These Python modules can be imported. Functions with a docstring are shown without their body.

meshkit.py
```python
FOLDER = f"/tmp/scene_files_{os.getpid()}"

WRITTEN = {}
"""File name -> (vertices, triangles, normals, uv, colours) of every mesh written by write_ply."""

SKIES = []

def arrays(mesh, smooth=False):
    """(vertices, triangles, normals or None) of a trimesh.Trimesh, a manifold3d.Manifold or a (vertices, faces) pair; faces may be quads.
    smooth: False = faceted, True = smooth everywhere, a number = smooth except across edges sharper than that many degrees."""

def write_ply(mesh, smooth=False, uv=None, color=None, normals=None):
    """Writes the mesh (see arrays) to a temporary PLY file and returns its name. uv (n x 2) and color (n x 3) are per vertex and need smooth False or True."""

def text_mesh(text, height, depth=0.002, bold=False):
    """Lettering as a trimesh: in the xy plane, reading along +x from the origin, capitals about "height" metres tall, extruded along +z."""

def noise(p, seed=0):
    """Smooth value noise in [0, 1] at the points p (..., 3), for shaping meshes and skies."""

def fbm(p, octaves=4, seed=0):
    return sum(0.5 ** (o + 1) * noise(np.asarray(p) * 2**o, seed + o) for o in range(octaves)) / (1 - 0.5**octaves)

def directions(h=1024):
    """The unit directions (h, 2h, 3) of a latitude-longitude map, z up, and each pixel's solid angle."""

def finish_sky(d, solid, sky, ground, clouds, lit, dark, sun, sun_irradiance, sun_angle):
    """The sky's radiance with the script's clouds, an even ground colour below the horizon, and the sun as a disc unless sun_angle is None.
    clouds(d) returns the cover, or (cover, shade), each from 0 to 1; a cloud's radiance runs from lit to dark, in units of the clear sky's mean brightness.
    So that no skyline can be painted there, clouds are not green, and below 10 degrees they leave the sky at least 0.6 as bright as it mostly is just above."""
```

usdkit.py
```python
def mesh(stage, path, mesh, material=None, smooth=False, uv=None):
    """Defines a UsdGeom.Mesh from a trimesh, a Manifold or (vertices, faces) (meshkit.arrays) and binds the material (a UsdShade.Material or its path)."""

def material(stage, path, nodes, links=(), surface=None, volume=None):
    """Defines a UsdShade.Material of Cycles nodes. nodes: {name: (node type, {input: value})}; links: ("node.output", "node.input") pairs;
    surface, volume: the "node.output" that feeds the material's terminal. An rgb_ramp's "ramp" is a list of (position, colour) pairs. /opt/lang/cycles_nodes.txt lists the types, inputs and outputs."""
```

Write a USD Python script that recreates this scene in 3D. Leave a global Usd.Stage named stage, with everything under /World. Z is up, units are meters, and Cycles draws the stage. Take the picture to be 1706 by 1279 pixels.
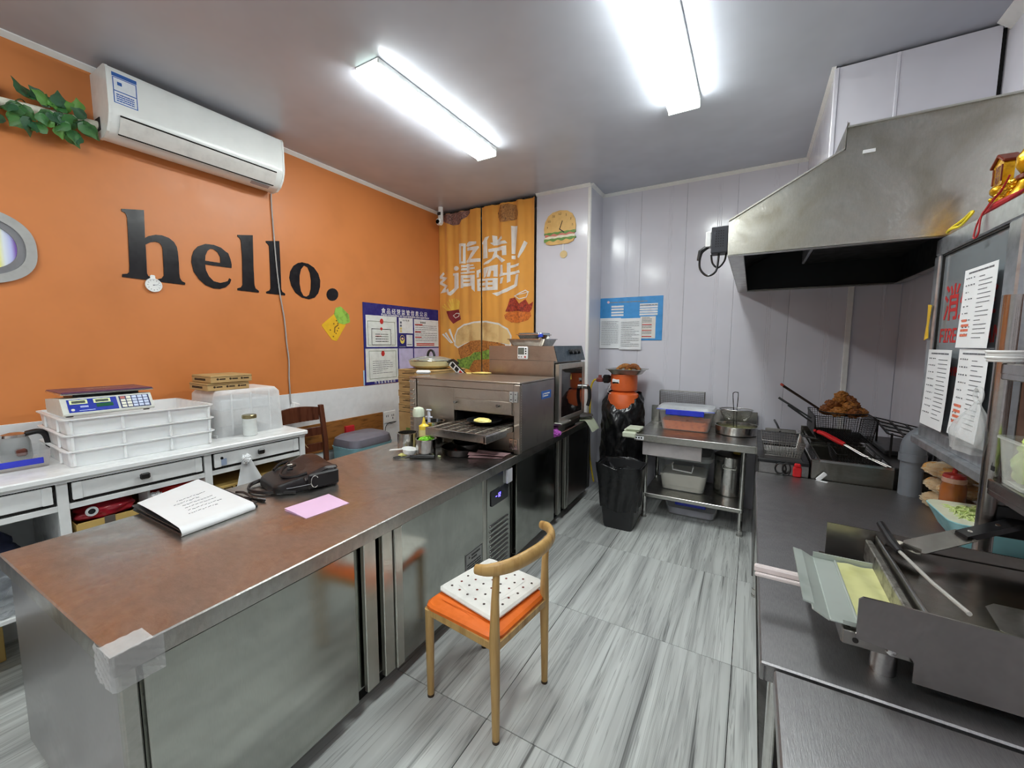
import math, random
import numpy as np, trimesh, manifold3d, usdkit, meshkit
from pxr import Usd, UsdGeom, UsdLux, UsdShade, Gf, Sdf
from shapely.geometry import Polygon, LineString, Point, box as sbox
from shapely.ops import unary_union
from shapely import affinity

stage = Usd.Stage.CreateInMemory()
UsdGeom.SetStageUpAxis(stage, UsdGeom.Tokens.z)
UsdGeom.SetStageMetersPerUnit(stage, 1.0)
UsdGeom.Xform.Define(stage, '/World'); UsdGeom.Scope.Define(stage, '/World/Looks')
PI = math.pi
rng = random.Random(7)

# ------------------------------------------------------------------ camera, lights, exposure
EXPOSURE = 2.05
LAMP = 9.0          # radiance of the ceiling light diffusers
cam = UsdGeom.Camera.Define(stage, '/World/camera')
RIGHT = (0.86370929, 0.50398236, 0.00283606); DOWN = (0.05203623, -0.08357812, -0.99514166); FWD = (-0.50129681, 0.85966068, -0.09841254)
cm = Gf.Matrix4d(1)
for i, v in enumerate((RIGHT, tuple(-x for x in DOWN), tuple(-x for x in FWD))):
    cm.SetRow(i, Gf.Vec4d(*v, 0))
cm.SetRow(3, Gf.Vec4d(0, 0, 1.6, 1))
UsdGeom.Xformable(cam).AddTransformOp().Set(cm)
cam.CreateHorizontalApertureAttr(36.0); cam.CreateVerticalApertureAttr(36.0 * 1279 / 1706)
cam.CreateFocalLengthAttr(36.0 * 684 / 1706); cam.CreateClippingRangeAttr(Gf.Vec2f(0.02, 100))
cam.CreateExposureAttr(EXPOSURE)
sky = UsdLux.DomeLight.Define(stage, '/World/sky'); sky.CreateIntensityAttr(0.05); sky.CreateColorAttr(Gf.Vec3f(.9, .95, 1))

# ------------------------------------------------------------------ naming and prims
_used = {}
def numbered(parent, name):
    k = (parent, name); n = _used.get(k, 0); _used[k] = n + 1
    return f'{parent}/{name}' if n == 0 else f'{parent}/{name}_{n:03d}'
def meta(path, label=None, cat=None, group=None, kind=None):
    p = stage.GetPrimAtPath(path)
    for k, v in (('label', label), ('category', cat), ('group', group), ('kind', kind)):
        if v: p.SetCustomDataByKey(k, v)
def thing(name, label, cat, loc=(0, 0, 0), rz=0, group=None, kind=None):
    path = numbered('/World', name)
    x = UsdGeom.Xform.Define(stage, path)
    x.AddTranslateOp().Set(Gf.Vec3d(*map(float, loc)))
    if rz: x.AddRotateZOp().Set(float(rz))
    meta(path, label, cat, group, kind)
    return path
def part(parent, name, mesh, m, label=None, kind=None, smooth=32):
    path = numbered(parent, name)
    usdkit.mesh(stage, path, mesh, m, smooth=smooth)
    meta(path, label, None, None, kind)
    return path
def one(name, mesh, m, label, cat, group=None, kind=None, smooth=32):
    path = numbered('/World', name)
    usdkit.mesh(stage, path, mesh, m, smooth=smooth)
    meta(path, label, cat, group, kind)
    return path
def setting(name, mesh=None, m=None, parent='/World', smooth=False):
    path = numbered(parent, name)
    if mesh is None: UsdGeom.Xform.Define(stage, path)
    else: usdkit.mesh(stage, path, mesh, m, smooth=smooth)
    if parent == '/World': meta(path, kind='structure')
    return path

# ------------------------------------------------------------------ materials
_mats = {}
def lin(c):
    return tuple((x / 12.92 if x <= .04045 else ((x + .055) / 1.055) ** 2.4) for x in (v / 255 for v in c))
def M(name, rgb, rough=.5, metal=0., var=.06, scale=14., bump=0., bscale=80., trans=0., alpha=None, coat=0., spec=.5, emit=None, sss=0., stretch=(1, 1, 1), dark=None, sheen=0, obj=True, detail=3.):
    """A principled material whose colour and roughness drift with procedural noise. rgb is sRGB 0-255."""
    if name in _mats: return _mats[name]
    c = lin(rgb); path = f'/World/Looks/{name}'
    d = lin(dark) if dark else tuple(x * (1 - var * 2) for x in c)
    l = tuple(min(1, x * (1 + var)) for x in c)
    nodes = {'tc': ('texture_coordinate', {}), 'geo': ('geometry', {}), 'map': ('mapping', {'scale': stretch}),
             'n': ('noise_texture', {'scale': scale, 'detail': detail, 'roughness': .6}),
             'ramp': ('rgb_ramp', {'ramp': [(0.25, d), (0.5, c), (0.75, l)]}),
             'rr': ('map_range', {'from_min': .3, 'from_max': .7, 'to_min': max(.02, rough * .85), 'to_max': min(1, rough * 1.15)}),
             'p': ('principled_bsdf', {'metallic': metal, 'specular_ior_level': spec, 'transmission_weight': trans, 'coat_weight': coat})}
    if trans: nodes['p'][1]['ior'] = 1.3
    if alpha is not None: nodes['p'][1]['alpha'] = alpha
    if sss: nodes['p'][1].update(subsurface_weight=sss, subsurface_scale=.01)
    if sheen: nodes['p'][1]['sheen_weight'] = sheen
    links = [('tc.object' if obj else 'geo.position', 'map.vector'), ('map.vector', 'n.vector'), ('n.fac', 'ramp.fac'), ('ramp.color', 'p.base_color'), ('n.fac', 'rr.value'), ('rr.result', 'p.roughness')]
    if emit:
        nodes['p'][1].update(emission_strength=emit); links.append(('ramp.color', 'p.emission_color'))
    if bump:
        nodes['bn'] = ('noise_texture', {'scale': bscale, 'detail': 3.}); nodes['b'] = ('bump', {'strength': min(1., bump), 'distance': .004})
        links += [('map.vector', 'bn.vector'), ('bn.fac', 'b.height'), ('b.normal', 'p.normal')]
    _mats[name] = usdkit.material(stage, path, nodes, links, surface='p.BSDF')
    return _mats[name]
def see_through(name, rgb, k=.5, rough=.2, tint=(255, 255, 255), scale=30.):
    """Thin clear or frosted plastic: a plastic surface mixed with plain transparency by a view-angle term."""
    if name in _mats: return _mats[name]
    c = lin(rgb)
    nodes = {'tc': ('texture_coordinate', {}), 'n': ('noise_texture', {'scale': scale, 'detail': 2.}),
             'ramp': ('rgb_ramp', {'ramp': [(.3, tuple(x * .9 for x in c)), (.7, c)]}),
             'p': ('principled_bsdf', {'roughness': rough}), 't': ('transparent_bsdf', {'color': lin(tint)}),
             'lw': ('layer_weight', {'blend': .35}), 'mr': ('map_range', {'from_min': 0., 'from_max': 1., 'to_min': k, 'to_max': min(1., k + .5)}),
             'm': ('mix_closure', {})}
    links = [('tc.object', 'n.vector'), ('n.fac', 'ramp.fac'), ('ramp.color', 'p.base_color'), ('lw.facing', 'mr.value'), ('mr.result', 'm.fac'), ('t.BSDF', 'm.closure1'), ('p.BSDF', 'm.closure2')]
    _mats[name] = usdkit.material(stage, f'/World/Looks/{name}', nodes, links, surface='m.closure')
    return _mats[name]
def steel(name, rgb=(190, 189, 184), rough=.3, stretch=(1, 1, 1), scr=.12, stain=None, scale=4., bump=.06, bscale=60., stain_pos=(.45, .7), stain_rough=.1):
    """Brushed stainless steel: stretched grain, smudges, optional stains."""
    if name in _mats: return _mats[name]
    c = lin(rgb); s = lin(stain) if stain else tuple(x * .8 for x in c)
    nodes = {'geo': ('geometry', {}), 'map': ('mapping', {'scale': stretch}),
             'g': ('noise_texture', {'scale': bscale, 'detail': 4., 'roughness': .7}),
             'sm': ('noise_texture', {'scale': scale, 'detail': 5., 'roughness': .65, 'distortion': .6}),
             'ramp': ('rgb_ramp', {'ramp': [(0, c), (stain_pos[0], c), (stain_pos[1], s), (1, s)]}),
             'gm': ('map_range', {'from_min': .3, 'from_max': .7, 'to_min': 1 - scr, 'to_max': 1.}),
             'mul': ('mix', {'mix_type': 'multiply', 'fac': 1.}),
             'rr': ('map_range', {'from_min': .3, 'from_max': .75, 'to_min': rough, 'to_max': rough + stain_rough}),
             'b': ('bump', {'strength': bump, 'distance': .003}),
             'p': ('principled_bsdf', {'metallic': 1.})}
    links = [('geo.position', 'map.vector'), ('map.vector', 'g.vector'), ('geo.position', 'sm.vector'), ('sm.fac', 'ramp.fac'), ('g.fac', 'gm.value'),
             ('ramp.color', 'mul.color1'), ('gm.result', 'mul.color2'), ('mul.color', 'p.base_color'), ('sm.fac', 'rr.value'), ('rr.result', 'p.roughness'), ('g.fac', 'b.height'), ('b.normal', 'p.normal')]
    _mats[name] = usdkit.material(stage, f'/World/Looks/{name}', nodes, links, surface='p.BSDF')
    return _mats[name]

# ------------------------------------------------------------------ shapes
def T(v, f): return trimesh.Trimesh(np.asarray(v, float), np.asarray(f, int), process=False)
def cat(*ms):
    ms = [m for x in ms for m in (x if isinstance(x, (list, tuple)) else [x])]
    return trimesh.util.concatenate(ms)
def mv(m, d=(0, 0, 0), rz=0, rx=0, ry=0, s=None):
    m = m.copy()
    if s is not None: m.apply_scale(s)
    for a, ax in ((rx, (1, 0, 0)), (ry, (0, 1, 0)), (rz, (0, 0, 1))):
        if a: m.apply_transform(trimesh.transformations.rotation_matrix(math.radians(a), ax))
    m.apply_translation(d); return m
def hullpts(p): return trimesh.Trimesh(vertices=np.asarray(p, float)).convex_hull
def bx(x0, x1, y0, y1, z0, z1, b=0.):
    """Box by its bounds, edges chamfered by b."""
    if b <= 0:
        m = trimesh.creation.box((x1 - x0, y1 - y0, z1 - z0)); m.apply_translation(((x0 + x1) / 2, (y0 + y1) / 2, (z0 + z1) / 2)); return m
    b = min(b, (x1 - x0) / 2.01, (y1 - y0) / 2.01, (z1 - z0) / 2.01)
    P = []
    for x, sx in ((x0, 1), (x1, -1)):
        for y, sy in ((y0, 1), (y1, -1)):
            for z, sz in ((z0, 1), (z1, -1)):
                P += [(x, y + sy * b, z + sz * b), (x + sx * b, y, z + sz * b), (x + sx * b, y + sy * b, z)]
    return hullpts(P)
def lathe(prof, n=28, c=(0, 0)):
    """Surface of revolution about z through (r, z) pairs, closed at zero radius."""
    prof = [(max(r, 0), z) for r, z in prof]
    V, F = [], []
    for r, z in prof:
        for k in range(n):
            a = 2 * PI * k / n; V.append((c[0] + r * math.cos(a), c[1] + r * math.sin(a), z))
    for i in range(len(prof) - 1):
        for k in range(n):
            a, b, d, e = i * n + k, i * n + (k + 1) % n, (i + 1) * n + (k + 1) % n, (i + 1) * n + k
            if prof[i][0] > 0: F.append((a, b, d))
            if prof[i + 1][0] > 0: F.append((a, d, e))
    return T(V, F)
def cyl(r, z0, z1, c=(0, 0), n=24, r2=None):
    return lathe([(0, z0), (r, z0), (r if r2 is None else r2, z1), (0, z1)], n, c)
def tube(pts, r, n=8, closed=False):
    """Round tube along a polyline; r a number or one per point."""
    p = np.asarray(pts, float); m = len(p); rr = np.broadcast_to(np.asarray(r, float), (m,))
    t = np.gradient(p, axis=0) if not closed else np.roll(p, -1, 0) - np.roll(p, 1, 0)
    t /= np.maximum(np.linalg.norm(t, axis=1, keepdims=True), 1e-9)
    u = np.cross(t[0], (0, 0, 1.)); u = u if np.linalg.norm(u) > .1 else np.cross(t[0], (1., 0, 0)); u /= np.linalg.norm(u)
    V, F = [], []
    for i in range(m):
        u = u - t[i] * (u @ t[i]); u /= max(np.linalg.norm(u), 1e-9); w = np.cross(t[i], u)
        for k in range(n):
            a = 2 * PI * k / n; V.append(p[i] + rr[i] * (u * math.cos(a) + w * math.sin(a)))
    for i in range(m if closed else m - 1):
        j = (i + 1) % m
        for k in range(n):
            a, b, c, d = i * n + k, i * n + (k + 1) % n, j * n + (k + 1) % n, j * n + k
            F += [(a, b, c), (a, c, d)]
    if not closed:
        V += [p[0], p[-1]]; A, B = len(V) - 2, len(V) - 1
        for k in range(n):
            F += [(A, (k + 1) % n, k), (B, (m - 1) * n + k, (m - 1) * n + (k + 1) % n)]
    return T(V, F)
def curve(pts, k=6, closed=False):
    """Catmull-Rom through the points."""
    p = np.asarray(pts, float); n = len(p); out = []
    for i in range(n if closed else n - 1):
        g = lambda j: p[j % n] if closed else p[min(max(j, 0), n - 1)]
        a, b, c, d = g(i - 1), g(i), g(i + 1), g(i + 2)
        for t in np.linspace(0, 1, k, endpoint=False):
            out.append(.5 * (2 * b + (c - a) * t + (2 * a - 5 * b + 4 * c - d) * t * t + (3 * b - a - 3 * c + d) * t ** 3))
    if not closed: out.append(p[-1])
    return np.array(out)
def extr(poly, t):
    """Shapely polygon(s) extruded by t along z."""
    gs = [g for g in getattr(poly, 'geoms', [poly]) if g.area > 1e-9]
    return cat([trimesh.creation.extrude_polygon(g, t, engine='earcut') for g in gs])
def plane_map(m, o, u, v):
    """Mesh in xy with height z -> origin o, axes u, v, and normal u x v."""
    o, u, v = (np.asarray(a, float) for a in (o, u, v)); w = np.cross(u, v)
    m = m.copy(); p = np.asarray(m.vertices); m.vertices = o + p[:, :1] * u + p[:, 1:2] * v + p[:, 2:] * w; return m
def rrect(w, h, r, c=(0, 0), n=6):
    return sbox(c[0] - w / 2 + r, c[1] - h / 2 + r, c[0] + w / 2 - r, c[1] + h / 2 - r).buffer(r, quad_segs=n)
def loft(rings, cap=True):
    """Closed rings (m x 3 each) joined in order."""
    V = np.vstack(rings); m = len(rings[0]); F = []
    for i in range(len(rings) - 1):
        for k in range(m):
            a, b, c, d = i * m + k, i * m + (k + 1) % m, (i + 1) * m + (k + 1) % m, (i + 1) * m + k
            F += [(a, b, c), (a, c, d)]
    if cap:
        V = np.vstack([V, rings[0].mean(0), rings[-1].mean(0)]); A = len(V) - 2
        for k in range(m): F += [(A, (k + 1) % m, k), (A + 1, (len(rings) - 1) * m + k, (len(rings) - 1) * m + (k + 1) % m)]
    return T(V, F)
def ring(poly, z):
    p = np.asarray(poly.exterior.coords)[:-1]
    if Polygon(p).exterior.is_ccw is False: p = p[::-1]
    return np.c_[p, np.full(len(p), z)]
def rr_ring(w, d, r, z, c=(0, 0), n=5): return ring(rrect(w, d, r, c, n), z)
def tub(w0, d0, w1, d1, h, t=.003, r=.03, lip=.0, floor=None):
    """Open tray or tub: outside w0 x d0 at the bottom, w1 x d1 at the top, wall t, an outward lip."""
    f = t if floor is None else floor
    rings = [rr_ring(w0, d0, r, 0)]
    rings += [rr_ring(w1, d1, r, h - (.006 if lip else 0))]
    if lip: rings += [rr_ring(w1 + 2 * lip, d1 + 2 * lip, r + lip, h - .006), rr_ring(w1 + 2 * lip, d1 + 2 * lip, r + lip, h)]
    rings += [rr_ring(w1 - 2 * t, d1 - 2 * t, max(r - t, .001), h), rr_ring(w0 - 2 * t, d0 - 2 * t, max(r - t, .001), f)]
    return loft(rings)
def blob(rx, ry, rz_, sub=3, amp=.1, freq=3., seed=0):
    m = trimesh.creation.icosphere(sub, 1.); v = np.asarray(m.vertices)
    k = 1 + amp * (meshkit.fbm(v * freq + seed * 7.3, 3, seed) - .5) * 2
    m.vertices = v * k[:, None] * (rx, ry, rz_); return m
def grid_sheet(fn, nu, nv, t=0.):
    """Sheet from fn(u, v) on a grid, optionally thickened along its normals."""
    u, v = np.meshgrid(np.linspace(0, 1, nu), np.linspace(0, 1, nv), indexing='ij')
    P = np.array([fn(a, b) for a, b in zip(u.ravel(), v.ravel())]); F = []
    for i in range(nu - 1):
        for j in range(nv - 1):
            a = i * nv + j; F += [(a, a + nv, a + nv + 1), (a, a + nv + 1, a + 1)]
    m = T(P, F)
    if t:
        n = np.asarray(m.vertex_normals); Q = P - n * t; k = len(P); F2 = [(a + k, c + k, b + k) for a, b, c in F]
        edge = [i * nv for i in range(nu)] + [(nu - 1) * nv + j for j in range(1, nv)] + [i * nv + nv - 1 for i in range(nu - 2, -1, -1)] + [j for j in range(nv - 2, 0, -1)]
        for a, b in zip(edge, edge[1:] + edge[:1]): F2 += [(b, a, a + k), (b, a + k, b + k)]
        m = T(np.vstack([P, Q]), F + F2)
    return m
def text(s, h, o, u, v, t=.0006, bold=False):
    return plane_map(meshkit.text_mesh(s, h, t, bold), o, u, v)
def lines_block(w, h, n, seed=0, fill=.55, word=True):
    """Rows of small dashes: the look of lines of small print, as flat bars in a w x h block (top-left origin, y down)."""
    g = random.Random(seed); P = []; pitch = h / n
    for i in range(n):
        x, end = 0., w * (1 if g.random() < .75 else g.uniform(.4, .9))
        while x < end - 1e-4:
            l = min(g.uniform(.06, .2) * w if word else w, end - x)
            P.append(sbox(x, -(i + .5 + fill / 2) * pitch, x + l * .88, -(i + .5 - fill / 2) * pitch)); x += l
    return P
def decal(polys, o, u, v, t=.0005):
    polys = polys if isinstance(polys, list) else [polys]
    return plane_map(cat([extr(p, t) for p in polys]), o, u, v)
# ------------------------------------------------------------------ the room
XL, XR, YB, YF, HC = -3.44, 1.02, 4.5, -2.7, 3.2
WHITE_PANEL = M('pvc_panel', (214, 213, 222), rough=.16, var=.02, scale=3, obj=False)
CEIL = M('ceiling_panel', (192, 196, 206), rough=.28, var=.02, scale=2, obj=False)
TRIM = M('white_trim', (232, 232, 230), rough=.35, var=.02)
ORANGE = M('orange_paint', (208, 127, 68), rough=.42, var=.05, scale=2.2, bump=.12, bscale=26, obj=False, detail=5.)
DADO = M('dado_white', (226, 228, 230), rough=.3, var=.02, obj=False)
GROUT = M('dark_grout', (52, 52, 52), rough=.8)
DARKGAP = M('dark_gap', (30, 28, 26), rough=.8)
BLACK = M('black_plastic', (24, 24, 26), rough=.35)
MATT = M('matt_black', (18, 18, 19), rough=.7)

def tile_mat():
    """Grey wood-vein porcelain: long wavering dark streaks running along the room, each tile with its own cut."""
    n = {'geo': ('geometry', {}), 'oi': ('object_info', {}), 'sc': ('math', {'math_type': 'multiply', 'value2': 37.}),
         'cx': ('combine_xyz', {}), 'add': ('vector_math', {'math_type': 'add'}),
         'map': ('mapping', {'scale': (11., .75, 1.), 'rotation': (0, 0, .05)}), 'map2': ('mapping', {'scale': (36., .75, 1.), 'rotation': (0, 0, .05)}),
         'a': ('noise_texture', {'scale': 1., 'detail': 4., 'roughness': .55, 'distortion': .7}), 'b': ('noise_texture', {'scale': 1., 'detail': 3., 'roughness': .6, 'distortion': .9}),
         'ra': ('rgb_ramp', {'ramp': [(0, lin((140, 142, 140))), (.36, lin((176, 178, 176))), (.5, lin((200, 203, 200))), (.72, lin((218, 221, 218)))]}),
         'rb': ('rgb_ramp', {'ramp': [(0, (.16, .16, .16)), (.3, (.3, .3, .3)), (.36, (.72, .72, .72)), (.42, (.95, .95, .95)), (.455, (.62, .62, .62)), (.475, (1, 1, 1))]}),
         'mul': ('mix', {'mix_type': 'multiply', 'fac': .95}), 'p': ('principled_bsdf', {'roughness': .3})}
    l = [('oi.random', 'sc.value1'), ('sc.value', 'cx.x'), ('sc.value', 'cx.y'), ('geo.position', 'add.vector1'), ('cx.vector', 'add.vector2'),
         ('add.vector', 'map.vector'), ('add.vector', 'map2.vector'), ('map.vector', 'a.vector'), ('map2.vector', 'b.vector'), ('a.fac', 'ra.fac'), ('b.fac', 'rb.fac'),
         ('ra.color', 'mul.color1'), ('rb.color', 'mul.color2'), ('mul.color', 'p.base_color')]
    return usdkit.material(stage, '/World/Looks/floor_tile', n, l, surface='p.BSDF')
TILE = tile_mat()
fl = setting('floor')
setting('screed', bx(XL - .1, XR + .1, YF - .1, YB + .1, -.1, -.004), GROUT, fl)
xs = [-.901 + .893 * k for k in range(-3, 3)]; ys = [1.338 + .866 * k for k in range(-5, 5)]
for i in range(len(xs)):
    for j in range(len(ys)):
        x0, x1, y0, y1 = max(xs[i], XL), min(xs[i] + .893, XR), max(ys[j], YF), min(ys[j] + .866, YB)
        if x1 - x0 > .02 and y1 - y0 > .02: setting('tile', bx(x0 + .0015, x1 - .0015, y0 + .0015, y1 - .0015, -.01, 0, .0012), TILE, fl)
setting('ceiling', bx(XL - .1, XR + .1, YF - .1, YB + .1, HC, HC + .1), CEIL)
wl = setting('wall_left')
setting('orange_upper', bx(XL - .1, XL, YF, YB, 1.158, HC), ORANGE, wl)
setting('white_dado', bx(XL - .1, XL + .004, YF, YB, 0, 1.158, .002), DADO, wl)
setting('wall_front', bx(XL - .1, XR + .1, YF - .1, YF, 0, HC), DADO)
def panels(parent, seams, z0, z1, axis, pos, nrm):
    """Tongue-and-groove PVC panels: each one its own board with a groove beside it and two fine flutes."""
    for a, b in zip(seams[:-1], seams[1:]):
        w = b - a; prof = [(0, -.02), (w - .0012, -.02), (w - .0012, -.002), (w - .004, 0)]
        for f in (.30, .335, .37):                                  # three shallow flutes in the board's face
            prof += [(w - w * f + .003, 0), (w - w * f, -.0012), (w - w * f - .003, 0)]
        prof += [(.003, 0), (0, -.002)]
        m = extr(Polygon(prof), z1 - z0); p = np.asarray(m.vertices).copy(); q = np.empty_like(p)
        if axis == 'x': q[:, 0] = a + p[:, 0]; q[:, 1] = pos - nrm * -p[:, 1] * -1 if nrm > 0 else pos - p[:, 1]
        else: q[:, 1] = a + p[:, 0]; q[:, 0] = pos + nrm * p[:, 1]
        q[:, 2] = z0 + p[:, 2]; m.vertices = q
        m.fix_normals(); setting('panel', m, WHITE_PANEL, parent)
wb = setting('wall_back')
setting('backing', bx(XL - .1, XR + .1, YB + .015, YB + .1, 0, HC), WHITE_PANEL, wb)
panels(wb, [-1.5, -1.068, -.627, -.185, .265, .70, 1.02], 0, HC, 'x', YB, -1)
setting('recess_panel', bx(XL, -1.5, YB - .005, YB + .014, 0, HC), WHITE_PANEL, wb)
setting('joint_strip', bx(.675, .715, YB - .022, YB, 0, HC, .004), TRIM, wb)
wr = setting('wall_right')
setting('backing', bx(XR + .015, XR + .1, YF, YB, 0, HC), WHITE_PANEL, wr)
panels(wr, [-2.7 + .434 * k for k in range(17)][:-1] + [4.5], 0, HC, 'y', XR, -1)
pier = setting('wall_pier')
setting('panel', bx(-2.095, -1.485, 4.11, 4.5, 0, HC, .003), WHITE_PANEL, pier)
setting('corner_bead', bx(-1.512, -1.48, 4.105, 4.135, 0, HC - .03, .004), TRIM, pier)
# boxed-in duct above the hood
sf = setting('wall_soffit')
for x0, x1 in ((.345, .605), (.609, .998)):
    setting('panel', bx(x0, x1, 3.14, 3.16, 2.3, HC - .012, .002), WHITE_PANEL, sf)
setting('joint_strip', bx(.603, .618, 3.137, 3.142, 2.3, HC - .012, .002), WHITE_PANEL, sf)
setting('side_panel', bx(.335, .355, 3.145, 4.5, 2.3, HC - .006, .003), WHITE_PANEL, sf)
setting('corner_bead', bx(.328, .352, 3.134, 3.16, 2.3, HC - .015, .004), WHITE_PANEL, sf)
setting('filling', bx(.36, 1.02, 3.165, 4.49, 2.3, HC - .02), DARKGAP, sf)
# cove trims
def cove(path, s=.028):
    p = np.asarray(path, float)
    return cat([hullpts([q + d for q in (p[i], p[i + 1]) for d in o]) for i in range(len(p) - 1) for o in [[(0, 0, 0), (0, 0, -s)] + [tuple(np.asarray(n) * s) for n in ([dirs[i]])] + [tuple(np.asarray(dirs[i]) * s + np.array((0, 0, -.006)))]]])
dirs = [(1, 0, 0)]; setting('trim_1', cove([(XL, YF, HC), (XL, 4.11, HC)]), TRIM)
dirs = [(0, -1, 0)]; setting('trim_2', cove([(-2.095, 4.11, HC), (-1.485, 4.11, HC)]), TRIM)
dirs = [(1, 0, 0)]; setting('trim_3', cove([(-1.485, 4.11, HC), (-1.485, 4.5, HC)]), TRIM)
dirs = [(0, -1, 0)]; setting('trim_4', cove([(-1.485, 4.5, HC), (.335, 4.5, HC)]), TRIM)
dirs = [(-1, 0, 0)]; setting('trim_5', cove([(XR, YF, HC), (XR, 3.13, HC)], .05), TRIM)
dirs = [(-1, 0, 0)]; setting('trim_6', cove([(.335, 3.14, HC), (.335, 4.5, HC)], .02), TRIM)

# ------------------------------------------------------------------ ceiling lights
LAMPM = usdkit.material(stage, '/World/Looks/lamp_diffuser', {'tc': ('texture_coordinate', {}), 'n': ('noise_texture', {'scale': 3.}), 'r': ('rgb_ramp', {'ramp': [(0, (.93, 1., .97)), (1, (.96, 1., .985))]}), 'e': ('emission', {'strength': LAMP})},
                        [('tc.object', 'n.vector'), ('n.fac', 'r.fac'), ('r.color', 'e.color')], surface='e.emission')
LAMPW = M('lamp_housing', (225, 228, 224), rough=.4)
LAMPE = M('lamp_end_cap', (228, 240, 234), rough=.4, emit=.5, var=.01)
def ceiling_light(x, y0, y1, w, label):
    t = thing('ceiling_light', label, 'ceiling light', (x, (y0 + y1) / 2, HC), 0, 'long ceiling lights')
    L = (y1 - y0) / 2; z1 = -.03; z0 = -.07
    part(t, 'housing', bx(-w / 2 - .004, w / 2 + .004, -L, L, z1, 0, .003), LAMPW)
    pr = [(-w / 2, z1 - .001), (-w / 2, z0 + .012), (-w / 2 + .012, z0), (w / 2 - .012, z0), (w / 2, z0 + .012), (w / 2, z1 - .001)]
    m = extr(Polygon(pr), 2 * L - .03); m = plane_map(m, (0, L - .015, 0), (1, 0, 0), (0, 0, 1))
    part(t, 'diffuser', m, LAMPM)
    for s in (-1, 1):
        a, b = sorted((s * L, s * (L - .014))); part(t, 'end_cap', bx(-w / 2 - .003, w / 2 + .003, a, b, z0 - .002, -.001, .004), LAMPE)
ceiling_light(-1.995, 1.755, 2.995, .18, 'long glowing white box light on the ceiling left of centre')
ceiling_light(-.474, 1.84, 3.065, .19, 'long glowing white box light near the middle of the ceiling, cut by the top edge')
ceiling_light(-1.995, -1.1, .14, .18, 'long white box light on the ceiling behind the viewpoint, left')
ceiling_light(-.474, -1.1, .14, .19, 'long white box light on the ceiling behind the viewpoint, right')
# ------------------------------------------------------------------ stainless furniture
TOP = steel('steel_top', (204, 202, 198), rough=.22, stretch=(3, 6, 3), scr=.2, scale=2.3, stain=(176, 168, 160), bscale=9, bump=.3, stain_rough=.24)
DOOR = steel('steel_door', (178, 180, 174), rough=.1, stretch=(8, 8, .6), scr=.1, scale=1.6, bscale=70, bump=.03, stain_rough=.1)
EDGE = steel('steel_edge', (180, 179, 174), rough=.25, stretch=(4, .5, 6), scr=.1, scale=3, bscale=60)
STEEL = steel('steel_plain', (186, 185, 180), rough=.24, scale=5, bscale=40, bump=.03)
BRIGHT = steel('steel_bright', (214, 213, 210), rough=.12, scale=6, bscale=40, bump=.02)
DARKST = steel('steel_dark', (160, 158, 156), rough=.26, stretch=(2, 2, 2), scale=2.2, stain=(112, 108, 106), scr=.18, bscale=60)
OVEN = steel('oven_steel', (190, 181, 170), rough=.3, stretch=(1, 1, 7), scale=3, stain=(160, 150, 138), scr=.1, bscale=60, bump=.04)
STRIP = steel('handle_strip', (206, 206, 198), rough=.32, stretch=(9, 9, .5), scr=.1)
WIRE = steel('wire', (176, 174, 170), rough=.3, bump=0)
BLACKWIRE = M('dark_wire', (40, 38, 37), rough=.45, metal=.5)
GLOW = M('blue_digits', (70, 60, 255), rough=.4, emit=3.)
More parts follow.
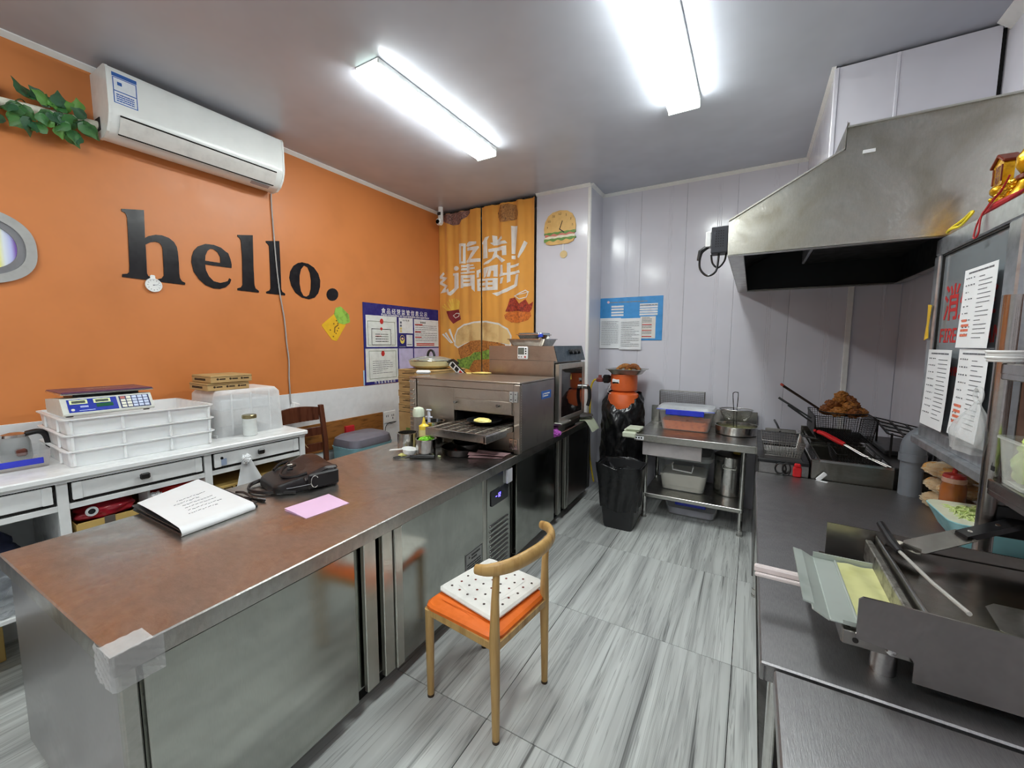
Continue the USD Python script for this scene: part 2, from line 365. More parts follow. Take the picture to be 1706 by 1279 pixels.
def lift_in(m, base):  # helper: mesh list to one part
    return cat(m)
def slab(x0, x1, y0, y1, z0, z1, lip, b=.004):
    """Folded sheet worktop: a plate with turned-down lips on all sides."""
    t = .012
    return cat(bx(x0, x1, y0, y1, z1 - t, z1, b), bx(x1 - t, x1, y0, y1, z1 - lip, z1 - .004, .003), bx(x0, x0 + t, y0, y1, z1 - lip, z1 - .004, .003),
               bx(x0 + t, x1 - t, y0, y0 + t, z1 - lip, z1 - .004, .003), bx(x0 + t, x1 - t, y1 - t, y1, z1 - lip, z1 - .004, .003))
ISL, IRZ = (-1.304, .312), 1.4
_c, _s = math.cos(math.radians(IRZ)), math.sin(math.radians(IRZ))
def isl(x, y, z=.84): return (ISL[0] + _c * x - _s * y, ISL[1] + _s * x + _c * y, z)

t = thing('refrigerated_worktable', 'long stainless refrigerated worktable with a wide bare top, bag and papers on it', 'worktable', (*ISL, 0), IRZ)
part(t, 'worktop', slab(-1.01, 0, 0, 2.083, .78, .84, .06), TOP)
part(t, 'cabinet', bx(-.975, -.06, .03, 2.07, .11, .785), DOOR)
part(t, 'end_panel', bx(-.985, -.025, .018, .032, .1, .79, .003), steel('film_steel', (190, 188, 190), rough=.3, stretch=(2, 9, .8), scr=.06, scale=1.5))
part(t, 'corner_post', bx(-.05, -.02, .014, .05, .1, .785, .004), STEEL)
part(t, 'toe_recess', bx(-.9, -.12, .08, 2.04, .0, .11), MATT)
part(t, 'door', bx(-.06, -.022, .062, .735, .098, .77, .004), DOOR)
part(t, 'door', bx(-.06, -.024, .995, 1.69, .098, .77, .004), DOOR)
part(t, 'handle_channel', cat(bx(-.075, -.066, .735, .995, .1, .78)), MATT)
for a, b, o in ((.785, .85, -.026), (.885, .945, -.024), (.948, .995, -.014)):
    part(t, 'handle_strip', bx(-.05, o, a, b, .1, .772, .003), STRIP)
part(t, 'mullion', bx(-.06, -.026, 1.695, 1.735, .1, .778, .003), STRIP)
cp = part(t, 'compressor_panel', bx(-.06, -.024, 1.74, 2.03, .1, .778, .003), DOOR)
# fridge display and vent
dp = part(t, 'display', plane_map(extr(rrect(.215, .098, .012), .006), (-.024, 1.885, .622), (0, 1, 0), (0, 0, 1)), M('display_black', (22, 24, 34), rough=.12))
def seg7(ch, h):
    w = h * .55; th = h * .16; S = {'a': (0, h - th, w, h), 'g': (0, h / 2 - th / 2, w, h / 2 + th / 2), 'd': (0, 0, w, th), 'f': (0, h / 2, th, h), 'b': (w - th, h / 2, w, h), 'e': (0, 0, th, h / 2), 'c': (w - th, 0, w, h / 2)}
    on = {'-': 'g', '1': 'bc', '2': 'abged', '0': 'abcdef', '8': 'abcdefg', '4': 'fgbc', '6': 'afgedc', '3': 'abgcd', '7': 'abc'}[ch]
    return [sbox(*S[k]) for k in on]
def digits(s, h, o, u, v, t=.0008):
    P = []
    for i, ch in enumerate(s): P += [affinity.translate(p, i * h * .8, 0) for p in seg7(ch, h)]
    return decal(P, o, u, v, t)
part(dp, 'digits', digits('-12', .028, (-.0175, 1.83, .612), (0, 1, 0), (0, 0, 1)), GLOW, 'glowing blue digits')
for k in range(10):
    z = .445 - k * .033
    part(t, 'vent_slat', mv(bx(-.007, .004, 1.765, 1.995, -.007, .007, .003), (-.022, 0, z), ry=25), DARKST)
part(t, 'control_box', bx(-.026, -.006, 1.965, 2.035, .67, .765, .004), M('ctrl_grey', (206, 208, 214), rough=.4))
k = part(t, 'warning_sticker', bx(-.0245, -.0212, 1.5, 1.675, .27, .385), M('sticker_grey', (150, 152, 150), rough=.5))
fr = Polygon(sbox(0, 0, .175, .115).exterior.coords, [list(sbox(.005, .005, .17, .11).exterior.coords)])
part(k, 'print', decal([fr, Polygon([(.03, .08), (.045, .08), (.0375, .095)])] + [affinity.translate(p, .06, .1) for p in lines_block(.09, .04, 2, 3)] + [affinity.translate(p, .015, .052) for p in lines_block(.145, .045, 3, 4)], (-.0211, 1.5, .27), (0, 1, 0), (0, 0, 1)), BLACK)
# crinkled clear tape wrapped over the near corner
TAPE = see_through('clear_tape', (215, 215, 215), .2, .15)
V = []
def tape_fn(z0, z1, out):
    def f(u, v):
        s = (u - .5) * .2; z = z0 + (z1 - z0) * v
        w = .0012 * math.sin(u * 67 + v * 19) + .0014 * math.sin(v * 43 + u * 31)
        return ((0 + out + w, -s, z + .35 * w) if s < 0 else (-s, -out - w, z + .35 * w))
    return f
def tape_top(u, v): return (-.07 * u + .006, .085 * v - .006, .8418 + .0008 * math.sin(u * 43 + v * 19) + .0007 * math.sin(v * 47))
part(t, 'tape', grid_sheet(tape_fn(.745, .842, .005), 30, 12, .0006), TAPE, 'crumpled clear tape round the worktop corner')
part(t, 'tape', grid_sheet(tape_top, 12, 12, .0006), TAPE, 'crumpled clear tape over the worktop corner')

t = thing('refrigerated_worktable', 'stainless refrigerated worktable under the ovens with dark doors by the bin', 'worktable', (*isl(0, 2.088, 0)[:2], 0), IRZ)
part(t, 'worktop', slab(-.72, 0, 0, 1.66, .78, .84, .06), EDGE)
part(t, 'cabinet', bx(-.69, -.06, .02, 1.65, .11, .785), DARKST)
part(t, 'toe_recess', bx(-.65, -.12, .04, 1.62, 0, .11), MATT)
part(t, 'door', bx(-.06, -.022, .03, .71, .1, .772, .004), DOOR)
part(t, 'handle_channel', bx(-.075, -.066, .71, 1.05, .1, .78), MATT)
part(t, 'handle_strip', bx(-.05, -.024, .8, .87, .1, .77, .003), STRIP)
part(t, 'handle_strip', bx(-.05, -.02, .955, 1.02, .1, .77, .003), STRIP)
part(t, 'door', bx(-.06, -.024, 1.04, 1.58, .1, .772, .004), DARKST)
part(t, 'side_post', bx(-.07, -.02, 1.6, 1.655, .1, .78, .003), DARKST)

# right-hand worktables
def worktable(name, label, x0, x1, y0, y1, h, mat, lip=.05, leg=.019, splash=0., shelf=.2, legin=.04, shelf_mat=None):
    t = thing(name, label, 'worktable', (x0, y0, 0)); w, d = x1 - x0, y1 - y0
    part(t, 'worktop', slab(0, w, 0, d, h - lip, h, lip), mat)
    if splash: part(t, 'backsplash', bx(0, w, d - .02, d, h - .002, h + splash, .004), STEEL)
    for a in (legin, w - legin):
        for b in (legin, d - legin):
            part(t, 'leg', cat(cyl(leg, .03, h - lip + .03, (a, b), 16), cyl(leg * 1.15, 0, .05, (a, b), 16), cyl(leg * 1.3, 0, .012, (a, b), 16)), BRIGHT)
    part(t, 'undershelf', slab(legin - .01, w - legin + .01, legin - .02, d - legin + .02, shelf - .035, shelf, .035), shelf_mat or STEEL)
    return t
RT = steel('right_top', (186, 185, 186), rough=.34, stretch=(9, .8, 3), scr=.25, scale=1.8, stain=(160, 158, 160), bscale=50, bump=.2, stain_rough=.18)
worktable('steel_worktable', 'long dark steel worktable carrying the slicer and ending at the fryers', .058, .985, 1.155, 2.96, .8, RT)
worktable('steel_worktable', 'scratched steel worktable at the lower right edge of the photo', .088, 1.0, -.55, 1.147, .796, RT)
tb = worktable('steel_worktable', 'small stainless table with a backsplash against the white back wall', -.885, .075, 3.72, 4.47, .79, STEEL, lip=.06, splash=.17, shelf=.235, legin=.09)
part(tb, 'drawer_front', bx(.07, .56, .03, .05, .6, .735, .004), M('grey_drawer', (176, 170, 170), rough=.4))

# ------------------------------------------------------------------ white counter on the left
WCM = M('white_lacquer', (230, 232, 232), rough=.28, var=.02)
WC, WRZ, CZ = (-2.7645, .407), -1.7, .985
t = thing('white_counter', 'white cupboard with drawers over open shelves along the orange wall', 'cupboard', (*WC, 0), WRZ)
part(t, 'worktop', bx(-.62, .028, -1.25, 1.345, CZ - .03, CZ, .006), WCM)
part(t, 'top_moulding', bx(-.6, .014, -1.24, 1.33, CZ - .042, CZ - .03, .002), WCM)
uprights = (-1.22, -.46, .143, .735, 1.315)
for y in uprights: part(t, 'upright', bx(-.6, 0, y - .019, y + .019, 0, CZ - .042, .002), WCM)
part(t, 'back_panel', bx(-.615, -.6, -1.22, 1.315, 0, CZ - .04), WCM)
part(t, 'shelf_board', bx(-.595, -.006, -1.2, 1.295, .36, .38, .002), WCM)
part(t, 'rail', bx(-.59, -.004, -1.2, 1.295, .808, .836, .002), WCM)
KN = M('knob_black', (22, 22, 24), rough=.3)
for a, b in zip(uprights[:-1], uprights[1:]):
    a, b = a + .024, b - .024
    d = part(t, 'drawer', bx(-.5, .002, a + .008, b - .008, .852, CZ - .05, .003), WCM)
    for c, e in ((a + .008, a + .042), (b - .042, b - .008)): part(d, 'drawer_stile', bx(.002, .007, c, e, .852, CZ - .05, .002), WCM)
    kn = cat(mv(cyl(.006, 0, .014, n=12), ry=90), bx(.012, .03, -.021, .021, -.016, .016, .006)); part(d, 'knob', mv(kn, (.002, (a + b) / 2, .9)), KN)
    part(t, 'drawer_gap', bx(-.45, -.008, a, b, .838, CZ - .044), DARKGAP)
lk = part(t, 'lock', mv(cyl(.008, 0, .006, n=12), (.003, .805, .905), ry=90), BLACK, 'small round drawer lock')
part(t, 'label_sticker', bx(.007, .0076, .8, .83, .86, .9), M('label_blue2', (150, 164, 190), rough=.5))

# ------------------------------------------------------------------ conveyor oven
t = thing('conveyor_oven', 'brown-tinted stainless conveyor pizza oven with its wire belt sticking out', 'oven', (-2.34, 2.4, 0))
W, D, z0, z1 = 1.0, .555, .852, 1.332
oy0, oy1 = 0., D
part(t, 'body', cat(bx(.02, W, .03, D, z0 + .02, z0 + .16), bx(.02, .42, .03, D, z0, z1 - .006), bx(.02, W, .03, D, 1.12, z1 - .006), bx(.02, W, D - .1, D, z0 + .02, z1 - .01), bx(.96, W, 0.03, D, z0, z1 - .006)), OVEN)
part(t, 'lid', bx(-.005, W + .004, -.004, D + .004, z1 - .008, z1 + .004, .003), OVEN)
fp = cat(bx(.075, .44, .0, .03, z0, z1 - .06, .002), bx(.44, .955, 0, .03, 1.105, z1 - .06, .002), bx(.44, .955, 0, .03, z0, .995, .002), bx(.075, .955, 0, .03, z1 - .058, z1 - .008, .002))
part(t, 'front_panel', fp, OVEN)
part(t, 'tunnel_lining', cat(bx(.44, .96, .03, .45, 1.1, 1.12), bx(.43, .442, .03, .45, 1.0, 1.12)), MATT)
part(t, 'window_flap', bx(.455, .945, -.012, .0, 1.11, 1.2, .003), OVEN)
sv = part(t, 'side_vent', bx(.005, .07, -.01, .03, z0, z1 - .012, .003), OVEN)
for k in range(9): part(sv, 'louvre', mv(bx(-.022, .022, -.01, .006, -.006, .006, .003), (.036, -.014, 1.235 - k * .036), rx=24), STRIP)
rs = part(t, 'right_side', bx(W - .006, W + .004, .03, D, z0, z1 - .01, .002), steel('oven_side', (172, 170, 168), rough=.3, stretch=(1, 1, 7), scr=.1))
part(t, 'corner_strip', bx(.958, W + .004, -.006, .034, z0 - .008, z1 - .012, .003), OVEN)
part(rs, 'pierced_strip', cat([bx(W + .003, W + .0062, .012, .02, z0 + .02 + i * .017, z0 + .029 + i * .017) for i in range(26)]), STRIP)
for z in (1.2, .875):
    h = part(t, 'hinge', cat(bx(.925, .955, -.012, 0, z, z + .075, .002), bx(.96, .992, -.014, -.004, z, z + .075, .002), mv(cyl(.006, z - .002, z + .077, n=10), (.957, -.014, 0))), BRIGHT)
    part(h, 'screw', cat([mv(cyl(.005, 0, .003, n=8), (x, -.012, zz), rx=90) for x in (.94, .976) for zz in (z + .018, z + .056)]), DARKST)
for x in (.47, .84): part(t, 'flap_knob', mv(cyl(.011, 0, .022, n=12), (x, -.012, 1.17), rx=90), DARKST)
lb = part(t, 'name_plate', bx(W + .004, W + .0065, .325, .49, 1.185, 1.245, .001), M('blue_plate', (38, 96, 176), rough=.4))
part(lb, 'print', decal([sbox(.02, .015, .028, .045)] + [affinity.translate(p, .04, .048) for p in lines_block(.1, .034, 2, 5)], (W + .0066, .325, 1.185), (0, 1, 0), (0, 0, 1)), TRIM)
for x in (.05, .95):
    for y in (.04, .5): part(t, 'foot', cyl(.02, .84, .86, (x, y), 12), BLACK)
for x in (.012, .03, .06, .1): part(t, 'rivet', mv(cyl(.006, 0, .004, n=8), (x, -.012, 1.3), rx=90), BRIGHT)
# conveyor: px-measured table sticking out towards the viewer
cb = part(t, 'conveyor_frame', cat(bx(.47, .485, -.335, .3, 1.0, 1.035, .003), bx(.94, .955, -.335, .3, 1.0, 1.035, .003), bx(.47, .955, -.35, -.335, .985, 1.04, .003), bx(.94, .96, -.35, -.1, .982, 1.03, .003)), BRIGHT)
wires = []
for i in range(21):
    y = -.325 + i * .03; wires.append(tube([(.485, y, 1.032), (.94, y, 1.032)], .0016 if i % 3 else .0026, 5))
for j in range(7):
    x = .495 + j * .072; wires += [tube([(x + d, -.33, 1.034), (x + d, .28, 1.034)], .0016, 4) for d in (0, .008)]
part(t, 'wire_belt', cat(wires), steel('belt_wire', (176, 170, 160), rough=.35), kind='stuff')
part(t, 'belt_underlay', bx(.486, .939, -.33, .3, 1.0, 1.012), MATT)
# traced outlines in millimetres: (y, z) on the left wall, (x, z) on the curtain
LETTERS = {'h':[[(1062,2426),(1173,2448),(1167,2272),(1185,2288),(1224,2305),(1258,2309),(1296,2300),(1322,2279),(1336,2250),(1340,2213),(1341,2149),(1339,2069),(1341,2042),(1351,2022),(1370,2013),(1368,1999),(1218,2002),(1219,2019),(1239,2026),(1252,2046),(1254,2109),(1256,2219),(1253,2239),(1242,2257),(1221,2261),(1195,2252),(1167,2231),(1164,2120),(1162,2048),(1168,2031),(1188,2024),(1187,2005),(1037,2008),(1039,2026),(1062,2030),(1074,2043),(1077,2081),(1082,2229),(1086,2376),(1082,2399),(1073,2409),(1062,2411)]],'e':[[(1510,2305),(1564,2309),(1611,2298),(1641,2275),(1657,2267),(1671,2223),(1676,2188),(1674,2162),(1499,2160),(1502,2120),(1519,2078),(1548,2047),(1590,2040),(1622,2051),(1644,2061),(1655,2083),(1667,2074),(1655,2044),(1642,2030),(1626,2013),(1587,1997),(1545,1995),(1495,2012),(1457,2047),(1426,2098),(1416,2162),(1421,2201),(1435,2242),(1462,2278)],[(1501,2186),(1601,2186),(1601,2228),(1587,2260),(1562,2278),(1542,2279),(1520,2258),(1505,2222)]],'l':[[(1731,2417),(1843,2439),(1835,2203),(1834,2056),(1841,2029),(1866,2012),(1865,1999),(1707,2000),(1709,2015),(1734,2025),(1746,2045),(1755,2254),(1753,2380),(1745,2397),(1731,2404)]],'l2':[[(1944,2417),(2053,2439),(2052,2220),(2049,2047),(2057,2025),(2081,2013),(2079,1998),(1925,2000),(1925,2013),(1951,2025),(1961,2043),(1965,2179),(1967,2381),(1958,2395),(1944,2404)]],'o':[[(2246,2299),(2305,2296),(2358,2271),(2398,2224),(2415,2164),(2410,2107),(2389,2048),(2352,2006),(2297,1987),(2231,1995),(2174,2031),(2139,2087),(2126,2150),(2136,2204),(2167,2256),(2207,2286)],[(2264,2276),(2297,2265),(2318,2219),(2325,2152),(2318,2077),(2302,2026),(2274,2006),(2245,2011),(2223,2049),(2214,2114),(2217,2180),(2233,2237)]],'dot':[[(2600,2059),(2596,2040),(2586,2023),(2572,2009),(2554,1999),(2534,1995),(2516,1996),(2499,2002),(2486,2014),(2478,2029),(2476,2046),(2480,2064),(2489,2080),(2503,2095),(2521,2105),(2540,2110),(2559,2109),(2576,2103),(2589,2091),(2598,2076)]]}
CURTAIN_WHITE = [[[(-3119,2793),(-3024,2785),(-3027,2552),(-3120,2555)],[(-3078,2757),(-3055,2754),(-3059,2578),(-3082,2580)]],[[(-3005,2791),(-2976,2803),(-2862,2789),(-2862,2763),(-2991,2743),(-3020,2754)]],[[(-3005,2737),(-2829,2733),(-2824,2714),(-2944,2598),(-2811,2592),(-2788,2552),(-3017,2559),(-3016,2582),(-2914,2693),(-3006,2699)]],[[(-2801,2752),(-2741,2819),(-2681,2826),(-2709,2782),(-2702,2581),(-2774,2581),(-2771,2745)]],[[(-2641,2829),(-2583,2818),(-2579,2774),(-2513,2809),(-2504,2779),(-2548,2752),(-2469,2753),(-2439,2721),(-2619,2713),(-2673,2748),(-2632,2751)]],[[(-2696,2681),(-2456,2698),(-2452,2593),(-2504,2591),(-2508,2649),(-2583,2650),(-2583,2614),(-2464,2536),(-2508,2511),(-2592,2585),(-2691,2521),(-2765,2509),(-2770,2528),(-2646,2576),(-2614,2646),(-2691,2647)]],[[(-2394,2904),(-2302,2885),(-2340,2592),(-2387,2597)]],[[(-2387,2579),(-2336,2574),(-2336,2534),(-2387,2543)]],[[(-2229,2725),(-2183,2695),(-2285,2540),(-2306,2553)]],[[(-3126,2503),(-3130,2491),(-3142,2482),(-3159,2478),(-3178,2480),(-3195,2487),(-3206,2497),(-3210,2510),(-3206,2522),(-3194,2531),(-3177,2535),(-3158,2533),(-3141,2526),(-3130,2515)]],[[(-3222,2452),(-3129,2451),(-3131,2296),(-3129,2272),(-3257,2184),(-3298,2199),(-3328,2261),(-3287,2274),(-3272,2225),(-3204,2277),(-3202,2423),(-3223,2424)]],[[(-3086,2538),(-3017,2534),(-3012,2547),(-2968,2545),(-2968,2533),(-2906,2529),(-2901,2514),(-2969,2512),(-2969,2501),(-2887,2497),(-2887,2478),(-2969,2474),(-2969,2456),(-2888,2451),(-2888,2432),(-3094,2430),(-3097,2453),(-3013,2454),(-3013,2472),(-3089,2468),(-3086,2498),(-3012,2499),(-3012,2511),(-3086,2507)]],[[(-2861,2453),(-2798,2470),(-2798,2433),(-2826,2420),(-2827,2374),(-2860,2369)]],[[(-2770,2475),(-2682,2486),(-2729,2371),(-2766,2362)]],[[(-2682,2489),(-2574,2499),(-2574,2362),(-2628,2367),(-2624,2433),(-2655,2436),(-2674,2369),(-2715,2370)]],[[(-2447,2502),(-2400,2505),(-2400,2472),(-2281,2486),(-2289,2458),(-2399,2443),(-2399,2400),(-2281,2411),(-2272,2382),(-2399,2367),(-2399,2298),(-2447,2283)]],[[(-2552,2383),(-2534,2396),(-2534,2488),(-2499,2488),(-2495,2397),(-2447,2396),(-2447,2374),(-2548,2357)]],[[(-2530,2344),(-2486,2348),(-2504,2283),(-2543,2279)]],[[(-2331,2365),(-2289,2369),(-2305,2244),(-2442,2184),(-2584,2144),(-2647,2177),(-2530,2196),(-2356,2259)]],[[(-3094,2417),(-2888,2410),(-2889,2210),(-2937,2248),(-2937,2283),(-3054,2279),(-3054,2265),(-3099,2265)],[(-3053,2380),(-2955,2378),(-2955,2363),(-3053,2364)],[(-3053,2337),(-2956,2336),(-2956,2321),(-3053,2321)]],[[(-2855,2355),(-2574,2349),(-2575,2215),(-2851,2214)],[(-2817,2328),(-2738,2326),(-2738,2307),(-2818,2309)],[(-2701,2326),(-2637,2324),(-2638,2305),(-2701,2306)],[(-2818,2275),(-2738,2273),(-2738,2254),(-2818,2256)],[(-2701,2275),(-2638,2273),(-2638,2255),(-2702,2255)]]]
ZIGZAG = [(-3360,2466),(-3420,2419),(-3336,2397),(-3421,2348),(-3321,2303),(-3381,2242),(-3302,2250)]
CURTAIN_FOOD = {'box':[(-3326,1995),(-3130,2013),(-3099,1893),(-3225,1840),(-3279,1906)],'boxmark':[(-3229,1939),(-3174,1972),(-3119,1966),(-3125,1928),(-3185,1904)],'bun':[(-3195,1583),(-3188,1688),(-3144,1765),(-3046,1815),(-2899,1841),(-2736,1846),(-2560,1814),(-2445,1755),(-2403,1683),(-2407,1586),(-2560,1610),(-2818,1639),(-2963,1627),(-3146,1557)],'patty':[(-3146,1540),(-2963,1627),(-2818,1639),(-2560,1610),(-2464,1586),(-2502,1505),(-2698,1477),(-2901,1500),(-3029,1429),(-3104,1410),(-3136,1471)],'lettuce':[(-3170,1409),(-3126,1401),(-3029,1429),(-2965,1448),(-2902,1491),(-2798,1501),(-2697,1527),(-2599,1503),(-2599,1421),(-2902,1398),(-2945,1345),(-2987,1284),(-3073,1298),(-3182,1312),(-3149,1357)],'meat':[(-2987,1284),(-2902,1398),(-2599,1421),(-2589,1264),(-2945,1251)],'roll':[(-2478,1924),(-2417,1962),(-2325,1966),(-2146,1948),(-2132,1905),(-2171,1860),(-2279,1832),(-2389,1838),(-2464,1876)],'skewer':[(-2464,1963),(-2436,2026),(-2408,2104),(-2344,2116),(-2280,2043),(-2209,2093),(-2164,2030),(-2107,2058),(-2128,1974),(-2154,1945),(-2325,1966),(-2417,1958)],'napkin':[(-2353,2132),(-2209,2193),(-2165,2168),(-2191,2108),(-2280,2089)],'dish':[(-3453,3200),(-3413,3194),(-3304,3193),(-3120,3179),(-2953,3171),(-2953,3125),(-3065,3062),(-3103,3016),(-3209,3019),(-3335,3070),(-3434,3145)],'chicken':[(-2574,3068),(-2532,3144),(-2432,3148),(-2327,3118),(-2294,3025),(-2310,2960),(-2407,2961),(-2532,2958),(-2566,3018)],'burst':[(-3407,1711),(-3378,1720),(-3245,1605),(-3256,1596)],'burst2':[(-3293,1767),(-3264,1784),(-3206,1609),(-3220,1614)],'burst3':[(-3361,1724),(-3332,1737),(-3228,1605),(-3239,1601)]}
FRIES = [[(-3293,1993),(-3273,1997),(-3384,2066),(-3405,2065)],[(-3271,1993),(-3251,1996),(-3350,2087),(-3371,2085)],[(-3255,1992),(-3235,1996),(-3328,2060),(-3348,2058)],[(-3238,1991),(-3218,1995),(-3294,2114),(-3314,2113)],[(-3227,1991),(-3207,1995),(-3260,2139),(-3280,2137)],[(-3216,1991),(-3196,1994),(-3227,2145),(-3247,2144)],[(-3200,1990),(-3180,1994),(-3194,2152),(-3214,2151)],[(-3183,1989),(-3163,1993),(-3156,2142),(-3176,2140)],[(-3167,1989),(-3147,1992),(-3129,2128),(-3149,2126)],[(-3156,1988),(-3136,1992),(-3113,2114),(-3133,2113)],[(-3249,1992),(-3229,1995),(-3373,2049),(-3394,2047)],[(-3183,1989),(-3163,1993),(-3140,2099),(-3160,2097)]]
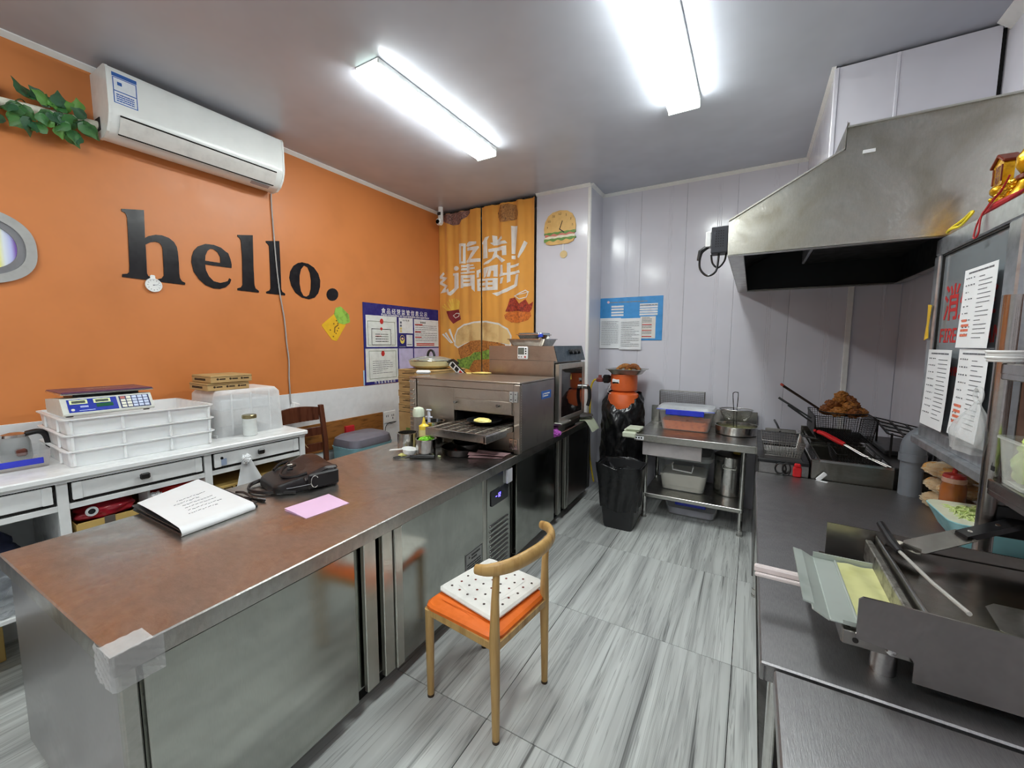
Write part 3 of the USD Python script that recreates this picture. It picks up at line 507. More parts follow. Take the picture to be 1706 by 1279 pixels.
GLYPHS = {
'食': '3,49 3,52 11,54 31,65 47,82 55,79 54,75 71,62 84,56 94,54 94,51 89,45 78,49 76,48 76,25 80,24 85,19 70,8 84,-1 85,-5 81,-9 78,-9 68,-1 53,7 52,-2 19,-9 17,-1 20,3 20,47 18,48 13,45 7,44/51,18 62,13 69,18 52,19/30,33 30,27 67,28 66,33/30,47 30,41 67,42 66,47/44,65 48,65 54,55 64,55 49,69/29,3 51,6 52,7 41,13 44,19 30,19/33,56 42,55 43,57 40,61',
'品': '52,35 90,34 89,-9 81,-9 79,-4 62,-4 61,-9 52,-9/61,6 80,5 80,26 61,26|21,78 75,78 76,44 21,43/30,53 66,52 66,69 30,69|7,35 43,35 42,-9 35,-9 33,-4 17,-4 16,-9 7,-9/17,26 16,5 34,5 34,26',
'经': '33,40 34,42 44,45 59,54 71,66 70,68 40,68 40,77 82,77 87,74 82,64 72,53 94,41 90,34 85,35 66,46 62,46 56,41 41,34 37,34|35,2 59,3 59,23 41,23 41,32 89,31 88,23 69,23 69,3 93,2 93,-7 35,-7|5,39 2,48 7,51 12,59 21,81 23,82 29,79 30,76 28,71 16,51 26,51 32,61 40,57 30,40 22,30 27,29 37,31 37,23 5,16 3,24 12,31 18,40 13,41|4,-3 4,6 37,13 38,5 36,4 6,-4',
'营': '5,65 6,74 26,74 27,82 34,82 36,74 59,74 61,82 69,82 70,74 91,73 91,65 71,65 69,58 89,57 89,37 80,37 79,49 17,49 16,36 8,36 8,57 26,57 27,58 25,65/36,65 36,57 61,58 59,65|15,19 82,20 82,-10 74,-10 72,-6 25,-6 24,-10 16,-10/24,3 72,2 73,11 25,12|22,45 75,45 75,24 22,24/31,32 65,31 66,37 32,38',
'监': '3,-6 3,1 14,3 14,29 82,29 82,2 93,1 93,-7/62,3 73,2 73,21 62,21/43,3 54,2 54,21 43,21/23,3 34,2 34,21 23,21|29,34 30,81 39,81 40,45 48,54 54,66 58,81 67,80 64,68 92,67 92,60 90,59 60,59 55,48 48,39 40,43 38,33|60,49 60,51 67,55 85,41 87,37 80,32|11,78 20,77 19,36 11,36',
'管': '3,58 11,69 15,82 24,80 23,73 47,73 47,66 34,66 37,58 33,57 34,55 43,55 41,60 45,61 49,65 56,82 65,80 64,73 91,73 91,66 76,65 79,61 79,58 76,57 76,55 89,54 89,36 80,36 79,47 18,46 19,42 76,43 77,21 30,21 29,18 81,17 82,-9 74,-10 72,-7 30,-7 28,-10 20,-10 19,36 9,36 9,54/30,9 30,1 73,2 72,9/52,57 54,55 71,56 68,63 64,66 59,66 57,61/29,29 67,28 68,34 30,35/18,66 14,55 29,56 26,64 23,66',
'信': '6,34 2,43 14,58 23,80 31,80 31,74 24,60 24,-10 15,-10 15,42 13,42 8,34|29,66 57,66 51,79 59,82 66,70 66,66 92,66 92,58 29,58|34,-9 35,24 85,24 85,-9 77,-9 76,-6 44,-6 42,-10/43,3 77,2 77,16 43,16|36,38 84,38 84,30 36,30|36,44 36,52 84,52 84,44',
'息': '72,17 75,20 81,21 87,12 92,0 83,-3 77,11|18,24 18,73 41,73 44,83 54,81 52,73 78,73 78,24 50,24 60,11 54,6 51,7 39,24/27,33 68,32 69,37 28,38/27,47 68,46 69,51 28,52/27,60 68,59 69,64 28,65|24,19 33,19 33,3 34,1 63,1 66,5 66,11 68,12 75,9 74,-1 71,-6 66,-8 29,-7 25,-4 24,-1|4,-2 4,1 13,19 15,20 21,17 20,11 12,-5',
'公': '56,76 65,79 74,62 83,51 93,43 93,40 87,34 71,50 60,66|15,-3 12,7 17,9 25,19 38,39 43,51 45,52 52,49 53,45 36,18 30,12 30,9 67,11 67,14 58,24 58,27 66,30 87,2 89,-5 81,-9 74,2 25,-1|4,40 19,56 30,78 40,76 32,58 22,44 12,34',
'示': '5,42 5,51 91,51 91,42 53,42 53,-3 52,-6 47,-9 38,-10 30,-10 26,0 43,0 43,42|65,29 66,32 71,34 75,32 86,15 91,4 90,2 84,-1 81,0 75,15|13,73 83,74 83,65 14,65|2,4 16,21 21,34 31,32 21,11 11,-1',
'市': '4,58 4,67 44,67 39,80 44,82 48,82 56,67 92,67 92,58 52,57 53,47 84,46 83,6 75,2 60,3 58,11 74,11 74,37 52,38 52,-9 43,-9 43,38 23,38 22,2 13,2 13,47 42,47 43,57',
'场': '5,4 3,13 16,18 16,48 4,49 4,58 16,58 16,80 24,80 24,58 35,58 36,49 50,56 62,67 35,68 35,77 78,77 82,74 82,71 80,69 57,51 91,50 88,7 86,-1 82,-7 68,-9 65,-8 63,-2 63,0 74,0 77,2 80,17 81,41 76,40 71,24 59,5 43,-9 38,-7 36,-3 43,1 57,16 65,31 68,41 61,40 55,26 41,12 35,15 9,4/24,22 34,24 35,20 38,20 46,28 52,41 39,40 36,49 24,49',
'督': '4,56 5,63 23,63 23,82 31,82 32,76 87,76 88,73 86,67 76,50 80,46 91,42 92,40 86,34 68,44 57,37 58,36 79,35 79,-9 70,-9 69,-6 27,-6 25,-10 18,-10 17,35 23,37 23,54 21,55 16,42 10,36 5,39 5,42 10,47 13,54/61,69 69,57 75,64 76,68/26,25 69,24 70,27 27,28/27,5 27,1 70,2 69,5/27,17 27,12 70,13 69,17/32,68 32,63 51,63 51,55 42,54 49,44 62,50 51,69/34,51 36,55 32,54 32,36 49,36 47,40 42,40 38,48',
'理': '2,8 3,10 15,14 15,38 4,39 5,47 15,47 15,65 4,66 4,75 35,75 35,66 24,65 24,47 34,47 34,39 24,38 24,18 27,17 35,19 36,14 37,22 59,23 59,32 38,32 38,77 89,77 89,32 68,32 68,23 90,22 91,14 68,13 68,3 94,2 93,-7 30,-7 30,2 59,2 58,13 37,14 36,11 33,9 6,0 4,1/68,41 80,40 80,50 68,50/68,59 80,58 80,69 68,69/47,41 59,40 59,50 47,50/47,59 59,58 59,69 47,69',
'局': '2,-3 12,25 14,45 14,76 82,76 82,50 23,49 24,43 89,42 86,0 84,-5 80,-9 62,-9 60,-3 60,-1 74,-1 76,0 79,22 78,35 22,35 19,14 11,-5 7,-7/23,59 72,58 73,67 24,68|29,29 67,29 67,2 38,2 37,-4 29,-4/38,21 37,10 59,10 59,21',
'消': '72,58 72,61 82,79 91,76 80,56|33,73 33,76 41,78 51,61 50,58 44,56 44,54 56,54 57,81 66,82 66,54 87,54 87,-3 85,-7 80,-9 66,-9 64,0 78,0 78,12 46,12 44,10 44,-10 35,-9 35,53 43,55 38,67/44,38 77,37 78,44 45,45/45,28 45,20 78,21 77,29|7,75 11,80 15,80 26,73 30,69 30,67 26,62 24,62|6,-4 6,-1 14,11 22,30 24,30 29,26 29,22 15,-7 11,-8|3,48 5,53 9,55 25,45 26,42 20,36 14,42',
'火': '4,-3 5,-1 22,7 35,22 42,46 43,80 53,80 51,43 55,30 63,17 71,9 84,2 93,0 92,-4 87,-9 72,-3 56,11 48,25 37,8 24,-3 12,-9 9,-9|66,33 76,52 78,60 81,62 88,59 89,57 75,31 71,30|7,33 15,46 19,61 21,62 27,60 27,52 18,32 14,29',
'栓': '33,46 33,48 51,65 59,80 67,80 67,75 69,71 85,55 94,50 90,42 84,45 82,39 67,39 67,27 85,27 85,19 67,18 67,4 92,3 93,-5 36,-6 35,3 58,3 58,18 41,18 40,27 58,27 58,38 45,39 44,45 40,42 37,42/48,49 49,48 79,49 63,66|2,17 10,31 17,53 16,54 5,54 5,63 18,63 18,81 26,82 27,63 36,63 36,54 27,54 27,51 38,35 34,28 31,28 29,35 27,34 27,-9 18,-9 18,28 16,28 8,10 6,10',
'警': '2,54 13,68 12,70 4,71 4,77 14,77 16,81 24,81 25,77 32,77 32,81 41,81 41,77 51,77 51,70 42,70 40,67 41,66 47,66 49,63 55,69 61,82 68,80 67,73 92,73 92,66 85,66 78,53 85,47 93,45 89,38 90,30 6,30 6,37 42,37 43,38 41,40 31,39 29,43 19,43 17,40 11,40 10,51 7,50/53,38 54,37 86,38 71,46/65,66 71,58 76,65/47,57 45,43 48,43 50,46 63,51 59,60 53,55/17,59 34,58 35,46 38,47 39,60/24,70 25,66 33,67 31,70/18,50 26,49 27,51 19,52|17,-10 17,10 80,10 79,-10 71,-10 70,-7 27,-7 25,-10/27,4 27,-1 69,-1 71,1 70,4|17,18 79,19 79,13 18,13|17,22 18,27 79,27 79,21',
'时': '41,54 41,62 72,62 72,80 82,80 82,62 93,62 93,53 82,52 82,1 79,-6 74,-8 56,-8 53,-1 53,1 72,2 72,53|45,41 45,44 52,47 66,27 67,22 60,18|7,73 39,73 39,9 17,8 16,1 7,1/16,18 30,17 30,37 16,37/30,64 16,65 16,45 30,45',
'使': '4,36 1,44 15,59 26,82 34,79 33,71 55,71 56,80 65,81 67,71 93,71 93,62 66,62 67,55 90,55 90,26 65,26 60,9 75,2 94,-1 94,-4 90,-10 87,-10 73,-7 53,1 47,-4 33,-10 31,-10 26,-3 24,-10 16,-10 16,43 13,43 8,35/66,47 66,34 81,34 81,47/25,-1 32,-1 45,7 33,21 33,24 35,25 33,26 33,55 55,55 56,62 31,62 29,66 25,60/41,35 56,34 56,47 41,47/42,26 51,14 54,17 56,25',
'用': '2,-5 9,6 13,21 14,75 86,75 86,-3 82,-8 62,-9 60,-4 60,0 77,0 76,20 53,20 53,-9 44,-9 43,20 21,20 17,1 10,-10/53,30 77,29 77,43 53,43/53,53 77,52 77,66 53,66/23,30 44,29 44,43 23,43/23,53 44,52 44,66 23,66',
'招': '2,26 3,31 15,35 15,53 4,53 3,62 15,62 16,82 24,81 24,62 36,61 35,53 24,53 25,37 34,39 34,42 41,45 47,51 52,63 51,68 37,68 37,77 89,77 89,58 86,41 82,37 66,37 64,45 76,45 78,47 80,67 62,68 60,57 54,45 44,36 38,34 36,37 35,31 24,28 24,-4 20,-9 6,-9 4,-1 15,0 15,23 13,24 4,21|39,32 87,33 88,-9 79,-9 78,-5 49,-5 48,-10 40,-10/48,5 79,4 79,24 48,24',
'财': '41,10 54,24 68,50 67,53 44,53 44,62 72,62 72,81 81,81 81,62 92,62 92,53 81,52 80,-6 74,-9 61,-9 59,-4 59,0 72,1 71,35 61,18 50,5 47,4|2,-4 12,4 17,12 21,32 21,64 29,64 29,28 26,15 32,16 40,6 44,-2 38,-7 29,7 25,10 21,2 9,-9 7,-9|7,16 7,77 41,77 42,17 34,16 34,69 16,69 15,16',
'进': '3,-2 3,1 8,6 17,12 17,38 4,38 4,47 26,47 26,12 38,4 38,6 33,10 33,13 41,21 44,30 31,31 31,40 45,40 45,54 32,55 32,64 45,64 46,80 54,79 54,64 68,64 68,79 76,80 77,64 90,63 89,55 77,55 77,41 91,40 92,32 77,31 77,6 68,6 68,31 53,31 47,13 39,4 44,2 93,3 92,-5 80,-7 46,-7 36,-5 22,4 18,3 10,-8 7,-8/54,41 68,40 68,55 54,55|7,73 7,76 11,79 16,78 29,64 29,62 22,57 12,70',
'宝': '5,-6 6,2 43,3 43,20 17,20 18,29 43,29 43,42 15,42 14,47 7,47 7,70 43,70 44,72 40,80 49,82 56,70 89,69 89,47 82,47 81,42 53,42 53,30 79,29 79,20 68,20 67,19 80,7 78,2 91,1 90,-7/16,52 79,51 80,60 17,61/54,20 53,2 71,2 58,15 61,20',
'出': '9,33 19,33 19,5 43,5 43,37 13,38 13,72 23,72 23,46 42,46 43,81 53,81 53,46 72,46 73,72 83,73 83,37 53,37 53,6 77,5 77,33 87,33 87,-9 77,-9 76,-4 9,-4',
'二': '4,1 5,10 92,9 91,0|13,68 83,68 84,59 13,58',
'维': '5,39 3,48 6,49 15,65 20,81 28,79 29,76 16,52 17,49 25,50 31,61 38,58 38,55 35,51 37,50 47,67 52,81 60,79 55,64 68,64 68,67 62,78 70,81 77,69 76,64 91,64 90,55 75,54 75,45 89,45 88,36 75,36 75,26 89,26 89,18 75,17 75,7 93,6 93,-2 53,-3 52,-10 44,-10 44,43 42,43 40,39 37,39 34,47 32,47 20,30 20,28 23,28 36,30 35,22 6,16 4,24 9,27 18,40 13,41/52,7 66,6 66,17 52,17/52,27 66,26 66,36 52,36/52,46 66,45 66,55 52,55/36,49 34,49 35,48|3,3 6,6 36,13 38,12 38,4 7,-4 5,-4',
'码': '42,67 42,76 83,76 80,40 91,39 91,29 87,2 81,-8 63,-9 61,-1 74,-1 77,1 80,13 82,30 80,31 43,31 46,63 55,62 53,39 70,39 73,67|38,12 39,20 77,20 76,11|5,22 2,32 9,43 15,65 14,68 4,68 4,76 38,77 39,68 24,68 19,48 36,46 36,3 20,3 18,1 18,-5 10,-5 10,24 8,25 7,22/19,38 18,12 27,11 28,37',
'制': '66,-1 67,1 79,0 81,2 81,80 89,81 90,-3 85,-8 69,-9|64,72 73,72 73,17 64,17|3,43 3,54 9,64 13,79 21,78 20,68 27,68 27,81 36,81 36,68 54,68 55,59 36,59 36,52 58,51 59,42 37,42 36,35 56,33 55,1 50,-2 40,-2 37,5 36,-9 28,-10 27,24 17,25 16,-2 8,-2 8,34 27,34 27,41/36,7 47,6 47,25 36,25/13,52 27,51 27,59 16,59',
'度': '21,-9 18,-1 21,0 34,1 43,4 31,18 22,18 22,26 80,26 84,24 84,21 79,14 67,3 93,-1 93,-4 88,-10 67,-6 55,-1 49,-4 25,-9/43,17 46,13 56,8 69,17|3,-6 9,13 11,28 11,72 46,72 45,80 50,82 53,82 55,80 59,72 92,72 92,63 75,63 75,54 91,54 91,46 75,46 75,30 36,30 36,46 20,46 20,26 16,3 11,-9/45,62 46,54 66,55 65,63/45,39 65,38 66,45 46,46/20,55 36,54 36,63 20,63',
'防': '7,77 34,78 38,75 36,65 59,65 60,69 57,80 65,81 70,65 92,65 92,56 59,55 59,44 87,43 85,5 84,-1 79,-8 60,-9 58,-3 58,0 74,0 77,20 76,35 58,35 55,20 49,6 38,-6 33,-9 30,-8 26,-2 32,1 40,9 46,22 49,37 50,55 35,56 35,60 33,60 29,47 35,39 37,33 37,19 31,12 19,12 18,20 27,20 29,28 25,40 20,45 20,49 27,68 17,69 16,-9 7,-9',
}
# ------------------------------------------------------------------ print: Chinese glyph outlines (96-unit em) and traced wall graphics
def glyph(ch):
    P = []
    for p in GLYPHS[ch].split('|'):
        r = [[tuple(map(int, q.split(','))) for q in ring.split()] for ring in p.split('/')]
        P.append(Polygon(r[0], r[1:]).buffer(0))
    return unary_union(P)
def han(s, h, o, u, v, gap=1.0, t=.0006):
    k = h / 80; P = [affinity.affine_transform(glyph(ch), [k, 0, 0, k, i * h * 1.2 * gap, 0]) for i, ch in enumerate(s) if ch != ' ']
    return decal(P, o, u, v, t)
INK = M('print_black', (30, 30, 32), rough=.6); REDINK = M('print_red', (186, 42, 40), rough=.6); GREYINK = M('print_grey', (138, 140, 144), rough=.6)
PAPER = M('paper', (232, 234, 236), rough=.6, var=.015)
WHITEP = M('white_plastic', (236, 237, 236), rough=.3, var=.015)
GREYP = M('grey_plastic', (150, 152, 156), rough=.4)
YZ = ((0, 1, 0), (0, 0, 1))                     # on the left wall, read along +y
LET = M('letter_black', (22, 20, 24), rough=.24, var=.04, spec=.35)
for key, lab, cat_ in (('h', 'first and largest black letter of the wall word, h', 'letter'), ('e', 'black letter e in the wall word', 'letter'), ('l', 'black letter l right after the e', 'letter'),
                 ('l2', 'black letter l crossed by the hanging grey cable', 'letter'), ('o', 'black letter o at the end of the wall word', 'letter'), ('dot', 'round black full stop after the wall word', 'letter')):
    P = [[(y / 1000, z / 1000) for y, z in r] for r in LETTERS[key]]; poly = Polygon(P[0], P[1:]).buffer(0)
    c = poly.centroid; m = extr(affinity.translate(poly, -c.x, -c.y), .006)
    one('wall_letter', plane_map(m, (XL, c.x, c.y), *YZ), LET, lab, cat_, 'black letters on the orange wall')
# white dial thermometer hanging on the h
t = thing('dial_thermometer', 'small round white dial thermometer hanging on the foot of the letter h', 'thermometer', (XL + .006, 1.19, 1.975))
part(t, 'case', plane_map(lathe([(0, 0), (.043, 0), (.046, .006), (.044, .012), (.039, .012), (.038, .009), (0, .009)], 32), (0, 0, 0), *YZ), WHITEP)
part(t, 'loop', plane_map(extr(rrect(.026, .03, .008, (-.002, .05)), .008), (0, 0, 0), *YZ), WHITEP)
ticks = [affinity.rotate(sbox(-.0015, .028, .0015, .035), a, origin=(0, 0)) for a in range(0, 360, 30)] + [affinity.rotate(sbox(-.0014, -.006, .0014, .026), -75, origin=(0, 0)), Point(0, 0).buffer(.004)]
part(t, 'dial_print', decal(ticks, (.0092, 0, 0), *YZ, t=.0005), GREYINK)
# yellow and green paper tag
t = thing('wall_sticker', 'yellow dotted tag with a green leafy top stuck on the orange wall', 'sticker', (XL + .0, 2.5, 1.67))
part(t, 'tag', plane_map(extr(Polygon([(-.075, .09), (.02, -.03), (.06, -.04), (.16, .105), (.05, .19)]).buffer(.012), .003), (0, 0, 0), *YZ), M('tag_yellow', (230, 180, 32), rough=.5))
part(t, 'leafy_top', plane_map(extr(Polygon([(.06, .2), (.075, .25), (.12, .265), (.2, .2), (.21, .14), (.15, .12), (.1, .13)]).buffer(.012), .004), (.001, 0, 0), *YZ), M('tag_green', (150, 194, 76), rough=.5, dark=(96, 130, 48)))
part(t, 'dots', decal([Point(x, y).buffer(.007) for x, y in ((.07, .14), (.04, .11), (.0, .05), (.09, .07), (.075, .045), (.06, .02), (.03, -.01), (.085, .115))] + [LineString([(.045, .03), (.05, .075), (.085, .1)]).buffer(.006)], (.0032, 0, 0), *YZ), M('tag_brown', (134, 96, 20), rough=.6))
# porthole-shaped framed picture
def superell(a, b, n, k=64): return Polygon([(a * abs(math.cos(s)) ** (2 / n) * math.copysign(1, math.cos(s)), b * abs(math.sin(s)) ** (2 / n) * math.copysign(1, math.sin(s))) for s in np.linspace(0, 2 * PI, k, endpoint=False)])
t = thing('porthole_picture', 'grey rounded window-shaped frame on the orange wall at the left edge of the photo', 'picture', (XL, .41, 2.095))
o, i1, i2 = superell(.275, .2, 2.5), superell(.235, .16, 2.4), superell(.205, .133, 2.3)
part(t, 'frame', plane_map(extr(Polygon(o.exterior.coords, [i1.exterior.coords]), .022), (0, 0, 0), *YZ), M('frame_grey', (168, 168, 166), rough=.35))
part(t, 'inner_rim', plane_map(extr(Polygon(i1.exterior.coords, [i2.exterior.coords]), .014), (0, 0, 0), *YZ), M('rim_grey', (124, 124, 128), rough=.4))
n = {'tc': ('texture_coordinate', {}), 's': ('separate_xyz', {}), 'mr': ('map_range', {'from_min': -.2, 'from_max': .2}), 'r': ('rgb_ramp', {'ramp': [(0, lin((190, 200, 236))), (.5, lin((236, 240, 190))), (.84, lin((238, 230, 90))), (.9, lin((222, 230, 238))), (.96, lin((190, 196, 240))), (1, lin((140, 104, 190)))]}), 'p': ('principled_bsdf', {'roughness': .25})}
PRINT = usdkit.material(stage, '/World/Looks/pastel_print', n, [('tc.object', 's.vector'), ('s.y', 'mr.value'), ('mr.result', 'r.fac'), ('r.color', 'p.base_color')], surface='p.BSDF')
part(t, 'print', plane_map(extr(i2.buffer(.004), .005), (0, 0, 0), *YZ), PRINT)

# ------------------------------------------------------------------ air conditioner with its pipe, ivy and cable
ACW = M('ac_white', (235, 238, 236), rough=.22, var=.01)
t = thing('air_conditioner', 'white wall-mounted air conditioner under the ceiling on the orange wall', 'air conditioner', (XL, .972, 0))
pr = [(0.004, 3.155), (.2, 3.155), (.225, 3.148), (.236, 3.128), (.238, 3.05), (.238, 2.93), (.232, 2.895), (.215, 2.852), (.18, 2.81), (.13, 2.785), (.07, 2.785), (.004, 2.81)]
def xz(poly, y0, L): return plane_map(extr(poly, L), (0, y0 + L, 0), (1, 0, 0), (0, 0, 1))
part(t, 'body', xz(Polygon(pr), .012, .988), ACW)
for y in (0, 1.0): part(t, 'side_cover', xz(Polygon(pr).buffer(.003), y, .013), ACW)
fp_ = [(.2335, 2.888), (.2175, 2.849), (.184, 2.8105), (.188, 2.806), (.222, 2.846), (.238, 2.886)]
part(t, 'flap', xz(Polygon(fp_), .05, .9), M('ac_flap', (222, 220, 216), rough=.35))
gp = [(.2355, 2.8965), (.2325, 2.8885), (.2365, 2.8885), (.2385, 2.8955)]
part(t, 'flap_groove', cat(xz(Polygon(gp), .05, .9), xz(Polygon([(.184, 2.8105), (.178, 2.804), (.182, 2.801), (.1885, 2.806)]), .05, .9)), DARKGAP)
part(t, 'display_window', xz(Polygon([(.165, 2.7975), (.14, 2.787), (.142, 2.783), (.169, 2.794)]), .8, .13), M('ac_display', (170, 160, 158), rough=.2))
s = part(t, 'energy_label', bx(.238, .2388, .025, .135, 2.955, 3.12), M('label_white', (226, 232, 238), rough=.5))
part(s, 'label_band', bx(.2389, .2393, .025, .135, 3.1, 3.12), M('label_blue', (46, 96, 172), rough=.5))
part(s, 'label_frame', decal([Polygon(sbox(0, 0, .106, .14).exterior.coords, [sbox(.004, .004, .102, .136).exterior.coords]), sbox(0, .064, .106, .069)] + [affinity.translate(p, .012, .055) for p in lines_block(.08, .045, 4, 8)] + [sbox(.02, .1, .04, .118)], (.2389, .027, 2.957), *YZ), M('label_blue', (0, 0, 0)))
part(t, 'pipe_notch', bx(.02, .1, -.004, .002, 2.83, 2.9), DARKGAP)
pp = [(XL + .05, -.6, 2.74), (XL + .05, .3, 2.785), (XL + .05, .62, 2.825), (XL + .06, .97, 2.862)]
one('wrapped_pipe', tube(curve(pp, 8), .024, 12), M('pipe_wrap', (224, 222, 206), rough=.6, bump=.3, bscale=50), 'pale wrapped pipe running along the wall into the air conditioner', 'pipe')
t = thing('ivy_garland', 'artificial green ivy garland twined round the pale pipe beside the air conditioner', 'garland', (0, 0, 0))
LEAFS = []
for nm, c1, c2 in (('leaf_green', (58, 116, 58), (30, 74, 38)), ('leaf_bright', (92, 150, 62), (54, 104, 44)), ('leaf_deep', (44, 92, 60), (22, 58, 40))):
    LEAFS.append(M(nm, c1, rough=.45, dark=c2, scale=30, sss=.1))
g = random.Random(3)
cen = lambda s: np.array((XL + .055, .05 + .95 * s, 2.775 + .085 * s))
stem = np.array([cen(s) + .035 * np.array((math.cos(s * 40), 0, math.sin(s * 40))) for s in np.linspace(0, .9, 90)])
part(t, 'stem', tube(stem, .003, 5), M('ivy_stem', (70, 84, 44), rough=.6))
lf = Polygon([(0, 0), (.022, .004), (.036, .026), (.03, .046), (.014, .062), (0, .085), (-.014, .062), (-.03, .046), (-.036, .026), (-.022, .004)])
base = extr(lf, .0012).subdivide(); v = np.asarray(base.vertices).copy(); v[:, 2] += -abs(v[:, 0]) * .45 - (v[:, 1] / .085) ** 2 * .016; base.vertices = v
for k in range(104):
    s = g.uniform(.0, .9); a = g.uniform(0, 2 * PI); p = cen(s) + np.array((.03 + .03 * abs(math.cos(a)), g.uniform(-.02, .02), .062 * math.sin(a) - .012))
    m = mv(base, rz=g.uniform(-70, 70) + (180 if math.sin(a) < .25 else 0), s=g.uniform(.75, 1.2))      # leaf in xy, tip +y
    m = plane_map(m, (0, 0, 0), (0, 1, 0), (0, 0, 1)); m = mv(m, p, ry=g.uniform(-35, 35), rx=g.uniform(-15, 15), rz=g.uniform(-45, 45))
    part(t, 'leaf', m, LEAFS[g.choice((0, 0, 1, 2, 2))])
cab = [(2.002, 2.80), (2.0, 2.7), (2.012, 2.293), (2.03, 2.02), (2.058, 1.8), (2.068, 1.6), (2.08, 1.45), (2.074, 1.3), (2.076, 1.139), (2.08, 1.07)]
one('power_cable', tube(curve([(XL + .012, y, z) for y, z in cab], 6), .0055, 8), M('cable_grey', (168, 166, 164), rough=.5), 'grey cable hanging down the orange wall from the air conditioner', 'cable')
t = thing('plug_box', 'white plug box at the bottom end of the hanging grey cable', 'plug', (XL + .004, 2.085, 1.0))
part(t, 'case', mv(bx(0, .05, -.03, .03, 0, .085, .008), rx=-20), WHITEP); part(t, 'plug', mv(bx(.02, .05, -.012, .028, -.045, -.002, .005), rx=-20), WHITEP)
one('wood_board', bx(XL + .004, XL + .018, 2.12, 3.095, .585, .856, .002), M('wood_board', (150, 98, 46), rough=.4, scale=3., stretch=(1, 2.5, 14), dark=(96, 58, 24), obj=False), 'brown wood-grain board fixed low on the white wall behind the bin', 'board')
t = thing('wall_socket', 'white double power socket low on the white wall beside the wood board', 'socket', (XL + .004, 3.195, .79))
part(t, 'plate', bx(0, .01, -.085, .085, -.065, .065, .005), WHITEP)
part(t, 'holes', decal([sbox(x - .004, z, x + .004, z + .022) for x in (-.05, -.025, .03, .055) for z in (.0,)] + [sbox(.038, -.03, .046, -.01)], (.0101, 0, 0), *YZ, t=.0006), INK)
one('socket_cord', tube(curve([(XL + .03, 3.16, .725), (XL + .035, 3.2, .715), (XL + .03, 3.27, .725), (XL + .012, 3.14, .7), (XL + .012, 3.13, .5), (XL + .012, 3.12, .2)], 6), .003, 6), BLACK, 'thin dark cord hanging from the low wall socket', 'cable')

# ------------------------------------------------------------------ blue information board
NAVY = M('board_navy', (34, 38, 118), rough=.3); LILAC = M('board_lilac', (196, 190, 226), rough=.35)
PW = M('board_white', (226, 228, 230), rough=.35)
t = thing('information_board', 'blue public notice board with certificates beside the curtain', 'notice board', (XL + .001, 2.88, 1.163))
def P2(y, z): return (y / 1000 - 2.88, z / 1000 - 1.163)
def rect(a, b): (y0, z1), (y1, z0) = P2(*a), P2(*b); return sbox(y0, z0, y1, z1)
part(t, 'board', bx(0, .007, 0, 1.16, 0, .85, .001), NAVY)
part(t, 'lower_fields', decal([rect((3360, 1540), (3582, 1195)), rect((3600, 1540), (4040, 1195))], (.0071, 0, 0), *YZ), LILAC)
part(t, 'white_fields', decal([rect((3367, 1884), (3588, 1712)), rect((3608, 1880), (4037, 1556))], (.0071, 0, 0), *YZ), PW)
part(t, 'title', han('食品经营监管信息公示', .052, (.0072, .238, .758), *YZ, gap=1.17), PW)
part(t, 'subtitle', text('Public information on food operation and supervision', .022, (.0072, .235, .728), *YZ, bold=True), PW)
part(t, 'footer', han('市场监督管理局', .028, (.0072, .12, .008), *YZ, gap=1.3), PW)
def certificate(a, b, ia, ib, lab, seed, inner=None):
    c = part(t, 'certificate', decal([rect(a, b)], (.0072, 0, 0), *YZ, t=.0012), M('certificate_paper', (222, 226, 222), rough=.3), lab)
    (y0, z1), (y1, z0) = P2(*ia), P2(*ib); fr = Polygon(sbox(y0, z0, y1, z1).exterior.coords, [sbox(y0 + .005, z0 + .005, y1 - .005, z1 - .005).exterior.coords])
    part(c, 'border', decal([fr], (.0086, 0, 0), *YZ), M('border_olive', (112, 122, 96), rough=.5))
    w = y1 - y0
    part(c, 'fine_print', decal([affinity.translate(p, y0 + w * .12, z1 - .1) for p in lines_block(w * .75, (z1 - z0) * .5, 7, seed, .3)], (.0086, 0, 0), *YZ), GREYINK)
    part(c, 'seal', decal([affinity.translate(affinity.scale(Point(0, 0).buffer(.024), 1, 1.2), (y0 + y1) / 2, z1 - .03 if inner else z1 + .0)], (.0087, 0, 0), *YZ), REDINK)
    return c
c1 = certificate((2909, 1888), (3336, 1558), (2930, 1829), (3308, 1575), 'certificate in the upper left pocket with a smaller one lying over it', 1)
part(c1, 'overlaid_certificate', decal([rect((2972, 1756), (3250, 1572))], (.0089, 0, 0), *YZ, t=.001), M('certificate_paper', (0, 0, 0)))
y0, z1 = P2(2978, 1750); fr = Polygon(sbox(y0, z1 - .172, y0 + .266, z1).exterior.coords, [sbox(y0 + .006, z1 - .166, y0 + .26, z1 - .006).exterior.coords])
part(c1, 'overlaid_print', decal([fr] + [affinity.translate(p, y0 + .05, z1 - .045) for p in lines_block(.18, .1, 4, 9, .25)], (.010, 0, 0), *YZ), INK)
part(c1, 'overlaid_seal', decal([Point(y0 + .133, z1 - .0).buffer(.016)] + [affinity.translate(p, y0 + .05, z1 - .07) for p in lines_block(.08, .01, 1, 9, .5)], (.0101, 0, 0), *YZ), REDINK)
certificate((2895, 1541), (3341, 1195), (2937, 1518), (3313, 1222), 'certificate in the lower left pocket', 2, True)
part(t, 'rules_heading', han('管理制度', .02, (.0077, .83, .672), *YZ), INK)
part(t, 'rules_print', decal([affinity.translate(p, .745, .655) for p in lines_block(.39, .2, 9, 12, .3)], (.0077, 0, 0), *YZ), GREYINK)
for z, w in ((.648, .13), (.563, .1), (.5, .11)): part(t, 'red_heading', decal([sbox(.74, z, .74 + w, z + .012)], (.0079, 0, 0), *YZ), REDINK)
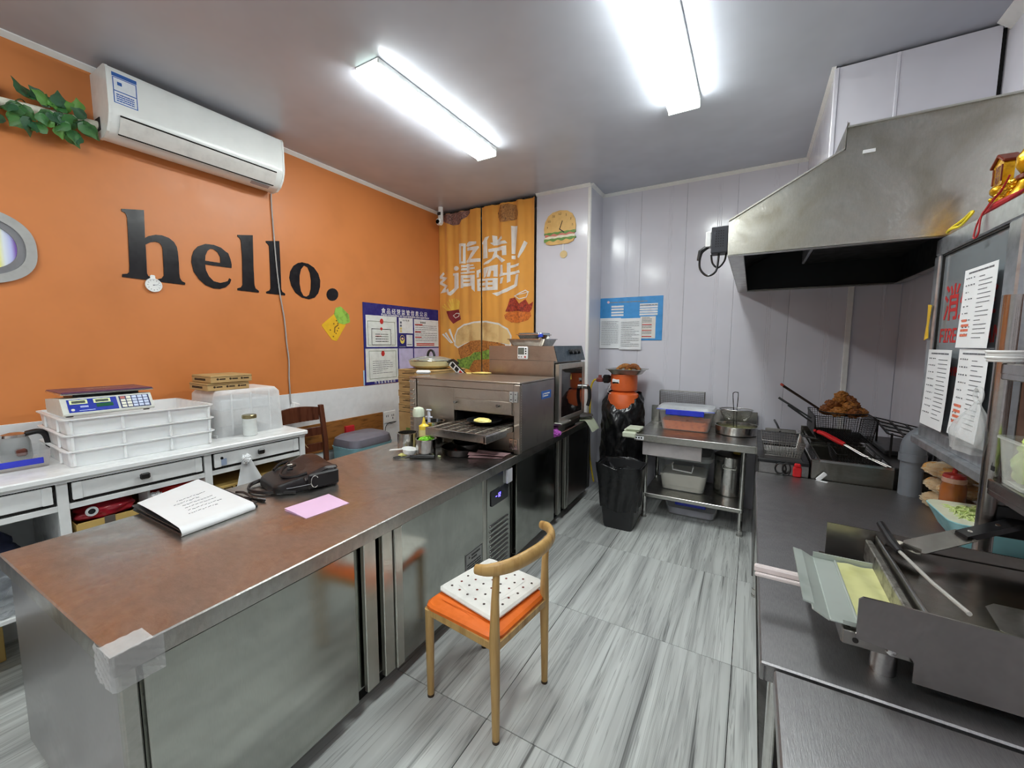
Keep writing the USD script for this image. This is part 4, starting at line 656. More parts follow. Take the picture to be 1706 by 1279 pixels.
part(t, 'red_footnote', decal([affinity.translate(p, .76, .44) for p in lines_block(.36, .036, 2, 14, .6, False)], (.0079, 0, 0), *YZ), REDINK)
part(t, 'mid_print', han('公示信息', .018, (.0077, .545, .685), *YZ, gap=1.3), INK)
part(t, 'mid_marks', decal([sbox(.503, z, .531, z + .024) for z in (.655, .62)], (.0077, 0, 0), *YZ), M('sticker_dark', (90, 96, 110), rough=.5))
part(t, 'mid_marks', decal([sbox(.503, z, .531, z + .024) for z in (.588, .558)], (.0077, 0, 0), *YZ), M('sticker_gold', (214, 190, 110), rough=.5))
part(t, 'badge_plate', decal([affinity.scale(Point(.535, .478).buffer(.036), 1, 1.35)], (.0077, 0, 0), *YZ), M('badge_yellow', (232, 214, 110), rough=.4))
part(t, 'badge_face', decal([affinity.translate(affinity.scale(Point(0, 0).buffer(.028), 1, 1), .535, .492)], (.0083, 0, 0), *YZ), NAVY)
part(t, 'badge_face', decal([affinity.translate(affinity.scale(Point(0, 0).buffer(.016), 1, .8), .535, .487)], (.0089, 0, 0), *YZ), M('badge_skin', (238, 206, 150), rough=.4))
part(t, 'blank_card', decal([rect((3479, 1694), (3577, 1561))], (.0077, 0, 0), *YZ), PW)
part(t, 'card_print', decal([affinity.translate(p, .61, .43) for p in lines_block(.075, .02, 1, 3, .6)] + [affinity.translate(p, .487, .405) for p in lines_block(.1, .018, 1, 3, .6)], (.0083, 0, 0), *YZ), GREYINK)
one('light_strip', bx(XL + .0005, XL + .003, 2.863, 2.883, 1.163, 1.32), M('pale_blue_tape', (170, 200, 226), rough=.4), 'pale blue edge strip at the lower left of the information board', 'strip')

# ------------------------------------------------------------------ door curtain with printed food
def fold(x, z):
    k = .25 + .75 * min(1., max(0., (z - .9) / 2.2)) ; d = min(1., abs(x + 2.805) * 12)
    return 4.075 + .010 * k * d * math.sin(x * 31) + .006 * k * math.sin(x * 57 + 1.3 + .8 * z)
def cloth(x0, x1, z0, z1, nx, nz): return grid_sheet(lambda u, v: (x0 + (x1 - x0) * u, fold(x0 + (x1 - x0) * u, z0 + (z1 - z0) * v), z0 + (z1 - z0) * v), nx, nz, .002)
CUR = M('curtain_orange', (228, 160, 68), rough=.75, var=.05, scale=3, sheen=.2, bump=.1, bscale=200)
t = thing('door_curtain', 'orange two-panel door curtain printed with food and big white lettering', 'curtain', (0, 0, 0))
pn = [part(t, 'panel', cloth(-3.435, -2.806, .75, 3.165, 50, 30), CUR, smooth=True), part(t, 'panel', cloth(-2.79, -2.1, .75, 3.165, 54, 30), CUR, smooth=True)]
part(t, 'rod', tube([(-3.44, 4.08, 3.168), (-2.095, 4.08, 3.168)], .008, 8), DARKGAP)
def on_cloth(polys, side, d=.003):
    clip = sbox(-3.43, .8, -2.807, 3.16) if side == 0 else sbox(-2.789, .8, -2.105, 3.16)
    ms = []
    for p in polys:
        q = p.buffer(0).intersection(clip)
        for g_ in getattr(q, 'geoms', [q]):
            if g_.geom_type == 'Polygon' and g_.area > 1e-6:
                v_, f_ = trimesh.creation.triangulate_polygon(g_, engine='earcut'); v3 = np.c_[v_, np.zeros(len(v_))]
                v3, f_ = trimesh.remesh.subdivide_to_size(v3, f_, .035, max_iter=12); ms.append(T([(x, fold(x, z) - d, z) for x, z, _ in v3], f_))
    return cat(ms) if ms else None
def sh(pts): return [(x / 1000, z / 1000) for x, z in pts]
WP = M('curtain_white', (226, 222, 216), rough=.75)
white = [Polygon(sh(r[0]), [sh(q) for q in r[1:]]) for r in CURTAIN_WHITE]
FD = {k: Polygon(sh(v)) for k, v in CURTAIN_FOOD.items()}
white += [LineString(sh(ZIGZAG)).buffer(.016, cap_style=2, join_style=2), FD['burst'], FD['burst2'], FD['burst3'], FD['bun'].buffer(.02).difference(FD['bun'])]
FRIED = M('print_fried', (176, 112, 50), rough=.75, scale=60, dark=(74, 36, 16), var=.6); LETT = M('print_lettuce', (122, 150, 58), rough=.75, scale=40, dark=(48, 76, 28), var=.7)
BUN = M('print_bun', (224, 190, 130), rough=.75, scale=5, dark=(190, 146, 88)); REDM = M('print_redmeat', (156, 56, 36), rough=.75, scale=50, dark=(64, 16, 18), var=.8); BOXR = M('print_box', (132, 36, 40), rough=.75)
ROLL = M('print_roll', (206, 112, 44), rough=.75, scale=40, dark=(130, 54, 24), var=.3); FRY = M('print_fries', (234, 190, 76), rough=.75); DISH = M('print_dish', (140, 104, 96), rough=.75, scale=60, dark=(34, 22, 26), var=.9); CHK = M('print_chicken', (168, 120, 70), rough=.75, scale=55, dark=(84, 50, 30), var=.5)
for side in (0, 1):
    for nm, polys, m_, d in tuple(('white_lettering', [w_], WP, .003) for w_ in white) + (('burger_bun_print', [FD['bun']], BUN, .003), ('burger_patty_print', [FD['patty']], FRIED, .0042), ('lettuce_print', [FD['lettuce']], LETT, .005), ('burger_meat_print', [FD['meat']], FRIED, .0036),
                             ('fries_print', [Polygon(sh(f)) for f in FRIES], FRY, .003), ('fries_box_print', [FD['box']], BOXR, .0042), ('box_mark_print', [FD['boxmark'].difference(FD['boxmark'].buffer(-.008))], WP, .005), ('roll_print', [FD['roll']], ROLL, .003), ('skewer_print', [FD['skewer']], REDM, .0042),
                             ('napkin_print', [FD['napkin'].difference(FD['napkin'].buffer(-.01))] + [LineString([FD['napkin'].exterior.coords[0], FD['napkin'].exterior.coords[2]]).buffer(.004)], WP, .005), ('dish_print', [FD['dish']], DISH, .003), ('chicken_print', [FD['chicken']], CHK, .003)):
        mm = on_cloth(polys, side, d)
        if mm is not None: part(pn[side], nm, mm, m_, smooth=False)
t = thing('security_camera', 'small white security camera under the ceiling at the curtain corner', 'camera', (-3.28, 3.93, 3.08))
part(t, 'body', loft([rr_ring(.06, .05, .02, z, n=4) for z in (-.06, 0., .07)]), WHITEP)
part(t, 'head', mv(bx(-.035, .035, -.05, .03, -.1, -.02, .02), (0, -.01, .01)), WHITEP)
part(t, 'lens', mv(cyl(.024, 0, .012, n=20), (0, -.048, -.055), rx=90), BLACK); part(t, 'sensor_window', bx(-.024, .024, -.034, -.024, .025, .06, .004), BLACK)
part(t, 'ceiling_mount', cyl(.03, .065, .12, n=20), WHITEP)

# ------------------------------------------------------------------ burger-shaped clock on the pier
XZ = ((1, 0, 0), (0, 0, 1))
t = thing('burger_clock', 'wooden wall clock shaped like a burger with a small pendulum', 'clock', (-1.815, 4.108, 2.815))
BUNW = M('clock_bun', (228, 186, 112), rough=.45, dark=(206, 158, 88), scale=8)
def wavy(x0, x1, zt, zb, a, k, ph=0): 
    xs_ = np.linspace(x0, x1, 40); return Polygon([(x, zt + .3 * a * math.sin(x * k * 1.3 + ph)) for x in xs_] + [(x, zb + a * math.sin(x * k + ph)) for x in xs_[::-1]])
top = Polygon([(-.17, -.06), (-.178, 0), (-.165, .07), (-.13, .125), (-.08, .155), (0, .167), (.08, .155), (.135, .12), (.165, .065), (.176, 0), (.17, -.05)])
part(t, 'top_bun', plane_map(extr(top.buffer(.004), .012), (0, 0, 0), *XZ), BUNW)
part(t, 'lower_bun', plane_map(extr(Polygon([(-.165, -.125), (.17, -.11), (.15, -.15), (.1, -.168), (-.1, -.168), (-.15, -.155)]).buffer(.005), .012), (0, 0, 0), *XZ), BUNW)
part(t, 'lettuce', plane_map(extr(wavy(-.178, .178, -.045, -.066, .007, 70), .014), (0, 0, 0), *XZ), M('clock_green', (108, 150, 72), rough=.5))
part(t, 'ham', plane_map(extr(wavy(-.168, .165, -.06, -.084, .005, 55, 1), .013), (0, 0, 0), *XZ), M('clock_pink', (216, 130, 112), rough=.5))
part(t, 'cheese', plane_map(extr(wavy(-.172, .17, -.082, -.115, .004, 40, 2), .0125), (0, 0, 0), *XZ), M('clock_cream', (238, 230, 206), rough=.5))
part(t, 'lettuce', plane_map(extr(wavy(-.18, .182, -.108, -.132, .007, 66, 3), .015), (0, 0, 0), *XZ), M('clock_green', (0, 0, 0)))
dig = []
for k in range(12):
    a = PI / 2 - k * PI / 6; x, z = .142 * math.cos(a), .125 * math.sin(a) + .01
    if -.05 < z or k == 6: dig.append(mv(meshkit.text_mesh(str(k or 12), .02, .001), (x - .008 * len(str(k or 12)), z - .01, 0)))
part(t, 'numerals', plane_map(cat(dig), (0, -.0125, 0), *XZ), M('clock_brown', (96, 66, 34), rough=.5))
part(t, 'hand', plane_map(extr(LineString([(0, -.02), (.03, .06)]).buffer(.0035), .001), (0, -.014, 0), *XZ), INK)
part(t, 'hand', plane_map(extr(LineString([(0, -.02), (.05, -.055)]).buffer(.0045), .001), (0, -.0155, 0), *XZ), INK)
pd = part(t, 'pendulum_rod', bx(.033, .046, -.006, -.002, -.26, -.165), WHITEP)
part(pd, 'pendulum_bob', plane_map(cat(extr(affinity.scale(Point(.046, -.28).buffer(.04, quad_segs=12), 1, .95), .008), mv(extr(unary_union([Point(.033, -.268).buffer(.005), Point(.06, -.268).buffer(.005), LineString([(.03, -.285), (.046, -.297), (.064, -.285)]).buffer(.003)]), .001), (0, 0, .008))), (0, 0, 0), *XZ), M('bob_cream', (222, 196, 140), rough=.5))

# ------------------------------------------------------------------ blue board and papers on the back wall
t = thing('blue_notice_board', 'sky-blue notice board on the white back wall behind the gas cylinder', 'notice board', (-1.505, 4.5, 1.637))
part(t, 'board', bx(0, .685, -.006, 0, 0, .46, .001), M('sky_blue', (62, 148, 214), rough=.35))
for sb in [sbox(.145, z, .28, z + .02) for z in (.355, .325, .292, .262)] + [sbox(.45, z, .635, z + .02) for z in (.365, .34, .314, .288, .262)]: part(t, 'label_strip', decal([sb], (0, -.0062, 0), *XZ), PW)
part(t, 'label_print', decal([affinity.translate(p, .455, .377) for p in lines_block(.18, .018, 1, 4, .6)] + [affinity.translate(p, .13, .42) for p in lines_block(.4, .02, 1, 7, .5)], (0, -.007, 0), *XZ), GREYINK)
part(t, 'code_card', decal([sbox(.46, .02, .618, .25)], (0, -.0062, 0), *XZ, .001), M('card_cream', (226, 220, 214), rough=.5))
part(t, 'card_print', decal([sbox(.48, z, .58, z + .008) for z in (.16, .1, .035)], (0, -.0074, 0), *XZ), REDINK)
part(t, 'card_print', decal([affinity.translate(p, .48, z) for z in (.245, .215, .155, .095) for p in lines_block(.1, .03, 2, int(z * 999), .5)], (0, -.0074, 0), *XZ), GREYINK)
part(t, 'round_mark', decal([Point(.11, .415).buffer(.014)], (0, -.0068, 0), *XZ), M('mark_pink', (230, 190, 200), rough=.5))
for i, (x0, z0, w, h, dy, lab) in enumerate(((-1.482, 1.55, .23, .33, .008, 'printed sheet hanging over the left half of the blue board'), (-1.262, 1.537, .235, .335, .014, 'printed sheet overlapping another on the blue board, the right one'))):
    t = thing('paper_notice', lab, 'paper', (x0, 4.5 - dy, z0))
    part(t, 'sheet', grid_sheet(lambda u, v: (w * u, -.004 * math.sin(u * 3) - .006 * (1 - v) ** 2, h * v), 8, 8, .0006), PAPER)
    part(t, 'print', decal([affinity.translate(p, .02, h - .03) for p in lines_block(w - .04, h - .06, 14, 30 + i, .22)], (0, -.0125, 0), *XZ), GREYINK)
# ------------------------------------------------------------------ range hood
HOOD = steel('hood_steel', (200, 198, 189), rough=.2, stretch=(3, 3, 1), scr=.14, scale=2.6, stain=(150, 144, 128), bscale=50, bump=.08, stain_rough=.18)
GREASE = M('hood_inside', (34, 35, 37), rough=.55, metal=.3)
t = thing('range_hood', 'big sloping stainless extractor hood above the fryers', 'range hood', (0, 0, 0))
y0, y1 = 2.61, 4.478
ep = Polygon([(-.143, 2.085), (1.0, 2.085), (1.0, 2.635), (.345, 2.635), (.335, 2.54), (-.146, 2.274)])
part(t, 'end_plate', xz(ep, y0, .006), HOOD)
part(t, 'end_plate', xz(ep, y1 - .006, .006), HOOD)
def strip(a, b, th): 
    l = LineString([a, b]).buffer(th / 2, cap_style=2); return xz(l, y0 + .006, y1 - y0 - .012)
part(t, 'front_lip', strip((-.1435, 2.085), (-.146, 2.274), .005), HOOD)
part(t, 'sloping_top', strip((-.146, 2.274), (.335, 2.535), .005), HOOD)
part(t, 'upstand', strip((.335, 2.53), (.345, 2.66), .006), HOOD)
part(t, 'edge_flange', cat(*[hullpts([(a[0], y0 - .012, a[1]), (a[0], y0, a[1]), (b[0], y0 - .012, b[1]), (b[0], y0, b[1]), (a[0], y0 - .012, a[1] - .008), (b[0], y0 - .012, b[1] - .008), (a[0], y0, a[1] - .008), (b[0], y0, b[1] - .008)]) for a, b in (((-.146, 2.276), (.335, 2.542)), ((.338, 2.538), (.338, 2.66)), ((.34, 2.638), (1.0, 2.638)))]), STRIP)
part(t, 'bottom_gutter', cat(bx(-.14, -.07, y0, y1, 2.083, 2.088), bx(-.072, -.068, y0 + .006, y1, 2.088, 2.11), bx(-.07, 1.0, y0 + .0, y0 + .035, 2.083, 2.088), bx(.95, 1.0, y0, y1, 2.083, 2.088), bx(-.07, .95, y1 - .05, y1, 2.083, 2.088)), STEEL)
inner = Polygon([(-.138, 2.1), (.99, 2.1), (.99, 2.62), (.36, 2.62), (.345, 2.53), (-.138, 2.268)])
part(t, 'lining', cat(xz(LineString(list(inner.exterior.coords)[1:]).buffer(.003, cap_style=2), y0 + .008, y1 - y0 - .016), xz(inner, y0 + .007, .003), xz(inner, y1 - .011, .003)), GREASE)
part(t, 'paper_tag', bx(.405, .45, y0 - .008, y0 - .0005, 2.5, 2.515), PAPER)
t = thing('lamp_driver_box', 'small black pierced electrical box with looped cables on the front lip of the hood', 'electrical box', (-.148, 2.63, 2.11))
part(t, 'case', bx(-.085, 0, 0, .09, .0, .145, .004), M('box_black', (44, 46, 54), rough=.5))
part(t, 'vent_holes', decal([Point(-.06 + .012 * i, .035 + .014 * j).buffer(.003, quad_segs=3) for i in range(4) for j in range(7)], (0, -.0006, 0), *XZ, t=.0006), MATT, kind='stuff')
part(t, 'red_plug', bx(-.112, -.085, .02, .06, .085, .105, .003), M('plug_red', (170, 60, 64), rough=.5))
part(t, 'bracket', bx(-.115, -.086, .01, .07, .04, .125, .004), WHITEP)
part(t, 'cable', tube(curve([(-.09, .03, .05), (-.135, .03, .01), (-.14, .02, -.07), (-.1, .01, -.12), (-.055, .01, -.1), (-.045, .02, -.02), (-.045, .03, .02)], 8), .006, 8), BLACK)
part(t, 'cable', tube(curve([(-.085, .04, .0), (-.075, .04, -.05), (-.045, .04, -.075), (-.015, .04, -.04), (-.008, .04, .01)], 8), .005, 8), BLACK)
part(t, 'connector', tube([(-.105, .03, .045), (-.14, .025, .02), (-.148, .02, -.03)], [.012, .014, .01], 8), BLACK)

# ------------------------------------------------------------------ fire hydrant cabinet
ALU = M('aluminium', (176, 180, 184), rough=.32, metal=.75, var=.03)
GLASSG = M('grey_glass', (128, 134, 138), rough=.06, var=.02, spec=.8)
t = thing('fire_hydrant_cabinet', 'aluminium-framed fire hydrant cabinet with red lettering and taped papers', 'fire cabinet', (.715, 1.945, 0))
Lc = .725; zb, zt = 1.165, 2.078
part(t, 'case', bx(.035, .3, .0, Lc, zb, zt, .003), M('cabinet_side', (150, 116, 100), rough=.35, metal=.3))
fw = .075
part(t, 'frame_rail', bx(-.005, .036, 0, Lc, zt - fw, zt, .006), ALU); part(t, 'frame_rail', bx(-.005, .036, 0, Lc, zb, zb + .06, .006), ALU)
part(t, 'frame_stile', bx(-.007, .036, 0, .085, zb + .06, zt - fw, .006), ALU); part(t, 'frame_stile', bx(-.007, .036, Lc - .055, Lc, zb + .06, zt - fw, .006), ALU)
part(t, 'sill', bx(-.03, .036, 0, Lc, zb - .035, zb + .004, .006), ALU)
part(t, 'glass', bx(.012, .02, .08, Lc - .05, zb + .05, zt - fw + .01), GLASSG)
part(t, 'bead', cat(bx(.004, .013, .083, Lc - .053, zt - fw - .008, zt - fw + .001), bx(.004, .013, .083, .091, zb + .06, zt - fw), bx(.004, .013, Lc - .061, Lc - .053, zb + .06, zt - fw)), DARKGAP)
YM = ((0, -1, 0), (0, 0, 1))
part(t, 'red_lettering', han('消火栓', .135, (.0115, Lc - .1, 1.72), *YM, gap=.95), REDINK)
part(t, 'red_lettering', text('FIRE HYDRANT', .058, (.0115, Lc - .085, 1.61), *YM, bold=True), REDINK)
part(t, 'red_lettering', han('消火警时使用', .034, (.0115, Lc - .105, 1.475), *YM), REDINK)
e1 = Polygon(rrect(.1, .1, .012).exterior.coords, [rrect(.086, .086, .008).exterior.coords])
part(t, 'red_pictogram', decal([affinity.translate(e1, .35, 1.38), affinity.translate(LineString([(-.025, -.03), (0, .03), (.025, -.03), (-.015, 0), (.02, .005)]).buffer(.006), .35, 1.38)], (.0115, Lc, 0), *YM), REDINK)
part(t, 'red_pictogram', decal([affinity.translate(Polygon(Point(0, 0).buffer(.04).exterior.coords, [Point(0, 0).buffer(.033).exterior.coords]), .35, 1.27), affinity.translate(Point(0, 0).buffer(.018), .35, 1.27)], (.0115, Lc, 0), *YM), REDINK)
def wall_sheet(lab, y0_, y1_, z0, z1, seed, red=False, curl=.006):
    t = thing('taped_paper', lab, 'paper', (.704, y0_, z0)); w, h = y1_ - y0_, z1 - z0
    part(t, 'sheet', grid_sheet(lambda u, v: (-curl * (1 - v) ** 2 - .003, w * u, h * v), 6, 8, .0006), PAPER)
    fn = lambda x, z: -curl * (1 - z / h) ** 2 - .0042
    def flat(polys): 
        m = decal(polys, (0, w, 0), *YM); p = np.asarray(m.vertices).copy(); p[:, 0] += [fn(a[1], a[2]) for a in p]; m.vertices = p; return m
    part(t, 'print', flat([affinity.translate(p, w * .08, h * .93) for p in lines_block(w * .3, h * .8, 9, seed, .16)][::2] + [affinity.translate(p, w * .5, h * .9) for p in lines_block(w * .38, h * .8, 15, seed + 1, .15)] + [affinity.translate(p, w * .15, h * .965) for p in lines_block(w * .75, h * .03, 1, seed, .6)]), M('print_dim', (104, 106, 112), rough=.6))
    if red: part(t, 'red_print', flat([affinity.translate(p, w * .1, h * .38) for p in lines_block(w * .25, h * .25, 4, seed + 5, .5)]), M('print_orange', (226, 120, 90), rough=.6))
wall_sheet('white paper with a long column of print taped high on the hydrant cabinet door', 2.045, 2.3, 1.588, 1.885, 51, True)
wall_sheet('printed sheet taped under the upper one on the cabinet door, behind the plastic bag', 2.04, 2.275, 1.25, 1.583, 61, True, .012)
wall_sheet('printed sheet at the lower left of the hydrant cabinet door', 2.345, 2.598, 1.238, 1.578, 71, False, .008)
one('yellow_tag', plane_map(extr(Polygon([(0, 0), (.05, .01), (.04, .06), (.055, .16), (.012, .165), (.018, .08)]), .002), (.7, 2.67, 1.62), (0, -1, 0), (0, 0, 1)), M('tag_bright', (240, 196, 40), rough=.5), 'yellow tag stuck to the left edge of the hydrant cabinet', 'tag')

# ------------------------------------------------------------------ gilded figures on the cabinet
GOLD = M('gold_paint', (226, 172, 30), rough=.24, metal=.7, dark=(140, 84, 10), scale=22, bump=.25, bscale=60)
ROOF = M('roof_brown', (112, 42, 22), rough=.35); REDC = M('red_cord', (170, 20, 28), rough=.5)
t = thing('gold_figurine', 'small gilded figurine with a roofed scroll sign on top of the hydrant cabinet', 'figurine', (.8, 2.37, 2.079))
part(t, 'base', mv(blob(.05, .1, .022, 3, .12, 3, 2), (0, -.03, .02)), GOLD)
part(t, 'drapery', mv(cat(blob(.038, .075, .04, 3, .3, 4, 3), mv(blob(.034, .05, .03, 3, .3, 5, 4), (-.01, -.06, .03))), (0, -.045, .06)), GOLD)
part(t, 'knob', mv(blob(.032, .034, .024, 3, .08, 2, 5), (0, .01, .115)), GOLD)
sg = part(t, 'sign_board', plane_map(extr(Polygon([(-.036, 0), (.036, 0), (.04, .08), (0, .105), (-.04, .08)]), .03), (-.018, .0, .128), (0, -1, 0), (0, 0, 1)).apply_translation((.03, 0, 0)), GOLD)
for d_ in (0, .066): part(sg, 'sign_frame', bx(-.022, -.018, -.036 + d_, -.03 + d_, .14, .2), ROOF)
part(sg, 'sign_writing', han('招', .03, (-.0195, .018, .172), (0, -1, 0), (0, 0, 1)), ROOF)
part(sg, 'sign_writing', han('财', .03, (-.0195, .018, .138), (0, -1, 0), (0, 0, 1)), ROOF)
for s in (-1, 1): part(sg, 'roof_slope', mv(bx(-.026, .03, -.005, .062, -.005, .006, .003), (0, 0, .24), rx=-32) if s > 0 else mv(bx(-.026, .03, -.062, .005, -.005, .006, .003), (0, 0, .24), rx=32), ROOF)
t = thing('gold_figurine', 'gilded pot-bellied figurine at the right edge of the photo on the hydrant cabinet', 'figurine', (.805, 2.21, 2.079))
part(t, 'body', lathe([(0, 0), (.04, 0), (.05, .02), (.046, .05), (.026, .085), (.022, .1)], 24), GOLD)
part(t, 'collar', lathe([(.02, .1), (.03, .104), (.03, .116), (.018, .122), (0, .122)], 24), ROOF)
part(t, 'gourd', lathe([(0, .12), (.02, .124), (.034, .15), (.034, .18), (.02, .205), (.012, .214), (0, .216)], 24), GOLD)
t = thing('red_tassel', 'red pendant with knotted cord lying on top of the hydrant cabinet', 'pendant', (.73, 2.18, 2.079))
part(t, 'spindle', tube([(0, .13, .012), (0, .1, .013), (0, .03, .016), (0, -.08, .014), (0, -.16, .02)], [.002, .01, .017, .013, .004], 10), REDC)
part(t, 'cord', tube(curve([(-.012, -.09, .09), (-.018, -.06, .05), (-.02, .0, .03), (-.03, .05, -.02), (-.036, .06, -.07), (-.036, .05, -.085), (-.034, .03, -.07), (-.028, .04, -.01), (-.02, -.0, .025), (-.014, -.05, .05)], 6), .003, 6), REDC)
part(t, 'bead', mv(blob(.008, .008, .008, 2), (-.02, .0, .035)), GOLD)
one('yellow_ribbon', tube(curve([(.71, 2.44, 2.084), (.7, 2.5, 2.088), (.705, 2.54, 2.083), (.712, 2.52, 2.098), (.72, 2.44, 2.11), (.725, 2.385, 2.125), (.72, 2.36, 2.115), (.712, 2.4, 2.092), (.71, 2.44, 2.084)], 6), .0055, 6), M('ribbon_yellow', (236, 214, 50), rough=.5), 'yellow cord loop lying on the far end of the hydrant cabinet', 'cord')

# ------------------------------------------------------------------ grey drain pipe
PVC = M('pvc_grey', (112, 118, 126), rough=.4, var=.04)
t = thing('drain_pipe', 'thick grey plastic pipe with an elbow beside the fryers', 'pipe', (.765, 2.915, 0))
part(t, 'pipe', tube([(0, 0, .8), (0, 0, 1.03)], .047, 24), PVC)
arc = [(.085 * (1 - math.cos(a)), 0, 1.05 + .085 * math.sin(a)) for a in np.linspace(0, PI / 2, 10)]
part(t, 'elbow', tube([(0, 0, 1.0)] + arc + [(.2, 0, 1.135)], .053, 24), PVC)
part(t, 'socket_rim', lathe([(.05, .985), (.057, .985), (.057, 1.025), (.05, 1.025)], 24), PVC)

# ------------------------------------------------------------------ fryers
FRY_ST = steel('fryer_steel', (168, 166, 158), rough=.2, stretch=(1, 4, 4), scale=3, stain=(120, 116, 104), scr=.14)
OIL = M('frying_oil', (44, 36, 20), rough=.08, var=.1, coat=.5)
def tank(parent, x0, x1, y0, y1, z, d, mat):
    w = .008
    part(parent, 'tank', cat(bx(x0, x1, y0, y0 + w, z - d, z), bx(x0, x1, y1 - w, y1, z - d, z), bx(x0, x0 + w, y0 + w, y1 - w, z - d, z), bx(x1 - w, x1, y0 + w, y1 - w, z - d, z), bx(x0, x1, y0, y1, z - d - .01, z - d)), mat)
    part(parent, 'oil', bx(x0 + w, x1 - w, y0 + w, y1 - w, z - d + .02, z - d + .05), OIL)
t = thing('deep_fryer', 'black-topped deep fryer at the end of the steel worktable with a red plug in front', 'fryer', (.07, 2.972, 0))
part(t, 'body', bx(0, .262, .0, 1.0, .1, .87, .004), DARKST)
part(t, 'top', cat(bx(-.004, .264, 0, .04, .86, .885, .004), bx(-.004, .264, .5, 1.0, .86, .885, .004), bx(-.004, .03, .04, .5, .86, .885), bx(.235, .264, .04, .5, .86, .885)), BLACK)
part(t, 'basin', bx(.03, .235, .04, .5, .871, .874), DARKST)
t = thing('deep_fryer', 'stainless deep fryer with an open oil tank, second from the left', 'fryer', (.34, 2.972, 0))
part(t, 'body', cat(bx(0, .375, .0, .03, .1, .915, .003), bx(0, .03, .03, 1.02, .1, .9), bx(.345, .375, .03, 1.02, .1, .9), bx(.03, .345, .99, 1.02, .1, .95), bx(.03, .345, .03, .99, .1, .6)), FRY_ST)
part(t, 'rim', cat(bx(.038, .372, -.004, .006, .905, .922, .002), bx(0, .04, .0, 1.02, .9, .908, .003), bx(.34, .375, .03, 1.02, .9, .908)), BRIGHT)
tank(t, .045, .345, .04, .5, .9, .14, FRY_ST); tank(t, .045, .345, .52, .97, .92, .14, FRY_ST)
part(t, 'divider', bx(.04, .35, .5, .52, .8, .905, .003), FRY_ST)
t = thing('deep_fryer', 'deep fryer half hidden behind the grey pipe', 'fryer', (.725, 3.03, 0))
part(t, 'body', bx(0, .28, 0, .95, .1, .9, .004), FRY_ST); part(t, 'top', bx(-.004, .284, -.004, .954, .9, .912, .003), DARKST)
part(t, 'heating_lid', mv(bx(.02, .24, .3, .8, 0, .03, .006), (0, 0, .914)), BLACK)
def basket(name, lab, x0, x1, y0, y1, z0, z1, pitch=.02, tilt=0, mat=None, handle=None, taper=.02):
    cx, cy = (x0 + x1) / 2, (y0 + y1) / 2
    t = thing(name, lab, 'basket', (cx, cy, z0)); w, d, h = (x1 - x0) / 2, (y1 - y0) / 2, z1 - z0
    W = []; s = lambda z: 1 - taper * (1 - z / h) / w
    rect_ = lambda z, k=1.: [(-w * s(z), -d * s(z), z), (w * s(z), -d * s(z), z), (w * s(z), d * s(z), z), (-w * s(z), d * s(z), z)]
    fr = [tube(rect_(z), .003 if z in (0, h) else .0011, 5, closed=True) for z in (0, h)]
    n = max(3, int(h / pitch)); W += [tube(rect_(h * i / n), .0012, 4, closed=True) for i in range(1, n)]
    for k in range(1, int(2 * w / pitch)):
        x = -1 + k * pitch / w; a = s(0)
        W.append(tube([(x * w, -d, h), (x * w * a, -d * a, 0), (x * w * a, d * a, 0), (x * w, d, h)], .0012, 4))
    for k in range(1, int(2 * d / pitch)):
        y = -1 + k * pitch / d; a = s(0)
        W.append(tube([(-w, y * d, h), (-w * a, y * d * a, 0), (w * a, y * d * a, 0), (w, y * d, h)], .0012, 4))
    for a, b in ((-1, -1), (1, -1), (1, 1), (-1, 1)): fr.append(tube([(a * w, b * d, h), (a * w * s(0), b * d * s(0), 0)], .0025, 5))
    part(t, 'frame', cat(fr), mat or WIRE); part(t, 'wire_mesh', cat(W), mat or WIRE, kind='stuff')
    return t
t = basket('fry_basket', 'small empty frying basket standing on the black-topped fryer', .085, .315, 3.06, 3.42, .886, .985, .016, mat=WIRE)
part(t, 'hanger', cat(bx(-.09, .09, .17, .185, .095, .12, .003)), WIRE)
part(t, 'handle', tube([(0, .17, .1), (-.02, .25, .14), (-.03, .36, .15)], .007, 8), BLACK)
t = basket('fry_basket', 'dark frying basket raised over the oil tank under the heap of fried chicken', .385, .71, 3.36, 3.78, .97, 1.125, .014, mat=BLACKWIRE)
part(t, 'plate', bx(-.162, -.158, -.2, .2, .02, .15), BLACKWIRE)
for (a, b, lab) in (((-.17, -.1, .12), (-.365, -.05, .245), None), ((-.17, -.15, .1), (-.31, -.12, .205), None)): part(t, 'handle', tube([a, b], [.005, .008], 8), BLACK, lab)
t = basket('fry_basket', 'empty frying basket sunk in the oil tank behind the red-handled tongs', .47, .675, 3.06, 3.44, .85, .945, .016, mat=BLACKWIRE)
part(t, 'handle', tube([(-.1, .17, .1), (-.2, .26, .1), (-.31, .33, .11)], .008, 8), BLACK)
